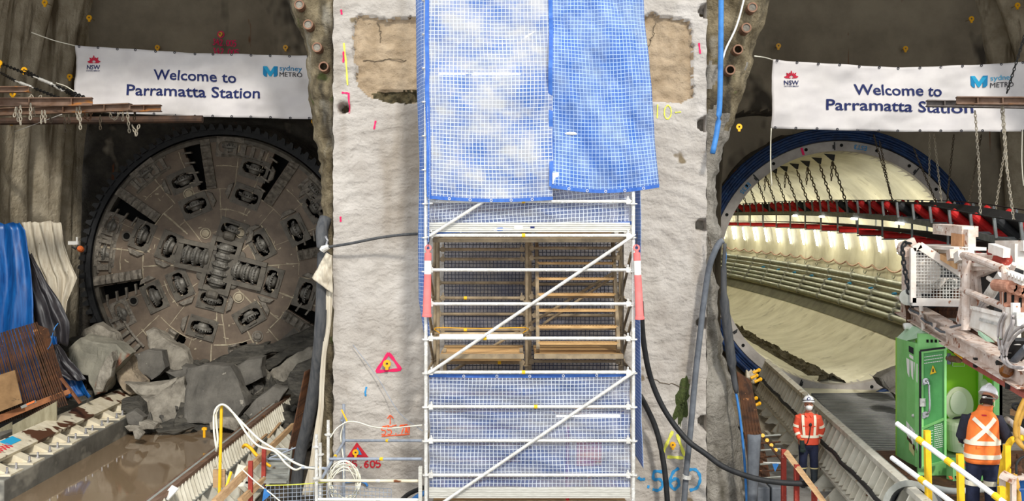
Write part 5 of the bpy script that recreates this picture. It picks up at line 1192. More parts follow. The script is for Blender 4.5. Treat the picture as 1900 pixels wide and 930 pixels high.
for k in range(9):
    mb = MB(); y = 912-k*13; mb.tube([P(1410,y+2,18.6+k*.15), P(1448,y-1,18.7+k*.15)], .017, 6); obj('rung', mb, rust if k % 2 else greysteel, g)
for k in range(4):
    mb = MB(); c = P(1414+k*8, 809+k*9, 19.2); mb.tube([c, c+V((0,-.06,.02))], .035, 8); obj('end_cap', mb, yelplas, g)
mb = MB(); mb.tube([P(1408,800,19.4),P(1452,858,18.9)], .02, 6); obj('side_bar', mb, rust, g)
g = thing('bunting_line', P(1438,875,18.0), 'blue pennant on a line across the steel bar ladder', 'bunting'); mb = MB(); mb.prism([P(1433,861,18.1),P(1446,860,18.1),P(1438,876,18.1)], (0,.006,0)); obj('pennant', mb, bluehose, g); mb = MB(); mb.tube([P(1416,858,18.1),P(1450,860,18.1)], .008, 5); obj('line', mb, galv, g)
for i, (x0, x1, lb) in enumerate(((1399,1430,'left grey concrete block at the bottom beside the black hose'),(1431,1462,'right grey concrete block at the bottom beside the red posts'))):
    mb = MB(); a, b = P(x0,905,18.2), P(x1,905,18.2); mb.box(((a.x+b.x)/2,18.4,a.z-.3), (b.x-a.x-.02,.4,.6)); obj('concrete_block', mb, greyhose, label=lb, cat='block', bevel=.02)
plank('handrail_timber', [P(1459,836,17.4),P(1540,944,16.4),P(1532,944,16.4),P(1454,842,17.4)], (.04,.06,.0), timber, 'sawn timber handrail in front of the standing worker', 'timber')
for a, b, Y, lb in (((1454,960),(1454,834),17.5,'first red post of the timber rail, beside the ladder'),((1478,960),(1478,862),17.1,'middle red post of the timber rail in front of the worker'),((1511,960),(1511,904),16.8,'last bright red post of the timber rail')):
    mb = MB(); mb.beam(P(*a,Y+.06),P(*b,Y+.06),.075,.075); obj('red_post', mb, redpaint, label=lb, cat='post')
for k, (x, y) in enumerate(((1398,700),(1405,707),(1397,742),(1403,752),(1402,690))):
    mb = MB(); mb.tube([P(x-5,y+2,24), P(x+6,y-3,24)], .035, 8); mb.ball(P(x+6,y-3,24), .045, 8, 6); obj('yellow_fitting', mb, yelplas, label='yellow fitting on the mud beside the tunnel ring', cat='fitting', group='yellow fittings on the mud')
drape('plastic_sheet', [(688,1384,1402),(700,1382,1404),(712,1388,1400)], 24.3, .04, 2, whitetarp, 'crumpled pale sheet beside the yellow fittings', 9, nu=10, nv=8)
mb = MB(); mb.grid(lambda u, v: V((lerp(5.2,6.6,u), lerp(22.5,29.2,v), (.40+.7*v*(1-u)+.12*fb((u*4,v*6,3))))), 14, 30); obj('mud_bank', mb, M('pale mud', (142,132,114), (112,102,88), 2, .95, bump=.03), label='bank of mud between the steel bars and the tunnel ring', cat='mud', kind='stuff')

# ---- ribbed cradle beam of the right tunnel (runs towards the tunnel axis)
def ck(y, off, z): return V((RC.x+.0865*(y-29)+off+.16, y, z))
c3 = thing('cradle_beam', ck(21.5,-2.3,.5), 'long cream ribbed cradle beam running behind the standing worker', 'cradle beam')
Ya, Yb = 13.0, 28.6
def run(nm, sec, mt): mb = MB(); mb.loft([[ck(y, o, z) for o, z in sec] for y in (Ya, Yb)]); return obj(nm, mb, mt, c3)
run('top_plate', [(-2.16,1.62),(-1.92,1.52),(-1.92,1.47),(-2.16,1.56)], greysteel); run('web', [(-2.06,1.55),(-1.98,1.5),(-2.10,.8),(-2.18,.8)], greysteel); run('edge_plate', [(-2.20,1.63),(-2.10,1.66),(-2.10,1.55),(-2.20,1.55)], creamdirt)
run('ledge', [(-2.10,1.18),(-2.38,1.16),(-2.38,1.13),(-2.10,1.14)], creamdirt); run('lower_ledge', [(-2.10,.83),(-2.46,.80),(-2.46,.76),(-2.10,.78)], creamdirt)
for k in range(44): y = Ya+.2+k*.36; mb = MB(); mb.prism([ck(y,-2.06,1.55),ck(y,-2.18,1.55),ck(y,-2.36,1.18),ck(y,-2.08,1.18)], (0,.035,0)); obj('upper_rib', mb, ribcream, c3)
for k in range(56): y = Ya+.1+k*.28; mb = MB(); mb.prism([ck(y,-2.08,1.13),ck(y,-2.30,1.13),ck(y,-2.44,.83),ck(y,-2.08,.83)], (0,.035,0)); obj('lower_rib', mb, ribcream, c3)
for k in range(15): y = Ya+.6+k*1.0; mb = MB(); mb.prism([ck(y,-2.10,.78),ck(y,-2.40,.78),ck(y,-2.66,.5),ck(y,-2.10,.5)], (0,.06,0)); gg = obj('gusset', mb, creamdirt, c3); mb = MB(); mb.box(ck(y,-2.5,.495), (.5,.4,.03)); obj('base_plate', mb, creamdirt, gg)
mb = MB(); mb.tube([ck(y,-2.35+.02*math.sin(y*3),1.20+.015*math.sin(y*5)) for y in [Ya+k*.4 for k in range(40)]], .035, 8); obj('black_cable', mb, rub, label='black cable lying along the ledge of the right ribbed beam', cat='cable', smooth=True)

# ---- conveyor
cpts = smoothpath([(8.6,9.0,4.3),(9.05,16.0,4.78),(9.26,19.5,4.99),(9.5,24,5.30),(9.78,29,5.44),(10.25,36,5.53),(10.45,44,5.56),(10.2,52,5.56),(9.4,62,5.55)], 12)
clen = [0]
for a, b in zip(cpts, cpts[1:]): clen.append(clen[-1]+(b-a).length)
def cv(s, lat=0, up=0):
    i = 0
    while i < len(clen)-2 and clen[i+1] < s: i += 1
    a, b = cpts[i], cpts[i+1]; d = (b-a).normalized(); p = a+d*(s-clen[i]); sd_ = V((d.y,-d.x,0)).normalized(); return p+sd_*lat+V((0,0,up))
cvy = thing('conveyor', cv(10,0,-.5), 'long overhead conveyor with red rollers leading into the lit tunnel', 'conveyor')
SL = clen[-1]
def crun(nm, sec, mt, s0=0, s1=None): mb = MB(); n = 46; mb.loft([[cv(lerp(s0,(s1 or SL),k/n), a, b) for a, b in sec] for k in range(n+1)]); return obj(nm, mb, mt, cvy)
for s in (-1, 1):
    crun('stringer_rail', [(s*.52,-.02),(s*.60,-.02),(s*.60,.10),(s*.52,.10)], framem)
    crun('upper_rail', [(s*.66,.44),(s*.69,.44),(s*.69,.46),(s*.66,.46)], rub)
crun('carrying_belt', [(-.46,.40),(-.20,.18),(.20,.18),(.46,.40),(.46,.412),(.20,.192),(-.20,.192),(-.46,.412)], belt)
crun('return_belt', [(-.42,-.30),(.42,-.30),(.42,-.285),(-.42,-.285)], belt)
crun('side_skirt', [(-.50,-.04),(-.49,-.04),(-.49,.0),(-.5,.0)], rub)
for k in range(44):
    s = 1.0+k*1.15
    if s > SL-1: break
    mb = MB()
    for q in (-1, 1): mb.beam(cv(s,q*.62,.08), cv(s,q*.66,.44), .05, .04); mb.beam(cv(s,q*.57,.36), cv(s,q*.26,.10), .035, .035)
    mb.beam(cv(s,-.55,.08), cv(s,.55,.08), .06, .04); idl = obj('idler_frame', mb, framem, cvy)
    for a, b in (((-.60,.40),(-.21,.07)),((-.19,.06),(.19,.06)),((.21,.07),(.60,.40))):
        mb = MB(); p, q = cv(s+.05,*a), cv(s+.05,*b); mb.tube([p,lerp(p,q,.04),lerp(p,q,.96),q], [.06,.095,.095,.06], 12); obj('idler_roller', mb, redrol if (k*7+int(a[0]*10)) % 5 else rub, idl)
    if k % 2 == 0:
        mb = MB(); mb.tube([cv(s+.4,-.5,-.42), cv(s+.4,.5,-.42)], .07, 12); rr = obj('return_roller', mb, redrol, cvy); mb = MB()
        for q in (-1, 1): mb.beam(cv(s+.4,q*.54,.0), cv(s+.4,q*.54,-.46), .04, .03)
        mb.beam(cv(s+.4,-.56,-.50), cv(s+.4,.56,-.50), .035, .03); obj('return_hanger', mb, framem, rr)
# hanging brackets and chains inside the tunnel
for k in range(17):
    s = 20.9+k*1.72; b = cv(s, -.58, .38); t = b.y-29; c, d = axis(t)
    top = V((b.x-.35, b.y, 0)); dx = (top.x-c.x); h = max(.3, RI*RI-dx*dx)**.5; top.z = c.z+h-.02
    g = thing('hanger_plate', top, 'dark triangular hanger plate with conveyor chain under the tunnel roof', 'hanger', 'conveyor hangers under the tunnel roof')
    mb = MB(); mb.prism([top+V((-.26,0,.0)), top+V((.05,0,-.02)), top+V((.02,0,-.20)), top+V((-.05,0,-.18))], (0,.03,0)); obj('plate', mb, rub, g)
    obj('hanger_chain', chain([top+V((-.02,0,-.22)), b], .14, .016), chainrust, g)
    if k % 2 == 0: obj('chain_tail', chain([top+V((-.04,0,-.22)), top+V((-.06,0,-.75))], .12, .014), chainrust, g)
for k in range(4):
    s = 15.5+k*4.0; mb = MB(); mb.tube([cv(s,-.64,-.05), cv(s+.55,-.64,-.05)], .03, 8); o = obj('conveyor_lamp', mb, lampm, label='bright batten lamp fixed under the conveyor edge', cat='lamp', group='lamps on the conveyor')

# ---- rig gantry above the green toilet
def yr(px): return 19-(19*(px-950)-13940)/((px-950)-90)
def Rg(px, py, off=0): return P(px, py, max(13.6, yr(px)+off))
rig_ = thing('rig_gantry', P(1790,930,15.5), 'rusty white drilling rig gantry with beams and hoses at the right', 'rig')
def rb(nm, a, b, w_, h, mt=rig, off=0, offb=None, up=V((0,0,1))): mb = MB(); mb.beam(Rg(*a,off), Rg(*b,off if offb is None else offb), w_, h, up); return obj(nm, mb, mt, rig_)
def rt(nm, pts, r, mt=rig, off=0, n=10): mb = MB(); mb.tube([Rg(x,y,off) for x, y in pts], r, n); return obj(nm, mb, mt, rig_, smooth=False)
def ribm(nm, a, b, h, wd, mt, off=0): mb = MB(); mb.ibeam(Rg(*a,off), Rg(*b,off), h, wd, .022); return obj(nm, mb, mt, rig_)
ribm('floor_beam', (1672,566), (1905,700), .30, .22, rig, .15); ribm('floor_beam', (1757,622), (1905,704), .26, .24, rig, -.25); ribm('floor_beam', (1780,606), (1905,672), .16, .2, rust, .6)
rb('edge_pipe', (1790,668), (1905,735), .07, .07, M('red brown pipe', (176,96,84), (140,76,66), 5, .6), -.2)
rt('festoon_hose', [(1684,568),(1690,576),(1704,582),(1709,590),(1718,598),(1728,601),(1734,608),(1746,616),(1758,618),(1764,608),(1780,604),(1815,602)], .022, greyhose, -.15); rt('festoon_hose', [(1684,572),(1690,580),(1704,586),(1709,594),(1718,602),(1728,606),(1734,612),(1746,620),(1758,622),(1766,612),(1782,608),(1815,606)], .022, rig, -.18)
for x, y in ((1708,589),(1734,604),(1758,617)): rb('hose_clip', (x,y-5), (x,y+6), .04, .06, rig, -.18)
# mesh guard with sloping top
gA, gB, gC, gD = (1693,458), (1707,453), (1793,512), (1793,558); Yg = 17.4
gp = thing('mesh_guard', P(1742,562,Yg), 'white mesh guard with sloping top in front of the rig motor', 'guard')
mb = MB()
for a, b, w_ in (((1694,460),(1694,562),.09),((1706,456),(1796,516),.13),((1792,512),(1792,560),.05),((1692,560),(1796,562),.13),((1694,462),(1708,455),.09)): mb.beam(P(*a,Yg),P(*b,Yg),w_,.06,V((0,1,0)))
obj('guard_frame', mb, rigw, gp)
mb = MB()
for k in range(17): x = 1697+k*5.9; yt = 470 if x < 1708 else 464+(x-1706)*.66; mb.beam(P(x,yt,Yg-.01),P(x,558,Yg-.01),.009,.009,V((0,1,0)))
for k in range(16): y = 468+k*5.9; xr = 1793 if y > 518 else 1706+(y-462)/.66; mb.beam(P(1696,y,Yg-.02),P(max(1700,xr),y,Yg-.02),.009,.009)
obj('wire_mesh', mb, galv, gp)
mt_ = thing('rig_motor', P(1745,555,18.0), 'pale motor block behind the mesh guard', 'motor')
mb = MB(); mb.tube([P(1722,505,18.2),P(1722,505,17.7)], .20, 16); mb.box(P(1716,500,18.1), (.15,.4,.42)); mb.box(P(1740,530,18.2), (.5,.4,.25)); obj('motor_body', mb, rigw, mt_)
for x, y, r in ((1738,500,.07),(1762,525,.08),(1752,540,.05)): mb = MB(); mb.tube([P(x,y,18.3),P(x+3,y+2,17.7)], r, 12); mb.tube([P(x-12,y+10,17.9),P(x+14,y+4,17.9)], .035, 8); obj('shaft_end', mb, greysteel, mt_)
for x in (1738,1774): mb = MB(); mb.box(P(x,548,17.8), (.12,.1,.2)); obj('foot_block', mb, rust, mt_)
mb = MB(); mb.box(P(1745,518,18.5), (1.0,.06,1.0)); obj('back_panel', mb, rub, mt_)
# chain drive at the left edge
cdv = thing('chain_drive', P(1684,560,17.6), 'tall chain drive with sprocket at the left end of the rig', 'drive')
mb = MB(); mb.beam(P(1684,560,17.6),P(1684,462,17.6),.16,.10,V((0,1,0))); mb.lathe([(.13,-.06),(.13,.06)], P(1680,462,17.55), V((0,1,0)), 18); mb.beam(P(1680,455,17.6),P(1697,447,17.6),.1,.12); obj('arm', mb, rig, cdv)
obj('drive_chain', chain([P(1690,452,17.45),P(1680,450,17.45),P(1674,460,17.45),P(1677,490,17.45),P(1687,545,17.45)], .10, .016, .6), rub, cdv); mb = MB(); mb.tube([P(1684,552,17.65),P(1684,552,17.45)], .13, 18); obj('sprocket', mb, greysteel, cdv)
# upper clamp frame and table
rb('clamp_frame', (1745,425), (1800,430), .26, .17, rig, 1.0, 1.0); rb('clamp_frame', (1798,426), (1798,476), .12, .22, rig, .9); rt('clamp_roll', [(1744,423),(1756,426)], .07, rigw, .8); rb('clamp_jaw', (1776,445), (1797,448), .2, .22, M('tan jaw', (206,160,120), (180,130,92), 6, .7), .9); rb('clamp_jaw', (1782,462), (1798,464), .15, .12, rust, .9)
rb('top_table', (1712,456), (1800,462), .5, .05, rigw, .6); rb('table_lip', (1712,461), (1800,467), .06, .10, rigw, .3); rb('table_leg', (1766,464), (1766,486), .08, .08, rig, .5)
mb = MB(); mb.ball(Rg(1734,467,.3), .045, 10, 6); obj('beacon', mb, rigw, rig_)
rb('tan_bracket', (1752,476), (1782,494), .14, .10, M('tan plate', (212,170,124), (190,144,100), 6, .7), .2)
rb('hinge_block', (1772,465), (1774,482), .22, .16, rig, -.1); rb('hinge_block', (1788,468), (1790,486), .24, .2, rigw, -.1)
# hydraulic cylinders
for a, b, r, mt in (((1798,475),(1852,476),.05,rig),((1798,480),(1848,481),.05,rig),((1798,486),(1860,486),.055,redpaint),((1838,468),(1850,468),.06,redpaint),((1850,472),(1862,474),.07,rigw),((1852,481),(1868,482),.085,redpaint)): rt('hydraulic_cylinder', [a, b], r, mt, .3)
rb('cylinder_tray', (1798,490), (1868,493), .3, .05, rigw, .3); rb('spiked_bracket', (1840,460), (1868,470), .10, .13, rigw, .2)
rb('mast_column', (1808,492), (1808,604), .34, .22, rig, .5); rb('mast_brace', (1800,505), (1782,600), .10, .12, rig, .3); rb('mast_brace', (1815,505), (1825,600), .10, .10, rig, .5); rb('mast_head', (1795,497), (1842,494), .3, .12, rig, .4); rb('mast_brace', (1842,497), (1818,508), .1, .1, rig, .4)
rt('lattice_strut', [(1862,508),(1828,560)], .08, galv, .2); rt('lattice_strut', [(1866,510),(1838,545)], .05, greysteel, .25); rt('lattice_strut', [(1882,490),(1876,503)], .035, rigw, .1); rt('lattice_strut', [(1834,516),(1842,522)], .035, rigw, 0)
for x0, y0, x1, y1 in ((1832,556,1804,594),(1836,558,1808,596),(1828,554,1801,592)): rt('hydraulic_hose', [(x0,y0),(lerp(x0,x1,.5)-2,lerp(y0,y1,.5)),(x1,y1)], .02, palehose, .05)
# handrails of the rig
rt('handrail', [(1787,474),(1795,474),(1855,497),(1864,500),(1867,510)], .055, rig, -.35); rt('handrail', [(1786,538),(1795,541),(1868,572)], .05, rig, -.35); rt('rail_post', [(1794,474),(1792,612)], .065, rig, -.3); rt('rail_post', [(1867,508),(1870,655)], .06, rig, -.35)
rt('cross_tube', [(1700,574),(1780,576)], .05, rust, 1.0); rb('cross_beam', (1700,582), (1784,584), .12, .12, rust, 1.0); rt('white_stake', [(1704,533),(1714,614)], .035, rigw, -.1)
# white cabinet
mb = MB(); mb.prism([P(1823,576,15.1),P(1866,586,14.7),P(1852,636,14.7),P(1817,612,15.1)], (.05,.45,0)); obj('cabinet', mb, rigw, rig_); mb = MB(); mb.prism([P(1821,572,15.06),P(1867,582,14.66),P(1866,590,14.64),P(1821,579,15.04)], (.05,.5,0)); obj('cabinet_lid', mb, rigw, rig_); mb = MB(); mb.prism([P(1820,590,15.04),P(1858,601,14.66),P(1857,606,14.66),P(1819,596,15.04)], (0,.05,0)); obj('grime_band', mb, M('grey grime', (150,148,142), (206,200,194), 14, .8), rig_)
mb = MB(); mb.prism([P(1817,614,15.03),P(1838,628,14.8),P(1846,636,14.72),P(1832,634,14.75),P(1818,622,15.0)], (0,.05,0)); obj('green_stain', mb, greenpale, rig_); rb('dark_tank', (1826,520), (1872,540), .4, .6, rub, 1.0)
# valve block and hose bank
for x, y in ((1862,528),(1876,533),(1890,538)):
    mb = MB(); q = [P(a+x,b+y,14.3) for a, b in ((0,2),(5,-6),(12,-6),(15,4),(15,40),(9,46),(1,40))]; mb.prism(q, (.02,.08,0)); mb.prism([p+V((.06,.22,0)) for p in q], (.02,.08,0)); pv = obj('clevis_plate', mb, pinkrust, rig_)
    mb = MB(); c = P(x+9,y+4,14.3); mb.lathe([(.075,-.1),(.085,-.06),(.085,.36),(.06,.4)], c, V((0,1,0)), 16); mb.lathe([(.03,-.15),(.035,-.08)], c, V((0,1,0)), 8); obj('pivot_boss', mb, pinkrust, pv)
    mb = MB(); mb.prism([P(a+x,b+y,14.28) for a, b in ((2,16),(6,13),(6,32),(2,34))], (0,.02,0)); obj('slot', mb, black, pv)
rb('valve_rail', (1868,508), (1905,523), .12, .10, rigw, -.2)
for k in range(6): rb('rail_tab', (1872+k*6,505+k*2.5), (1874+k*6,513+k*2.5), .05, .05, rigw, -.35)
rt('upright_pipe', [(1884,562),(1886,640)], .06, rigw, -.3); rb('valve_box', (1892,580), (1893,605), .14, .12, galv, -.3); rt('upright_pipe', [(1872,570),(1872,640)], .045, rigw, -.4)
for pts in (((1864,580),(1854,600),(1852,625),(1855,650)),((1868,582),(1859,602),(1858,628),(1862,650)),((1878,585),(1876,602),(1866,622),(1858,650),(1862,672),(1880,682)),((1902,602),(1880,618),(1866,640),(1862,665),(1872,680),(1896,684)),((1902,610),(1884,624),(1870,645),(1868,668),(1880,680),(1900,682)),((1880,585),(1880,600),(1872,622),(1866,650))):
    mb = MB(); mb.tube(smoothpath([Rg(x,y,-.55) for x, y in pts], 5), .018, 8); obj('hydraulic_hose', mb, palehose, rig_, smooth=True)
rb('dark_rails', (1868,675), (1905,630), .3, .05, rub, -.1); rt('dark_tube', [(1872,680),(1905,645)], .05, greyhose, -.2); rb('upright_white', (1893,452), (1893,520), .24, .16, rigw, 2.0); rb('cross_white', (1852,456), (1905,456), .1, .16, rigw, 2.0)
mb = MB(); mb.ball(Rg(1867,690,-.5), .09, 10, 8, (1,1,.9)); obj('work_lamp', mb, M('bronze lamp', (150,92,40), (110,66,30), 8, .4, .5), rig_); mb = MB(); mb.tube([Rg(1872,680,-.45), Rg(1866,694,-.55)], .06, 12); obj('lamp_hood', mb, copper, rig_)
for x, y in ((1812,672),(1872,712)): rb('rail_bracket', (x,y-8), (x,y+10), .08, .06, rub, -.3)
rt('tap_fitting', [(1760,665),(1780,668)], .05, copper, -.1); rt('tap_fitting', [(1761,656),(1761,676)], .03, greyhose, -.15)
rt('hose_under', [(1772,655),(1790,668),(1815,672)], .02, yelplas, -.2); rb('rusty_underside', (1764,638), (1800,668), .14, .12, rust, .1)


# ---- green toilet cubicle
YT = 17.95; s_ = YT/F; YB = 18.75
wc = thing('toilet_cubicle', P(1770,870,YT+.5), 'green portable toilet cubicle with its door standing open', 'toilet cubicle')
def wp(name, pts, d, mt, par=wc, **k): mb = MB(); mb.prism(pts, d); return obj(name, mb, mt, par, **k)
T = lambda x, y, Y=YT: P(x, y, Y)
zt, zb = T(1700,638).z, T(1700,868).z
def vw(x0, y0, x1, y1, z0=None, z1=None, th=.05):     # upright wall between two plan points
    a, b = V((x0,y0,0)), V((x1,y1,0)); n = V((b.y-a.y, a.x-b.x, 0)).normalized()*th
    z0 = zb if z0 is None else z0; z1 = zt if z1 is None else z1
    return [[p+V((0,0,z0)) for p in (a, b, b+n, a+n)], [p+V((0,0,z1)) for p in (a, b, b+n, a+n)]]
def wall(nm, x0, y0, x1, y1, mt, **k): mb = MB(); mb.loft(vw(x0,y0,x1,y1,**k)); return obj(nm, mb, mt, wc)
xl, xr_ = T(1683,0,18.35).x, T(1860,0).x; xf = T(1704,0).x
ol = wall('side_wall', xl, YB+.1, xl, YT+.42, green, th=-.05); ocf = wall('corner_panel', xl, YT+.42, xf, YT, green, th=-.05); wall('front_left_post', xf, YT, xf+.05, YT+.02, green, th=-.08)
wall('back_wall', xl, YB+.1, xr_, YB+.1, lime, th=-.05); wall('side_wall', xr_, YT, xr_, YB+.1, lime, th=-.05); wall('front_right_post', T(1844,0).x, YT, xr_, YT, green, th=-.06)
mb = MB(); mb.box(((xf+xr_)/2, YT+.03, T(0,634).z), (xr_-xf, .06, .26)); obj('header', mb, green, wc)
for k in range(9): mb = MB(); mb.box((xf+.15+k*.07, YT-.005, T(0,633).z), (.035,.012,.05)); obj('vent_slot', mb, black, wc)
mb = MB(); zr = T(0,612).z; mb.loft([[V((xl,YT+.42,zt)),V((xf,YT,zt+.10)),V((xr_,YT,zt+.10)),V((xr_,YB+.1,zt)),V((xl,YB+.1,zt))],[V((xl+.15,YT+.5,zr-.02)),V((xf+.15,YT+.22,zr)),V((xr_-.15,YT+.22,zr)),V((xr_-.15,YB-.1,zr)),V((xl+.15,YB-.1,zr))]]); obj('roof', mb, greenpale, wc)
mb = MB(); mb.box(((xl+xr_)/2,(YT+YB)/2+.1,T(0,846).z-.1), (xr_-xl-.05,YB-YT-.25,.1)); obj('floor_tray', mb, M('pale green floor', (140,160,120), (120,140,104), 3, .6), wc)
mb = MB(); mb.box(((xf+xr_)/2,YT+.04,T(0,862).z-.05), (xr_-xf,.06,.30)); obj('front_skirt', mb, green, wc)
# stripes, grille and marks on the side panels
e1 = V((xf-xl,-.42,0)).normalized(); nrm = V((-.42,-(xf-xl),0)).normalized()
def onc(u, y): p = lerp(V((xl,YT+.42,0)), V((xf,YT,0)), u); p.z = T(0,y).z; return p+nrm*.008
for k, (a, b) in enumerate(((.02,.30),(.36,.63),(.69,.98))):
    wp('white_stripe', [onc(a,670+k*2),onc(b,672+k*2),onc(b-.02,705+k*3),onc(a+.1,698+k*3)], nrm*.004, whitepl); wp('white_stripe', [onc(a,790+k*6),onc(b,795+k*6),onc(b,825+k*6),onc(a+.05,815+k*6)], nrm*.004, whitepl)
wp('vent_grille', [onc(.25,646),onc(.62,648),onc(.62,660),onc(.25,657)], nrm*.006, blackink); wp('label_plate', [onc(.3,661),onc(.62,664),onc(.62,670),onc(.3,667)], nrm*.006, whitepl)
wp('label_plate', [onc(.28,858-30),onc(.7,862-30),onc(.7,880-30),onc(.28,872-30)], nrm*.006, M('yellowed label', (216,214,150), None, rough=.7)); wp('rust_patch', [onc(.1,818),onc(.5,824),onc(.5,830),onc(.1,823)], nrm*.008, rust); wp('rust_patch', [onc(.6,828),onc(.9,833),onc(.9,842),onc(.6,836)], nrm*.008, rust)
mb = MB(); mb.ball(onc(.6,775), .03, 8, 6); obj('side_knob', mb, galv, wc)
# open door
dA, dB = (1709,654,868,YT-.06), (1754,648,856,YT-.30)
def dp(u, y0, out=0):       # u across the door, y0 0..1 top to bottom
    ya = lerp(dA[1], dA[2], y0); yb = lerp(dB[1], dB[2], y0); p = lerp(P(dA[0], ya, dA[3]), P(dB[0], yb, dB[3]), u); dn = V((-.24, -.40, 0)).normalized(); return p+dn*out
dr = wp('door', [dp(0,0),dp(1,0),dp(1,1),dp(0,1)], V((.02,.035,0)), greendoor)
mb = MB()
for a, b in (((0,0),(1,0)),((1,0),(1,1)),((0,1),(1,1)),((.06,0),(.06,1)),((.08,.66),(.95,.62))): mb.beam(dp(*a,.015),dp(*b,.015),.035,.03,V((0,1,0)))
obj('door_frame', mb, green, dr); mb = MB(); mb.beam(dp(-.02,-.01,.02),dp(-.02,1,.02),.03,.04,V((0,1,0))); mb.beam(dp(-.02,-.015,.02),dp(1,-.015,.02),.03,.03,V((0,1,0))); obj('rubber_seal', mb, rub, dr)
mb = MB(); mb.tube(smoothpath([dp(.2,.26,.01),dp(.27,.25,.08),dp(.36,.28,.09),dp(.38,.36,.09),dp(.40,.46,.09),dp(.38,.52,.09),dp(.30,.54,.08),dp(.22,.545,.01)], 5), .018, 10); obj('grab_handle', mb, chrome, dr, smooth=True)
for y in (.255,.545): mb = MB(); mb.lathe([(.05,0),(.05,.03)], dp(.22,y,.01), V((-.24,-.4,0)), 12); mb.beam(dp(.12,y-.02,.02),dp(.12,y+.03,.02),.05,.02,V((0,1,0))); obj('handle_boss', mb, chrome, dr)
mb = MB(); mb.beam(dp(.08,.40,.03),dp(.08,.47,.03),.09,.03,V((0,1,0))); mb.beam(dp(.0,.42,.04),dp(.2,.42,.04),.04,.03); obj('door_latch', mb, galv, dr)
wt = wp('warning_sign', [dp(.5,.125,.014),dp(.38,.205,.014),dp(.64,.195,.014)], V((-.006,-.01,0)), yellow, dr); wp('warning_mark', [dp(.49,.155,.026),dp(.53,.155,.026),dp(.54,.185,.026),dp(.48,.187,.026)], V((-.002,-.004,0)), blackink, wt)
def doortext(s, u0, u1, v, h):
    t = textmesh(s, True); a = max(x.co.x for x in t.bm.verts)
    for x in t.bm.verts: x.co = dp(lerp(u0, u1, x.co.x/a), v-x.co.y/.69*h, .012)
    obj('lettering', t, whitepl, dr)
for k, s in enumerate(('STRICT HYGIENE LEVELS APPLY', 'WASH HANDS BEFORE LEAVING', 'KEEP THE DOOR CLOSED')): pass
def texture_lines(u0, u1, v0, v1, n, par=dr):           # rows of small print, too fine to read in the photograph
    random.seed(int(v0*100)); mb = MB()
    for k in range(n):
        v = lerp(v0, v1, k/max(1, n-1)); u = u0
        while u < u1-.02:
            L = random.uniform(.03,.09); mb.beam(dp(u,v,.012),dp(min(u1,u+L),v,.012),.012,.004,V((0,1,0))); u += L+.02
    obj('small_print', mb, whitepl, par)
texture_lines(.14,.9,.045,.10,3); texture_lines(.15,.5,.70,.88,8); texture_lines(.56,.9,.66,.86,12)
# fittings inside
mb = MB(); mb.tube([T(1823,660,YB-.1),T(1823,772,YB-.1)], .07, 12); obj('vent_pipe', mb, cer, wc)
mb = MB(); mb.lathe([(.12,-.1),(.12,.1)], T(1838,716,YB-.3), V((.5,-1,0)), 18); obj('paper_holder', mb, cer, wc)
ts = wp('notice_frame', [T(1767,672,YB),T(1790,672,YB),T(1790,680,YB),T(1767,680,YB)], (0,-.006,0), whitepl); wp('notice_field', [T(1768,673,YB),T(1789,673,YB),T(1789,679,YB),T(1768,679,YB)], (0,-.010,0), lime, ts)
bw = obj('toilet_pan', MB().loft([[V((T(1778,0,18.38).x+rx*math.cos(a*PI/14), 18.38+ry*math.sin(a*PI/14), z)) for a in range(28)] for rx, ry, z in ((.17,.20,T(0,838,18.3).z),(.20,.23,T(0,822,18.3).z),(.215,.25,T(0,805,18.3).z),(.22,.26,T(0,800,18.3).z),(.225,.26,T(0,798,18.3).z),(.225,.26,T(0,788,18.3).z),(.21,.25,T(0,783,18.3).z))]), cer, wc, smooth=False)
def oval(cx_, cy_, rx, ry, Y, th, nm, mt, k=1.0):
    mb = MB(); q = []
    for a in range(32):
        t = a*PI/16; q.append(P(cx_+rx*math.cos(t), cy_+ry*math.sin(t)*(1 if math.sin(t) < 0 else k), Y+.0015*(cy_-(cy_+ry*math.sin(t)))*-1))
    mb.prism(q, (0,th,0)); return obj(nm, mb, mt, wc, bevel=.01)
oval(1780,752,27,34,18.66,.05,'toilet_lid',cer); oval(1779,748,16,22,18.62,.04,'lid_panel',M('pale lid panel', (244,246,226), None, rough=.25))
mb = MB(); mb.tube([T(1764,782,18.55),T(1772,776,18.55),T(1785,774,18.55),T(1798,777,18.55)], .02, 8); obj('seat_gap', mb, rub, wc); mb = MB(); mb.beam(T(1786,826,18.1),T(1800,827,18.1),.05,.06); obj('flush_lever', mb, galv, wc)
# step with hazard stripes
st = wp('entry_step', [T(1757,862,YT-.1),T(1820,862,YT-.1),T(1820,905,YT-.1),T(1762,905,YT-.1)], (0,-.25,0), green)
for y0, y1 in ((860,866),(884,890),(900,906)):
    for k in range(5): x = 1760+k*12; wp('hazard_stripe', [T(x,y0,YT-.37),T(x+6,y0,YT-.37),T(x+9,y1,YT-.37),T(x+3,y1,YT-.37)], (0,.012,0), orange if k % 2 == 0 else blackink, st)
wp('step_bracket', [T(1756,862,YT-.2),T(1768,868,YT-.36),T(1768,900,YT-.36),T(1756,895,YT-.2)], (.03,0,0), green, st)
g = thing('cordless_drill', P(1738,620,17.9), 'orange power tool lying on the toilet roof', 'drill'); mb = MB(); z0 = zr+.0; c = P(1738,613,18.3); c.z = zr+.07; mb.tube([c+V((-.14,0,0)), c+V((.02,0,.0))], .05, 10); obj('motor_body', mb, orange, g); mb = MB(); mb.tube([c+V((-.22,0,0)), c+V((-.13,0,0))], .045, 10); mb.tube([c+V((.02,0,0)), c+V((.14,.0,-.01))], .03, 8); obj('chuck', mb, rub, g)
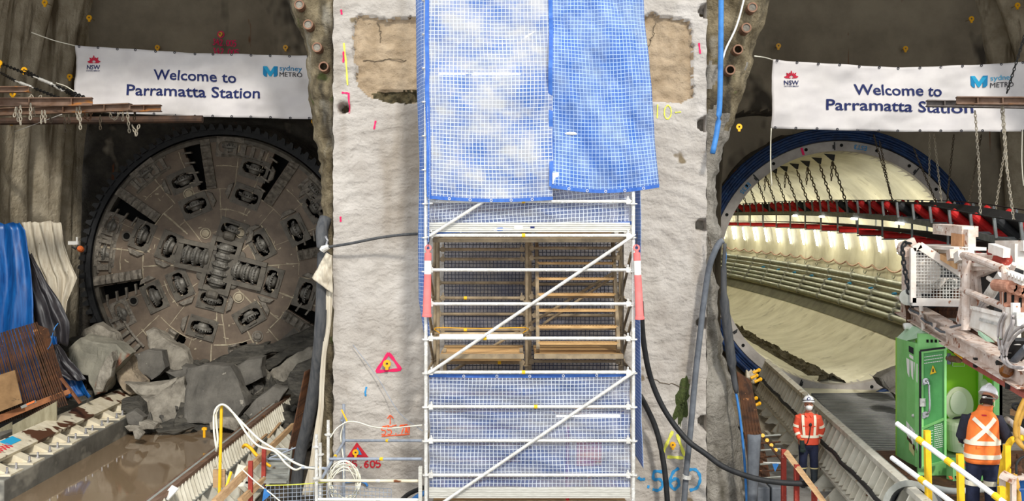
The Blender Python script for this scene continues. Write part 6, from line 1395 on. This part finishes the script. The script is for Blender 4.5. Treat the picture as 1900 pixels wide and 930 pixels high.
g = thing('red_rag', V((c.x+.1,18.4,zr)), 'crumpled red and white rag behind the power tool', 'rag'); mb = MB(); mb.grid(lambda u, v: V((c.x+.0+.3*u, 18.25+.3*v, zr+.02+.10*abs(fb((u*3,v*3,2)))+.1*math.sin(PI*u)*math.sin(PI*v))), 14, 14); obj('cloth', mb, M('red rag', (226,70,86), (240,220,220), 14, .9), g, smooth=True)
g = thing('white_elbow', P(1692,612,18.5), 'white plastic pipe elbow at the left corner of the toilet roof', 'pipe'); mb = MB(); mb.tube(smoothpath([P(1677,606,18.6),P(1686,605,18.6),P(1691,610,18.6),P(1692,622,18.6),P(1692,640,18.6)], 5), .055, 12); obj('elbow', mb, whitepl, g, smooth=True)
rope('cable_bundle', [P(1686,612,18.9),P(1685,580,18.8),P(1682,560,18.7)], .04, rust, 'rust coloured cable bundle above the white elbow', 'cable'); rope('yellow_cable', [P(1702,618,19.3),P(1704,595,19.2),P(1706,575,19.1)], .03, yelplas, 'orange yellow cable behind the rig beam', 'cable')

# ---- decks, rails and clutter at the bottom right
mb = MB(); mb.box((8.0, 17.6, 1.05), (3.2, 4.6, .12)); obj('work_deck', mb, rust, label='rusty steel work deck carrying the green toilet', cat='deck')
mb = MB(); mb.box((7.35, 15.2, 1.04), (3.0, 1.5, .1)); obj('work_deck', mb, greysteel, label='grey steel work deck under the front worker', cat='deck')
for x, y in ((6.7,16.2),(9.3,16.2),(6.7,19.5),(9.3,19.5),(6.2,14.7),(8.6,14.7)): mb = MB(); mb.box((x,y,.73), (.16,.16,.52 if y > 15 else .52)); obj('deck_leg', mb, rust, label='short steel leg under the work decks', cat='leg', group='work deck legs')
for a, b, lb in (((1664,786),(1884,948),'upper white handrail tube with yellow collars'),((1655,850),(1800,958),'lower white handrail tube with yellow collars')):
    g = thing('handrail_tube', P(*b,13.0), lb, 'handrail'); mb = MB(); p, q = P(*a,14.8), P(*b,13.2); mb.tube([p,q], .035, 12); obj('tube', mb, M('splashed white tube', (244,244,240), (232,232,230), 12, .45, speck=[((120,130,160), 16, .68)]) if 'splashed white tube' not in MATS else MATS['splashed white tube'], g)
    for t in ((.22,.47,.86) if a[1] < 800 else (.42,)): mb = MB(); d = (q-p).normalized(); c = lerp(p,q,t); mb.tube([c-d*.05,c+d*.05], .045, 12); obj('collar', mb, yellow, g)
for a, b, Y, lb in (((1724,980),(1720,799),14.55,'yellow post carrying the white handrails, left of the toilet step'),((1784,980),(1781,843),14.1,'second yellow post in front of the toilet step'),((1870,980),(1868,826),14.6,'yellow post right of the front worker'),((1858,980),(1858,903),13.9,'short yellow post at the very bottom beside the front worker')):
    mb = MB(); mb.beam(P(*a,Y),P(*b,Y),.075,.075); obj('yellow_post', mb, yellow, label=lb, cat='post')
g = thing('duct_section', P(1690,940,14.8), 'large grey duct end at the bottom left of the handrails', 'duct'); ax2 = V((-.55,-1,.35)).normalized(); mb = MB(); o = P(1695,945,15.2); mb.lathe([(.34,-1.0),(.36,.25),(.30,.25),(.28,-1.0)], o, ax2, 28, cap=False); obj('duct_wall', mb, greyhose, g, smooth=False)
mb = MB(); mb.lathe([(.12,-.3),(.15,.05),(.10,.05)], o+V((.05,0,-.1)), ax2, 18); obj('inner_pipe', mb, copper, g); mb = MB(); mb.ring(o+ax2*.24, ax2, .29, .375, .04, 28); obj('rim', mb, greysteel, g)
rope('grey_hose', [P(1730,905,16.5),P(1770,912,16.4),P(1830,908,16.3),P(1850,904,16.3)], .05, M('pale grey hose', (190,192,186), None, rough=.5), 'pale grey hose lying in front of the toilet step', 'hose', n=10)
rope('yellow_hose', [P(1902,738,14.6),P(1890,765,14.5),P(1884,790,14.5),P(1886,815,14.5),P(1898,830,14.5),P(1910,832,14.5)], .03, M('tan hose', (206,160,70), (180,134,54), 6, .5), 'tan hose looping at the right edge beside the front worker', 'hose', n=10)
rope('yellow_hose', [P(1905,752,14.7),P(1894,775,14.7),P(1889,800,14.7),P(1893,822,14.7),P(1905,838,14.7)], .028, MATS['tan hose'], 'inner tan hose loop at the right edge', 'hose', n=10)
rope('yellow_hose', [P(1910,812,14.9),P(1890,814,14.9),P(1876,818,14.9),P(1866,840,14.9),P(1860,870,14.9),P(1856,900,14.9)], .045, yellow, 'thick yellow hose bending down at the right of the front worker', 'hose', n=12)
rope('yellow_hose', [P(1882,880,14.5),P(1888,905,14.4),P(1892,945,14.4)], .035, MATS['tan hose'], 'tan hose running down at the bottom right corner', 'hose', n=10)
g = thing('valve_stand', P(1885,900,14.6), 'rusty valve cluster on a stand at the bottom right', 'valve')
for x, y, r, h in ((1878,846,.05,40),(1884,850,.045,38),(1891,842,.04,50)): mb = MB(); mb.lathe([(r*.6,0),(r,.02),(r*.8,.1),(r*1.2,.14),(r*.7,.2),(r,h*.0072)], P(x,y+h,14.6), n=12); obj('valve_body', mb, rust, g)
mb = MB(); mb.beam(P(1868,887,14.6),P(1902,884,14.6),.2,.05); mb.beam(P(1872,886,14.7),P(1872,960,14.7),.06,.06); obj('stand', mb, rig, g)
g = thing('shelf_tray', P(1890,760,15.2), 'pale wooden tray holding dark fittings at the right edge', 'tray'); mb = MB(); mb.beam(P(1886,764,15.6),P(1915,772,15.3),.22,.09); obj('tray', mb, timber, g); mb = MB(); mb.ring(P(1893,758,15.5), V((0,-.4,1)), .09, .12, .03, 18); mb.ball(P(1892,758,15.5), .05, 8, 6); obj('fitting', mb, rub, g)
g = thing('wooden_step', P(1865,892,14.3), 'small pale wooden box step beside the front worker', 'step'); mb = MB(); mb.beam(P(1858,880,14.4),P(1884,892,14.3),.25,.06); mb.beam(P(1860,884,14.45),P(1860,925,14.45),.06,.06); mb.beam(P(1880,892,14.3),P(1880,935,14.3),.06,.06); obj('frame', mb, rig, g)
rope('white_rail', [P(1868,778,15.6),P(1896,800,15.0),P(1910,808,14.8)], .045, rigw, 'short white tube behind the shoulder of the front worker', 'tube', n=12)
g = thing('roller_grate', P(1882,790,18), 'dark slotted grate behind the front worker', 'grate')
for k in range(6): mb = MB(); mb.beam(P(1866+k*7,786-k*1,17.8),P(1874+k*7,798,17.4),.1,.06); obj('slat', mb, rub, g)
rope('black_cable', [P(1910,845,14.4),P(1895,850,14.4),P(1886,862,14.4),P(1886,880,14.4)], .018, rub, 'black cable looping at the bottom right edge', 'cable', n=8)
mb = MB(); mb.box(P(1896,918,14.9), (.5,.5,.3)); obj('blue_crate', mb, bluetarp, label='blue box at the very bottom right corner', cat='box', bevel=.02)
random.seed(31)
slab('rock_slab', [(1634,706),(1660,690),(1690,682),(1700,700),(1690,724),(1650,726)], 27.0, .4, .6, rockA, 'dark blue grey rock at the foot of the tunnel ring left of the toilet', 51, grp='rocks right of the ramp'); slab('rock_slab', [(1660,728),(1688,722),(1700,740),(1700,770),(1680,752)], 25.4, .4, .6, rockA, 'dark rock at the side of the ramp beside the toilet', 52, grp='rocks right of the ramp'); slab('rock_slab', [(1846,700),(1900,690),(1910,780),(1850,790)], 24.0, .3, .6, rockD, 'dark rock face seen behind the front worker helmet', 53, grp='rocks right of the ramp')
# ================================================================== PEOPLE
def remesh(o, vox, smooth=4):
    md = o.modifiers.new('skin', 'REMESH'); md.mode = 'VOXEL'; md.voxel_size = vox; md.use_smooth_shade = True
    m2 = o.modifiers.new('smooth', 'SMOOTH'); m2.iterations = smooth; m2.factor = .5; return o
class Fig:
    """a standing figure in its own frame: x to the viewer's right when seen from the front (-y is the way it faces), z up, metres for a 1.75 m person"""
    def __init__(s, root, yaw, sc_): s.root = root; s.R = MX.Rotation(yaw, 3, 'Z'); s.s = sc_; s.o = wpos(root)
    def w(s, p): return s.o+s.R @ (V(p)*s.s)
    def limb(s, mb, pts, n=12, flat=None):            # (x,y,z,r) chain of ellipses
        P_ = [V(p[:3]) for p in pts]; rings = []
        for i, p in enumerate(P_):
            d = P_[min(i+1,len(P_)-1)]-P_[max(i-1,0)]; a, b, _ = frame(d, V((0,1,0)) if abs(d.normalized().z) > .5 else V((0,0,1)))
            r = pts[i][3]; r2 = pts[i][4] if len(pts[i]) > 4 else r
            rings.append([s.w(p+a*r*math.cos(2*PI*k/n)+b*r2*math.sin(2*PI*k/n)) for k in range(n)])
        mb.loft(rings); return mb
    def torso(s, mb, secs, n=20):                    # (z, cx, cy, rx, ry)
        mb.loft([[s.w((cx_+rx*math.copysign(abs(math.cos(2*PI*k/n))**.85, math.cos(2*PI*k/n)), cy_+ry*math.copysign(abs(math.sin(2*PI*k/n))**.85, math.sin(2*PI*k/n)), z)) for k in range(n)] for z, cx_, cy_, rx, ry in secs]); return mb
    def ball(s, mb, c, r, sc=(1,1,1), nu=16, nv=10): mb.ball(s.w(c), r*s.s, nu, nv, sc, s.R); return mb
    def part(s, name, mb, mat, par=None, vox=None, label=None, sm=4, smooth=True):
        o = obj(name, mb, mat, par or s.root, label=label, smooth=smooth)
        if vox: remesh(o, vox*s.s, sm)
        return o
    def band(s, secs, z0, z1, grow, a0=0, a1=2*PI, n=40): # strip hugging the torso sections
        def at(z):
            for q, r in zip(secs, secs[1:]):
                if q[0] <= z <= r[0]: t = (z-q[0])/(r[0]-q[0]); return [lerp(q[i], r[i], t) for i in range(5)]
            return secs[-1]
        mb = MB(); rg = []
        full = a1-a0 > 6.2
        for k in range(n+1):
            t = lerp(a0, a1, k/n); c, si = math.cos(t), math.sin(t); c = math.copysign(abs(c)**.85, c); si = math.copysign(abs(si)**.85, si); q = []
            for z in ((z0(k/n) if callable(z0) else z0), (z1(k/n) if callable(z1) else z1)):
                _, cx_, cy_, rx, ry = at(z)
                q.append((V((cx_+(rx+grow)*c, cy_+(ry+grow)*si, z)), V((cx_+(rx-.01)*c, cy_+(ry-.01)*si, z))))
            rg.append([s.w(q[0][0]), s.w(q[1][0]), s.w(q[1][1]), s.w(q[0][1])])
        mb.loft(rg, cap=not full); return mb
    def surf(s, secs, x, z, grow, front=True):            # point on the torso surface
        for q, r in zip(secs, secs[1:]):
            if q[0] <= z <= r[0]: t = (z-q[0])/(r[0]-q[0]); _, cx_, cy_, rx, ry = [lerp(q[i], r[i], t) for i in range(5)]; break
        else: _, cx_, cy_, rx, ry = secs[-1] if z > secs[-1][0] else secs[0]
        rx += grow; ry += grow; u = max(-1, min(1, (x-cx_)/rx)); c = abs(u)**(1/.85); y = ry*(max(0, 1-c*c)**.5)**.85; return V((x, cy_+(-y if front else y), z))
    def strap(s, secs, line, w_, grow, front=True):       # flat tape following a path (x, z) over the torso
        pts = [V((a, 0, b)) for a, b in line]; pts = smoothpath(pts, 6) if len(pts) > 2 else [lerp(pts[0], pts[1], k/14) for k in range(15)]
        mb = MB(); rg = []
        for i, p in enumerate(pts):
            d = pts[min(i+1,len(pts)-1)]-pts[max(i-1,0)]; nn = V((-d.z, 0, d.x)).normalized()*w_/2; a, b = p+nn, p-nn; yo = V((0, .02 if front else -.02, 0))
            A, B = s.surf(secs, a.x, a.z, grow, front), s.surf(secs, b.x, b.z, grow, front); rg.append([s.w(A), s.w(B), s.w(B+yo), s.w(A+yo)])
        mb.loft(rg); return mb
    def hand(s, mb, wrist, d, palm_n, curl=.5, side=1):   # palm, four fingers, thumb; d = direction of the fingers, palm_n = palm normal
        d = V(d).normalized(); pn = V(palm_n).normalized(); sd_ = d.cross(pn).normalized()*side; w0 = V(wrist)
        s.limb(mb, [tuple(w0)+(.026,.022), tuple(w0+d*.03)+(.036,.018), tuple(w0+d*.085)+(.042,.017), tuple(w0+d*.10)+(.038,.014)], 10)
        for k, (o, L) in enumerate(((-.031,.068),(-.010,.078),(.011,.074),(.031,.058))):
            b = w0+d*.09+sd_*o; p = [b]; dd = d.copy()
            for j in range(3): dd = (dd+pn*curl*.7).normalized(); p.append(p[-1]+dd*L/3*(1.2-.2*j))
            s.limb(mb, [tuple(q)+(r,) for q, r in zip(p, (.0105,.010,.009,.0075))], 8)
        b = w0+d*.03-sd_*.03; t1 = b+(d*.5-sd_*.6+pn*.3).normalized()*.04; t2 = t1+(d*.9-sd_*.1+pn*.3).normalized()*.032; s.limb(mb, [tuple(b)+(.014,), tuple(t1)+(.012,), tuple(t2)+(.009,)], 8); return mb
    def head(s, mb, c, R):                               # skull, jaw, nose, ears (c = centre of the head)
        h = lambda p: s.w(V(c)+R @ V(p))
        def bl(p, r, sc): mb.ball(h(p), r*s.s, 16, 10, sc, s.R @ R)
        bl((0,.005,.02), .098, (.80,1.0,1.05)); bl((0,-.028,-.055), .070, (.86,.92,1.0)); bl((0,-.062,-.085), .034, (1.0,.9,.8)); bl((0,-.100,-.018), .017, (.8,1.1,1.5)); bl((0,-.085,.012), .02, (1.9,.6,.6)); bl((0,-.086,-.055), .02, (1.5,.6,.5))
        for q in (-1, 1): bl((q*.082,.012,-.012), .03, (.35,.7,1.1))
        return h
# ---- worker standing by the right cradle
Yp = 19.8; f0 = P(1500, 897, Yp); f0.z = .48
A = thing('person', f0, 'person in orange work shirt, white helmet and mask standing beside the ribbed beam', 'person')
G = Fig(A, math.radians(-8), .92)
NT = MX.Rotation(math.radians(-14), 3, 'X')
ls = [(.13,.02,.10),( .12,-.02,.10)]
body = MB()
for sx in (-1, 1): G.limb(body, [(sx*.10,.02,.93,.085),(sx*.105,.0,.52,.060),(sx*.115,.02,.09,.040),(sx*.115,-.02,.05,.042),(sx*.125,-.12,.03,.03)])
tor = [(.86,0,.0,.155,.105),(1.0,0,.0,.165,.115),(1.2,0,.01,.165,.11),(1.36,0,.02,.185,.105),(1.43,0,.02,.14,.08),(1.48,0,.01,.06,.06),(1.54,0,.0,.052,.055)]
G.torso(body, tor)
armL = [(-.185,.02,1.37,.05),(-.24,.03,1.13,.042),(-.17,-.10,.94,.032)]       # viewer's left arm, hand in front of the thigh
armR = [(.185,.02,1.37,.05),(.27,.06,1.12,.042),(.22,.10,.93,.032)]
for a in (armL, armR): G.limb(body, a, 10)
G.head(body, (0,-.015,1.615), NT)
G.part('body', body, skin, vox=.012)
trs = MB(); G.torso(trs, [(.72,0,.0,.10,.08),(.80,0,.0,.17,.12),(.90,0,.0,.178,.13),(1.0,0,.0,.176,.128)])
for sx in (-1, 1): G.limb(trs, [(sx*.09,.01,.92,.105),(sx*.098,.0,.75,.10,.105),(sx*.104,-.01,.55,.083),(sx*.112,.01,.40,.086),(sx*.112,.015,.345,.082)])
tr = G.part('trousers', trs, navy, vox=.014, sm=3)
for sx in (-1, 1):
    mb = MB(); G.limb(mb, [(sx*.112,.015,.36,.080),(sx*.114,.02,.22,.068),(sx*.115,.02,.12,.062),(sx*.116,.0,.07,.064),(sx*.118,.0,.015,.06)]); G.limb(mb, [(sx*.116,.05,.05,.05,.045),(sx*.119,-.05,.05,.055,.045),(sx*.125,-.14,.04,.045,.035),(sx*.127,-.175,.035,.02,.02)]); b = G.part('boot', mb, boot, vox=.011)
    mb = MB(); G.limb(mb, [(sx*.112,.015,.375,.087),(sx*.112,.015,.352,.087)], 18); G.part('boot_top', mb, M('cream boot top', (222,206,150), None, rough=.7) if 'cream boot top' not in MATS else MATS['cream boot top'], b, smooth=False)
    mb = MB(); mb.prism([G.w((sx*.12+a*.058*(1 if b_ > -.1 else .75), b_, .0)) for a, b_ in ((-1,.085),(-1,-.1),(-.7,-.19),(.7,-.19),(1,-.1),(1,.085))], V((0,0,.02))); G.part('boot_sole', mb, rub, b, smooth=False)
ts_ = [(.84,0,.0,.205,.155),(.90,0,.0,.200,.150),(1.0,0,.0,.196,.146),(1.15,0,.005,.196,.142),(1.28,0,.012,.208,.138),(1.37,0,.018,.200,.120),(1.42,0,.018,.150,.095),(1.455,0,.014,.085,.075),(1.475,0,.012,.075,.07)]
shm = MB(); G.torso(shm, ts_)
for arm in (armL, armR):
    a0, a1, a2 = [V(x[:3]) for x in arm]; pts = [tuple(a0+V((-a0.x*.25,0,.01)))+(.075,), tuple(a0)+(.080,), tuple(lerp(a0,a1,.5))+(.073,), tuple(a1)+(.068,), tuple(lerp(a1,a2,.5))+(.060,), tuple(lerp(a1,a2,.94))+(.052,)]; G.limb(shm, pts, 14)
sh = G.part('work_shirt', shm, shirt, vox=.013, sm=3)
for sx in (-1, 1):
    mb = MB(); mb.prism([G.w((sx*.01,-.075,1.43)), G.w((sx*.075,-.05,1.47)), G.w((sx*.085,-.085,1.42)), G.w((sx*.04,-.105,1.385))], G.R @ V((0,-.012,.004))); G.part('collar', mb, shirt, sh, smooth=False)
mb = G.band(ts_, .985, 1.035, .012); G.part('reflective_band', mb, refl, sh, smooth=False)
for sx in (-1, 1): G.part('reflective_band', G.strap(ts_, [(sx*.10,1.03),(sx*.112,1.2),(sx*.118,1.33),(sx*.115,1.425)], .05, .014), refl, sh, smooth=False)
for arm in (armL, armR):
    a0, a1, a2 = [V(x[:3]) for x in arm]
    for p, q, t, r in ((a0,a1,.62,.080),(a1,a2,.42,.071)):
        mb = MB(); c0, c1 = lerp(p,q,t), lerp(p,q,t+.2); G.limb(mb, [tuple(c0)+(r,), tuple(c1)+(r-.003,)], 18); G.part('reflective_band', mb, refl, sh, smooth=False)
for sx in (-1, 1): mb = MB(); c = G.surf(ts_, sx*.075, 1.215, .006); mb.box(G.w(c), (.095*.92,.012,.022), math.radians(-8)); G.part('pocket_flap', mb, shirt, sh, smooth=False)
mb = MB(); c = G.surf(ts_, .022, 1.25, .02); mb.ball(G.w(c), .028, 12, 8, (1,.7,1.2)); rd = G.part('radio_microphone', mb, rub)
mb = MB(); mb.tube(smoothpath([G.w(G.surf(ts_,.022,1.23,.02)), G.w(G.surf(ts_,.01,1.12,.022)), G.w(G.surf(ts_,-.01,1.0,.024)), G.w(G.surf(ts_,-.05,.88,.02)), G.w((-.1,-.15,.86))], 6), .008, 6); G.part('radio_cord', mb, rub, rd)
# gloves held in front, gloved hand
hb = MB(); G.hand(hb, armL[2][:3], (.15,-.25,-1), (.5,.6,-.1), .45, 1); G.part('hand', hb, skin, vox=.006, sm=2)
gv_ = MB(); c = V(armL[2][:3])+V((.02,-.07,-.03)); G.limb(gv_, [tuple(c+V((0,0,.04)))+(.045,.03), tuple(c+V((.01,-.005,-.06)))+(.052,.032), tuple(c+V((.015,0,-.12)))+(.045,.025)], 10)
for k in range(4): o = -.036+k*.024; G.limb(gv_, [tuple(c+V((o+.015,0,-.10)))+(.013,), tuple(c+V((o*1.2+.018,-.008,-.16-.01*(k in (1,2)))))+(.013,), tuple(c+V((o*1.3+.02,.0,-.205-.012*(k in (1,2)))))+(.010,)], 8)
gl = G.part('glove', gv_, glove, vox=.007, sm=2); mb = MB(); G.limb(mb, [tuple(c+V((0,0,.05)))+(.048,.033), tuple(c+V((0,0,.035)))+(.048,.033)], 12); G.part('glove_cuff', mb, orange, gl)
hb = MB(); G.hand(hb, armR[2][:3], (-.25,-.1,-1), (-.7,-.2,0), .3, -1); G.part('hand', hb, skin, vox=.006, sm=2)
# helmet, mask
def helmet(G, c, R, mat, sc_=1.0):
    h = lambda p: G.w(V(c)+R @ V(p)); mb = MB(); n = 28; rings = []
    for t in (0, .2, .4, .6, .8, .95): a = t*PI/2; rings.append([h((.112*math.cos(a)*math.cos(2*PI*k/n), .132*math.cos(a)*math.sin(2*PI*k/n), .035+.120*math.sin(a))) for k in range(n)])
    bx = lambda k: 1+.10+(.38 if math.sin(2*PI*k/n) < 0 else .10)*abs(math.sin(2*PI*k/n))**3
    brim = [h((.112*1.10*math.cos(2*PI*k/n), .132*bx(k)*math.sin(2*PI*k/n), .026-.014*max(0,-math.sin(2*PI*k/n)))) for k in range(n)]; b2 = [p-(G.R @ R @ V((0,0,.008)))*G.s for p in brim]
    inn = [h((.100*math.cos(2*PI*k/n), .120*math.sin(2*PI*k/n), .025)) for k in range(n)]
    mb.loft([inn, b2, brim]+rings); hm = G.part('helmet', mb, mat, smooth=False)
    mb = MB(); mb.tube([h((0,.128*math.cos(t),.038+.126*math.sin(t))) for t in [k*PI/14 for k in range(1,14)]], .014*G.s, 8); G.part('helmet_ridge', mb, mat, hm, smooth=True); return hm, h
hc = (0,-.015,1.655)
hm, hh = helmet(G, hc, NT, hatm)
mb = MB(); mb.tube([hh((-.01,-.128,.075)), hh((-.01,-.155,.075))], .030, 16); G.part('helmet_lamp', mb, navyink, hm, smooth=False); mb = MB(); mb.tube([hh((-.01,-.15,.075)), hh((-.01,-.162,.075))], .018, 14); G.part('lamp_lens', mb, chrome, hm, smooth=False)
mb = MB(); mb.tube([hh((.118*math.sin(t),-.138*math.cos(t),.05)) for t in [k*.14-1.4 for k in range(21)]], .006, 6); G.part('lamp_cord', mb, rub, hm)
fh = lambda p: G.w(V((0,-.015,1.615))+NT @ V(p))
mb = MB(); G_ = []; n = 16
for r, y in ((.004,-.150),(.030,-.142),(.050,-.122),(.066,-.088),(.076,-.045)): G_.append([fh((r*1.0*math.cos(2*PI*k/n), y, -.052+r*.95*math.sin(2*PI*k/n)*(1.0 if math.sin(2*PI*k/n) < 0 else .72))) for k in range(n)])
mb.loft(G_); G.part('face_mask', mb, maskm, smooth=True)
for q in (-1, 1):
    mb = MB(); mb.ball(fh((q*.034,-.094,.006)), .0085, 8, 6, (1.3,.7,.8)); G.part('eye', mb, blackink)
mb = MB(); mb.tube([fh((-.076,-.04,-.035)), fh((-.088,.0,.0)), fh((-.08,.05,.02))], .004, 5); mb.tube([fh((.076,-.04,-.035)), fh((.088,.0,.0)), fh((.08,.05,.02))], .004, 5); G.part('mask_strap', mb, maskm)

# ---- worker at the front, seen from behind
Yq = 15.3; f1 = P(1822, 985, Yq); f1.z = 1.09
B = thing('person', f1, 'person in fluorescent orange vest seen from behind in front of the green toilet', 'person')
G = Fig(B, math.radians(180-8), 1.07)       # the frame faces away: local -y points into the picture, local +x to the viewer's left
R2 = MX.Rotation(math.radians(-38), 3, 'Z') @ MX.Rotation(math.radians(24), 3, 'X')
body = MB()
for sx in (-1, 1): G.limb(body, [(sx*.10,.0,.93,.085),(sx*.115,.0,.50,.060),(sx*.12,.02,.09,.042),(sx*.12,-.02,.05,.042),(sx*.13,-.13,.03,.03)])
tor = [(.86,0,.0,.16,.11),(1.1,0,.0,.165,.115),(1.36,0,-.01,.185,.105),(1.43,-.02,-.02,.13,.08),(1.50,-.05,-.03,.058,.06),(1.56,-.08,-.04,.052,.055)]
G.torso(body, tor)
aL = [(.19,-.01,1.38,.05),(.26,-.02,1.12,.042),(.18,-.22,1.02,.032)]; aR = [(-.20,-.01,1.37,.052),(-.34,-.05,1.12,.046),(-.30,-.28,1.03,.034)]
for a in (aL, aR): G.limb(body, a, 10)
hd = (-.10,-.075,1.62); G.head(body, hd, R2); G.part('body', body, skin, vox=.012)
hb = MB(); G.hand(hb, aR[2][:3], (.3,-1,.1), (.3,.2,-1), .6, 1); G.part('hand', hb, skin, vox=.006, sm=2); hb = MB(); G.hand(hb, aL[2][:3], (-.3,-1,.1), (-.3,.2,-1), .6, -1); G.part('hand', hb, skin, vox=.006, sm=2)
trs = MB(); G.torso(trs, [(.70,0,.0,.12,.09),(.80,0,.0,.185,.135),(.92,0,.01,.195,.145),(1.02,0,.0,.185,.135)])
for sx in (-1, 1): G.limb(trs, [(sx*.095,.01,.90,.118),(sx*.105,.01,.72,.108,.115),(sx*.115,.0,.50,.092),(sx*.12,.01,.30,.088),(sx*.122,.015,.08,.085)])
tr = G.part('trousers', trs, navy, vox=.014, sm=3)
for sx in (-1, 1):
    mb = MB(); G.limb(mb, [(sx*.114,.0,.555,.102),(sx*.116,.0,.49,.100)], 18); G.part('reflective_band', mb, refl, tr, smooth=False)
    mb = MB(); G.limb(mb, [(sx*.12,.07,.05,.05,.05),(sx*.122,.0,.07,.06,.06),(sx*.127,-.09,.05,.055,.045),(sx*.132,-.18,.04,.04,.032)]); G.part('boot', mb, boot, vox=.012)
slv = MB()
for arm in (aL, aR):
    a0, a1, a2 = [V(x[:3]) for x in arm]; G.limb(slv, [tuple(a0+V((-a0.x*.3,0,0)))+(.07,), tuple(a0)+(.078,), tuple(lerp(a0,a1,.5))+(.072,), tuple(a1)+(.070,), tuple(lerp(a1,a2,.5))+(.058,), tuple(lerp(a1,a2,.95))+(.045,)], 14)
G.torso(slv, [(1.0,0,0,.17,.12),(1.3,0,0,.185,.115),(1.40,0,-.01,.15,.10)]); G.part('jumper', slv, darksleeve, vox=.013, sm=3)
vs_ = [(.79,0,.01,.205,.165),(.83,0,.01,.225,.18),(.95,0,.01,.222,.172),(1.10,0,.01,.214,.160),(1.25,0,.008,.216,.152),(1.36,0,.0,.205,.135),(1.42,-.005,-.012,.165,.112),(1.455,-.03,-.025,.105,.095),(1.50,-.05,-.035,.085,.085)]
vm = MB(); G.torso(vm, vs_, 28)
for v in vm.bm.verts: v.co += V((fb(v.co*5), fb(v.co*5+V((9,0,0))), 0))*.012
ve = G.part('vest', vm, vest, vox=.013, sm=2)
G.part('collar', G.torso(MB(), [(1.45,-.03,-.028,.10,.092),(1.50,-.05,-.036,.095,.09),(1.535,-.06,-.045,.088,.088)], 24), orange, ve)
G.part('reflective_band', G.band(vs_, 1.045, 1.10, .014), refl, ve, smooth=False); G.part('reflective_band', G.band(vs_, .865, .92, .014), refl, ve, smooth=False)
for q in (-1, 1): G.part('reflective_band', G.strap(vs_, [(q*.135,1.39),(0,1.255),(-q*.165,1.09)], .052, .016, front=False), refl, ve, smooth=False)
G.part('shoulder_mark', G.strap(vs_, [(-.03,1.43),(.03,1.43)], .015, .012, front=False), redink, ve, smooth=False)
mb = MB(); mb.box(G.w((.06,.165,1.02)), (.12,.02,.03)); G.part('pocket_flap', mb, vest, ve, smooth=False)
hm, hh = helmet(G, (hd[0],hd[1],hd[2]+.04), R2, hatm)
mb = MB(); mb.ball(hh((0,-.02,.150)), .022, 10, 6, (1.3,1,.5)); G.part('helmet_badge', mb, blackink, hm)
hx = lambda p: G.w(V(hd)+R2 @ V(p)); mb = MB()
mb.ball(hx((0,.022,-.0)), .098, 16, 10, (.86,.95,.80), G.R @ R2)
for k in range(26): t = k/25*PI; mb.ball(hx((.072*math.cos(t), .03+.062*math.sin(t), -.062-.012*math.sin(k*2.4))), .018, 6, 5, (1,1,1.5))
G.part('hair', mb, hair, vox=.010, sm=2)
mb = MB(); mb.tube([hx((.094*math.cos(t), .01+.108*math.sin(t), .012-.03*math.sin(t))) for t in [k*PI/12 for k in range(13)]], .010, 6); G.part('helmet_strap', mb, greysteel, hm); mb = MB(); mb.box(hx((0,.122,-.015)), (.05,.02,.028)); G.part('strap_ratchet', mb, whitepl, hm)
mb = MB(); mb.tube([hx((-.088,.0,-.02)), hx((-.080,-.03,-.08)), hx((-.03,-.06,-.12))], .005, 5); G.part('chin_strap', mb, refl, hm)
# belt gear on the viewer's right hip
mb = MB(); mb.box(G.w((-.185,.06,.80)), (.06,.05,.13)); rd = G.part('belt_radio', mb, rub, smooth=False); mb = MB(); mb.box(G.w((-.165,.105,.81)), (.055,.02,.05)); G.part('radio_screen', mb, whitepl, rd, smooth=False); mb = MB(); mb.tube([G.w((-.21,.05,.86)), G.w((-.26,.04,.97))], .008, 6); G.part('aerial', mb, rub, rd)
mb = MB(); mb.ring(G.w((-.19,.10,.885)), V((.3,1,0)), .015, .027, .01, 12); G.part('karabiner', mb, orange, rd)
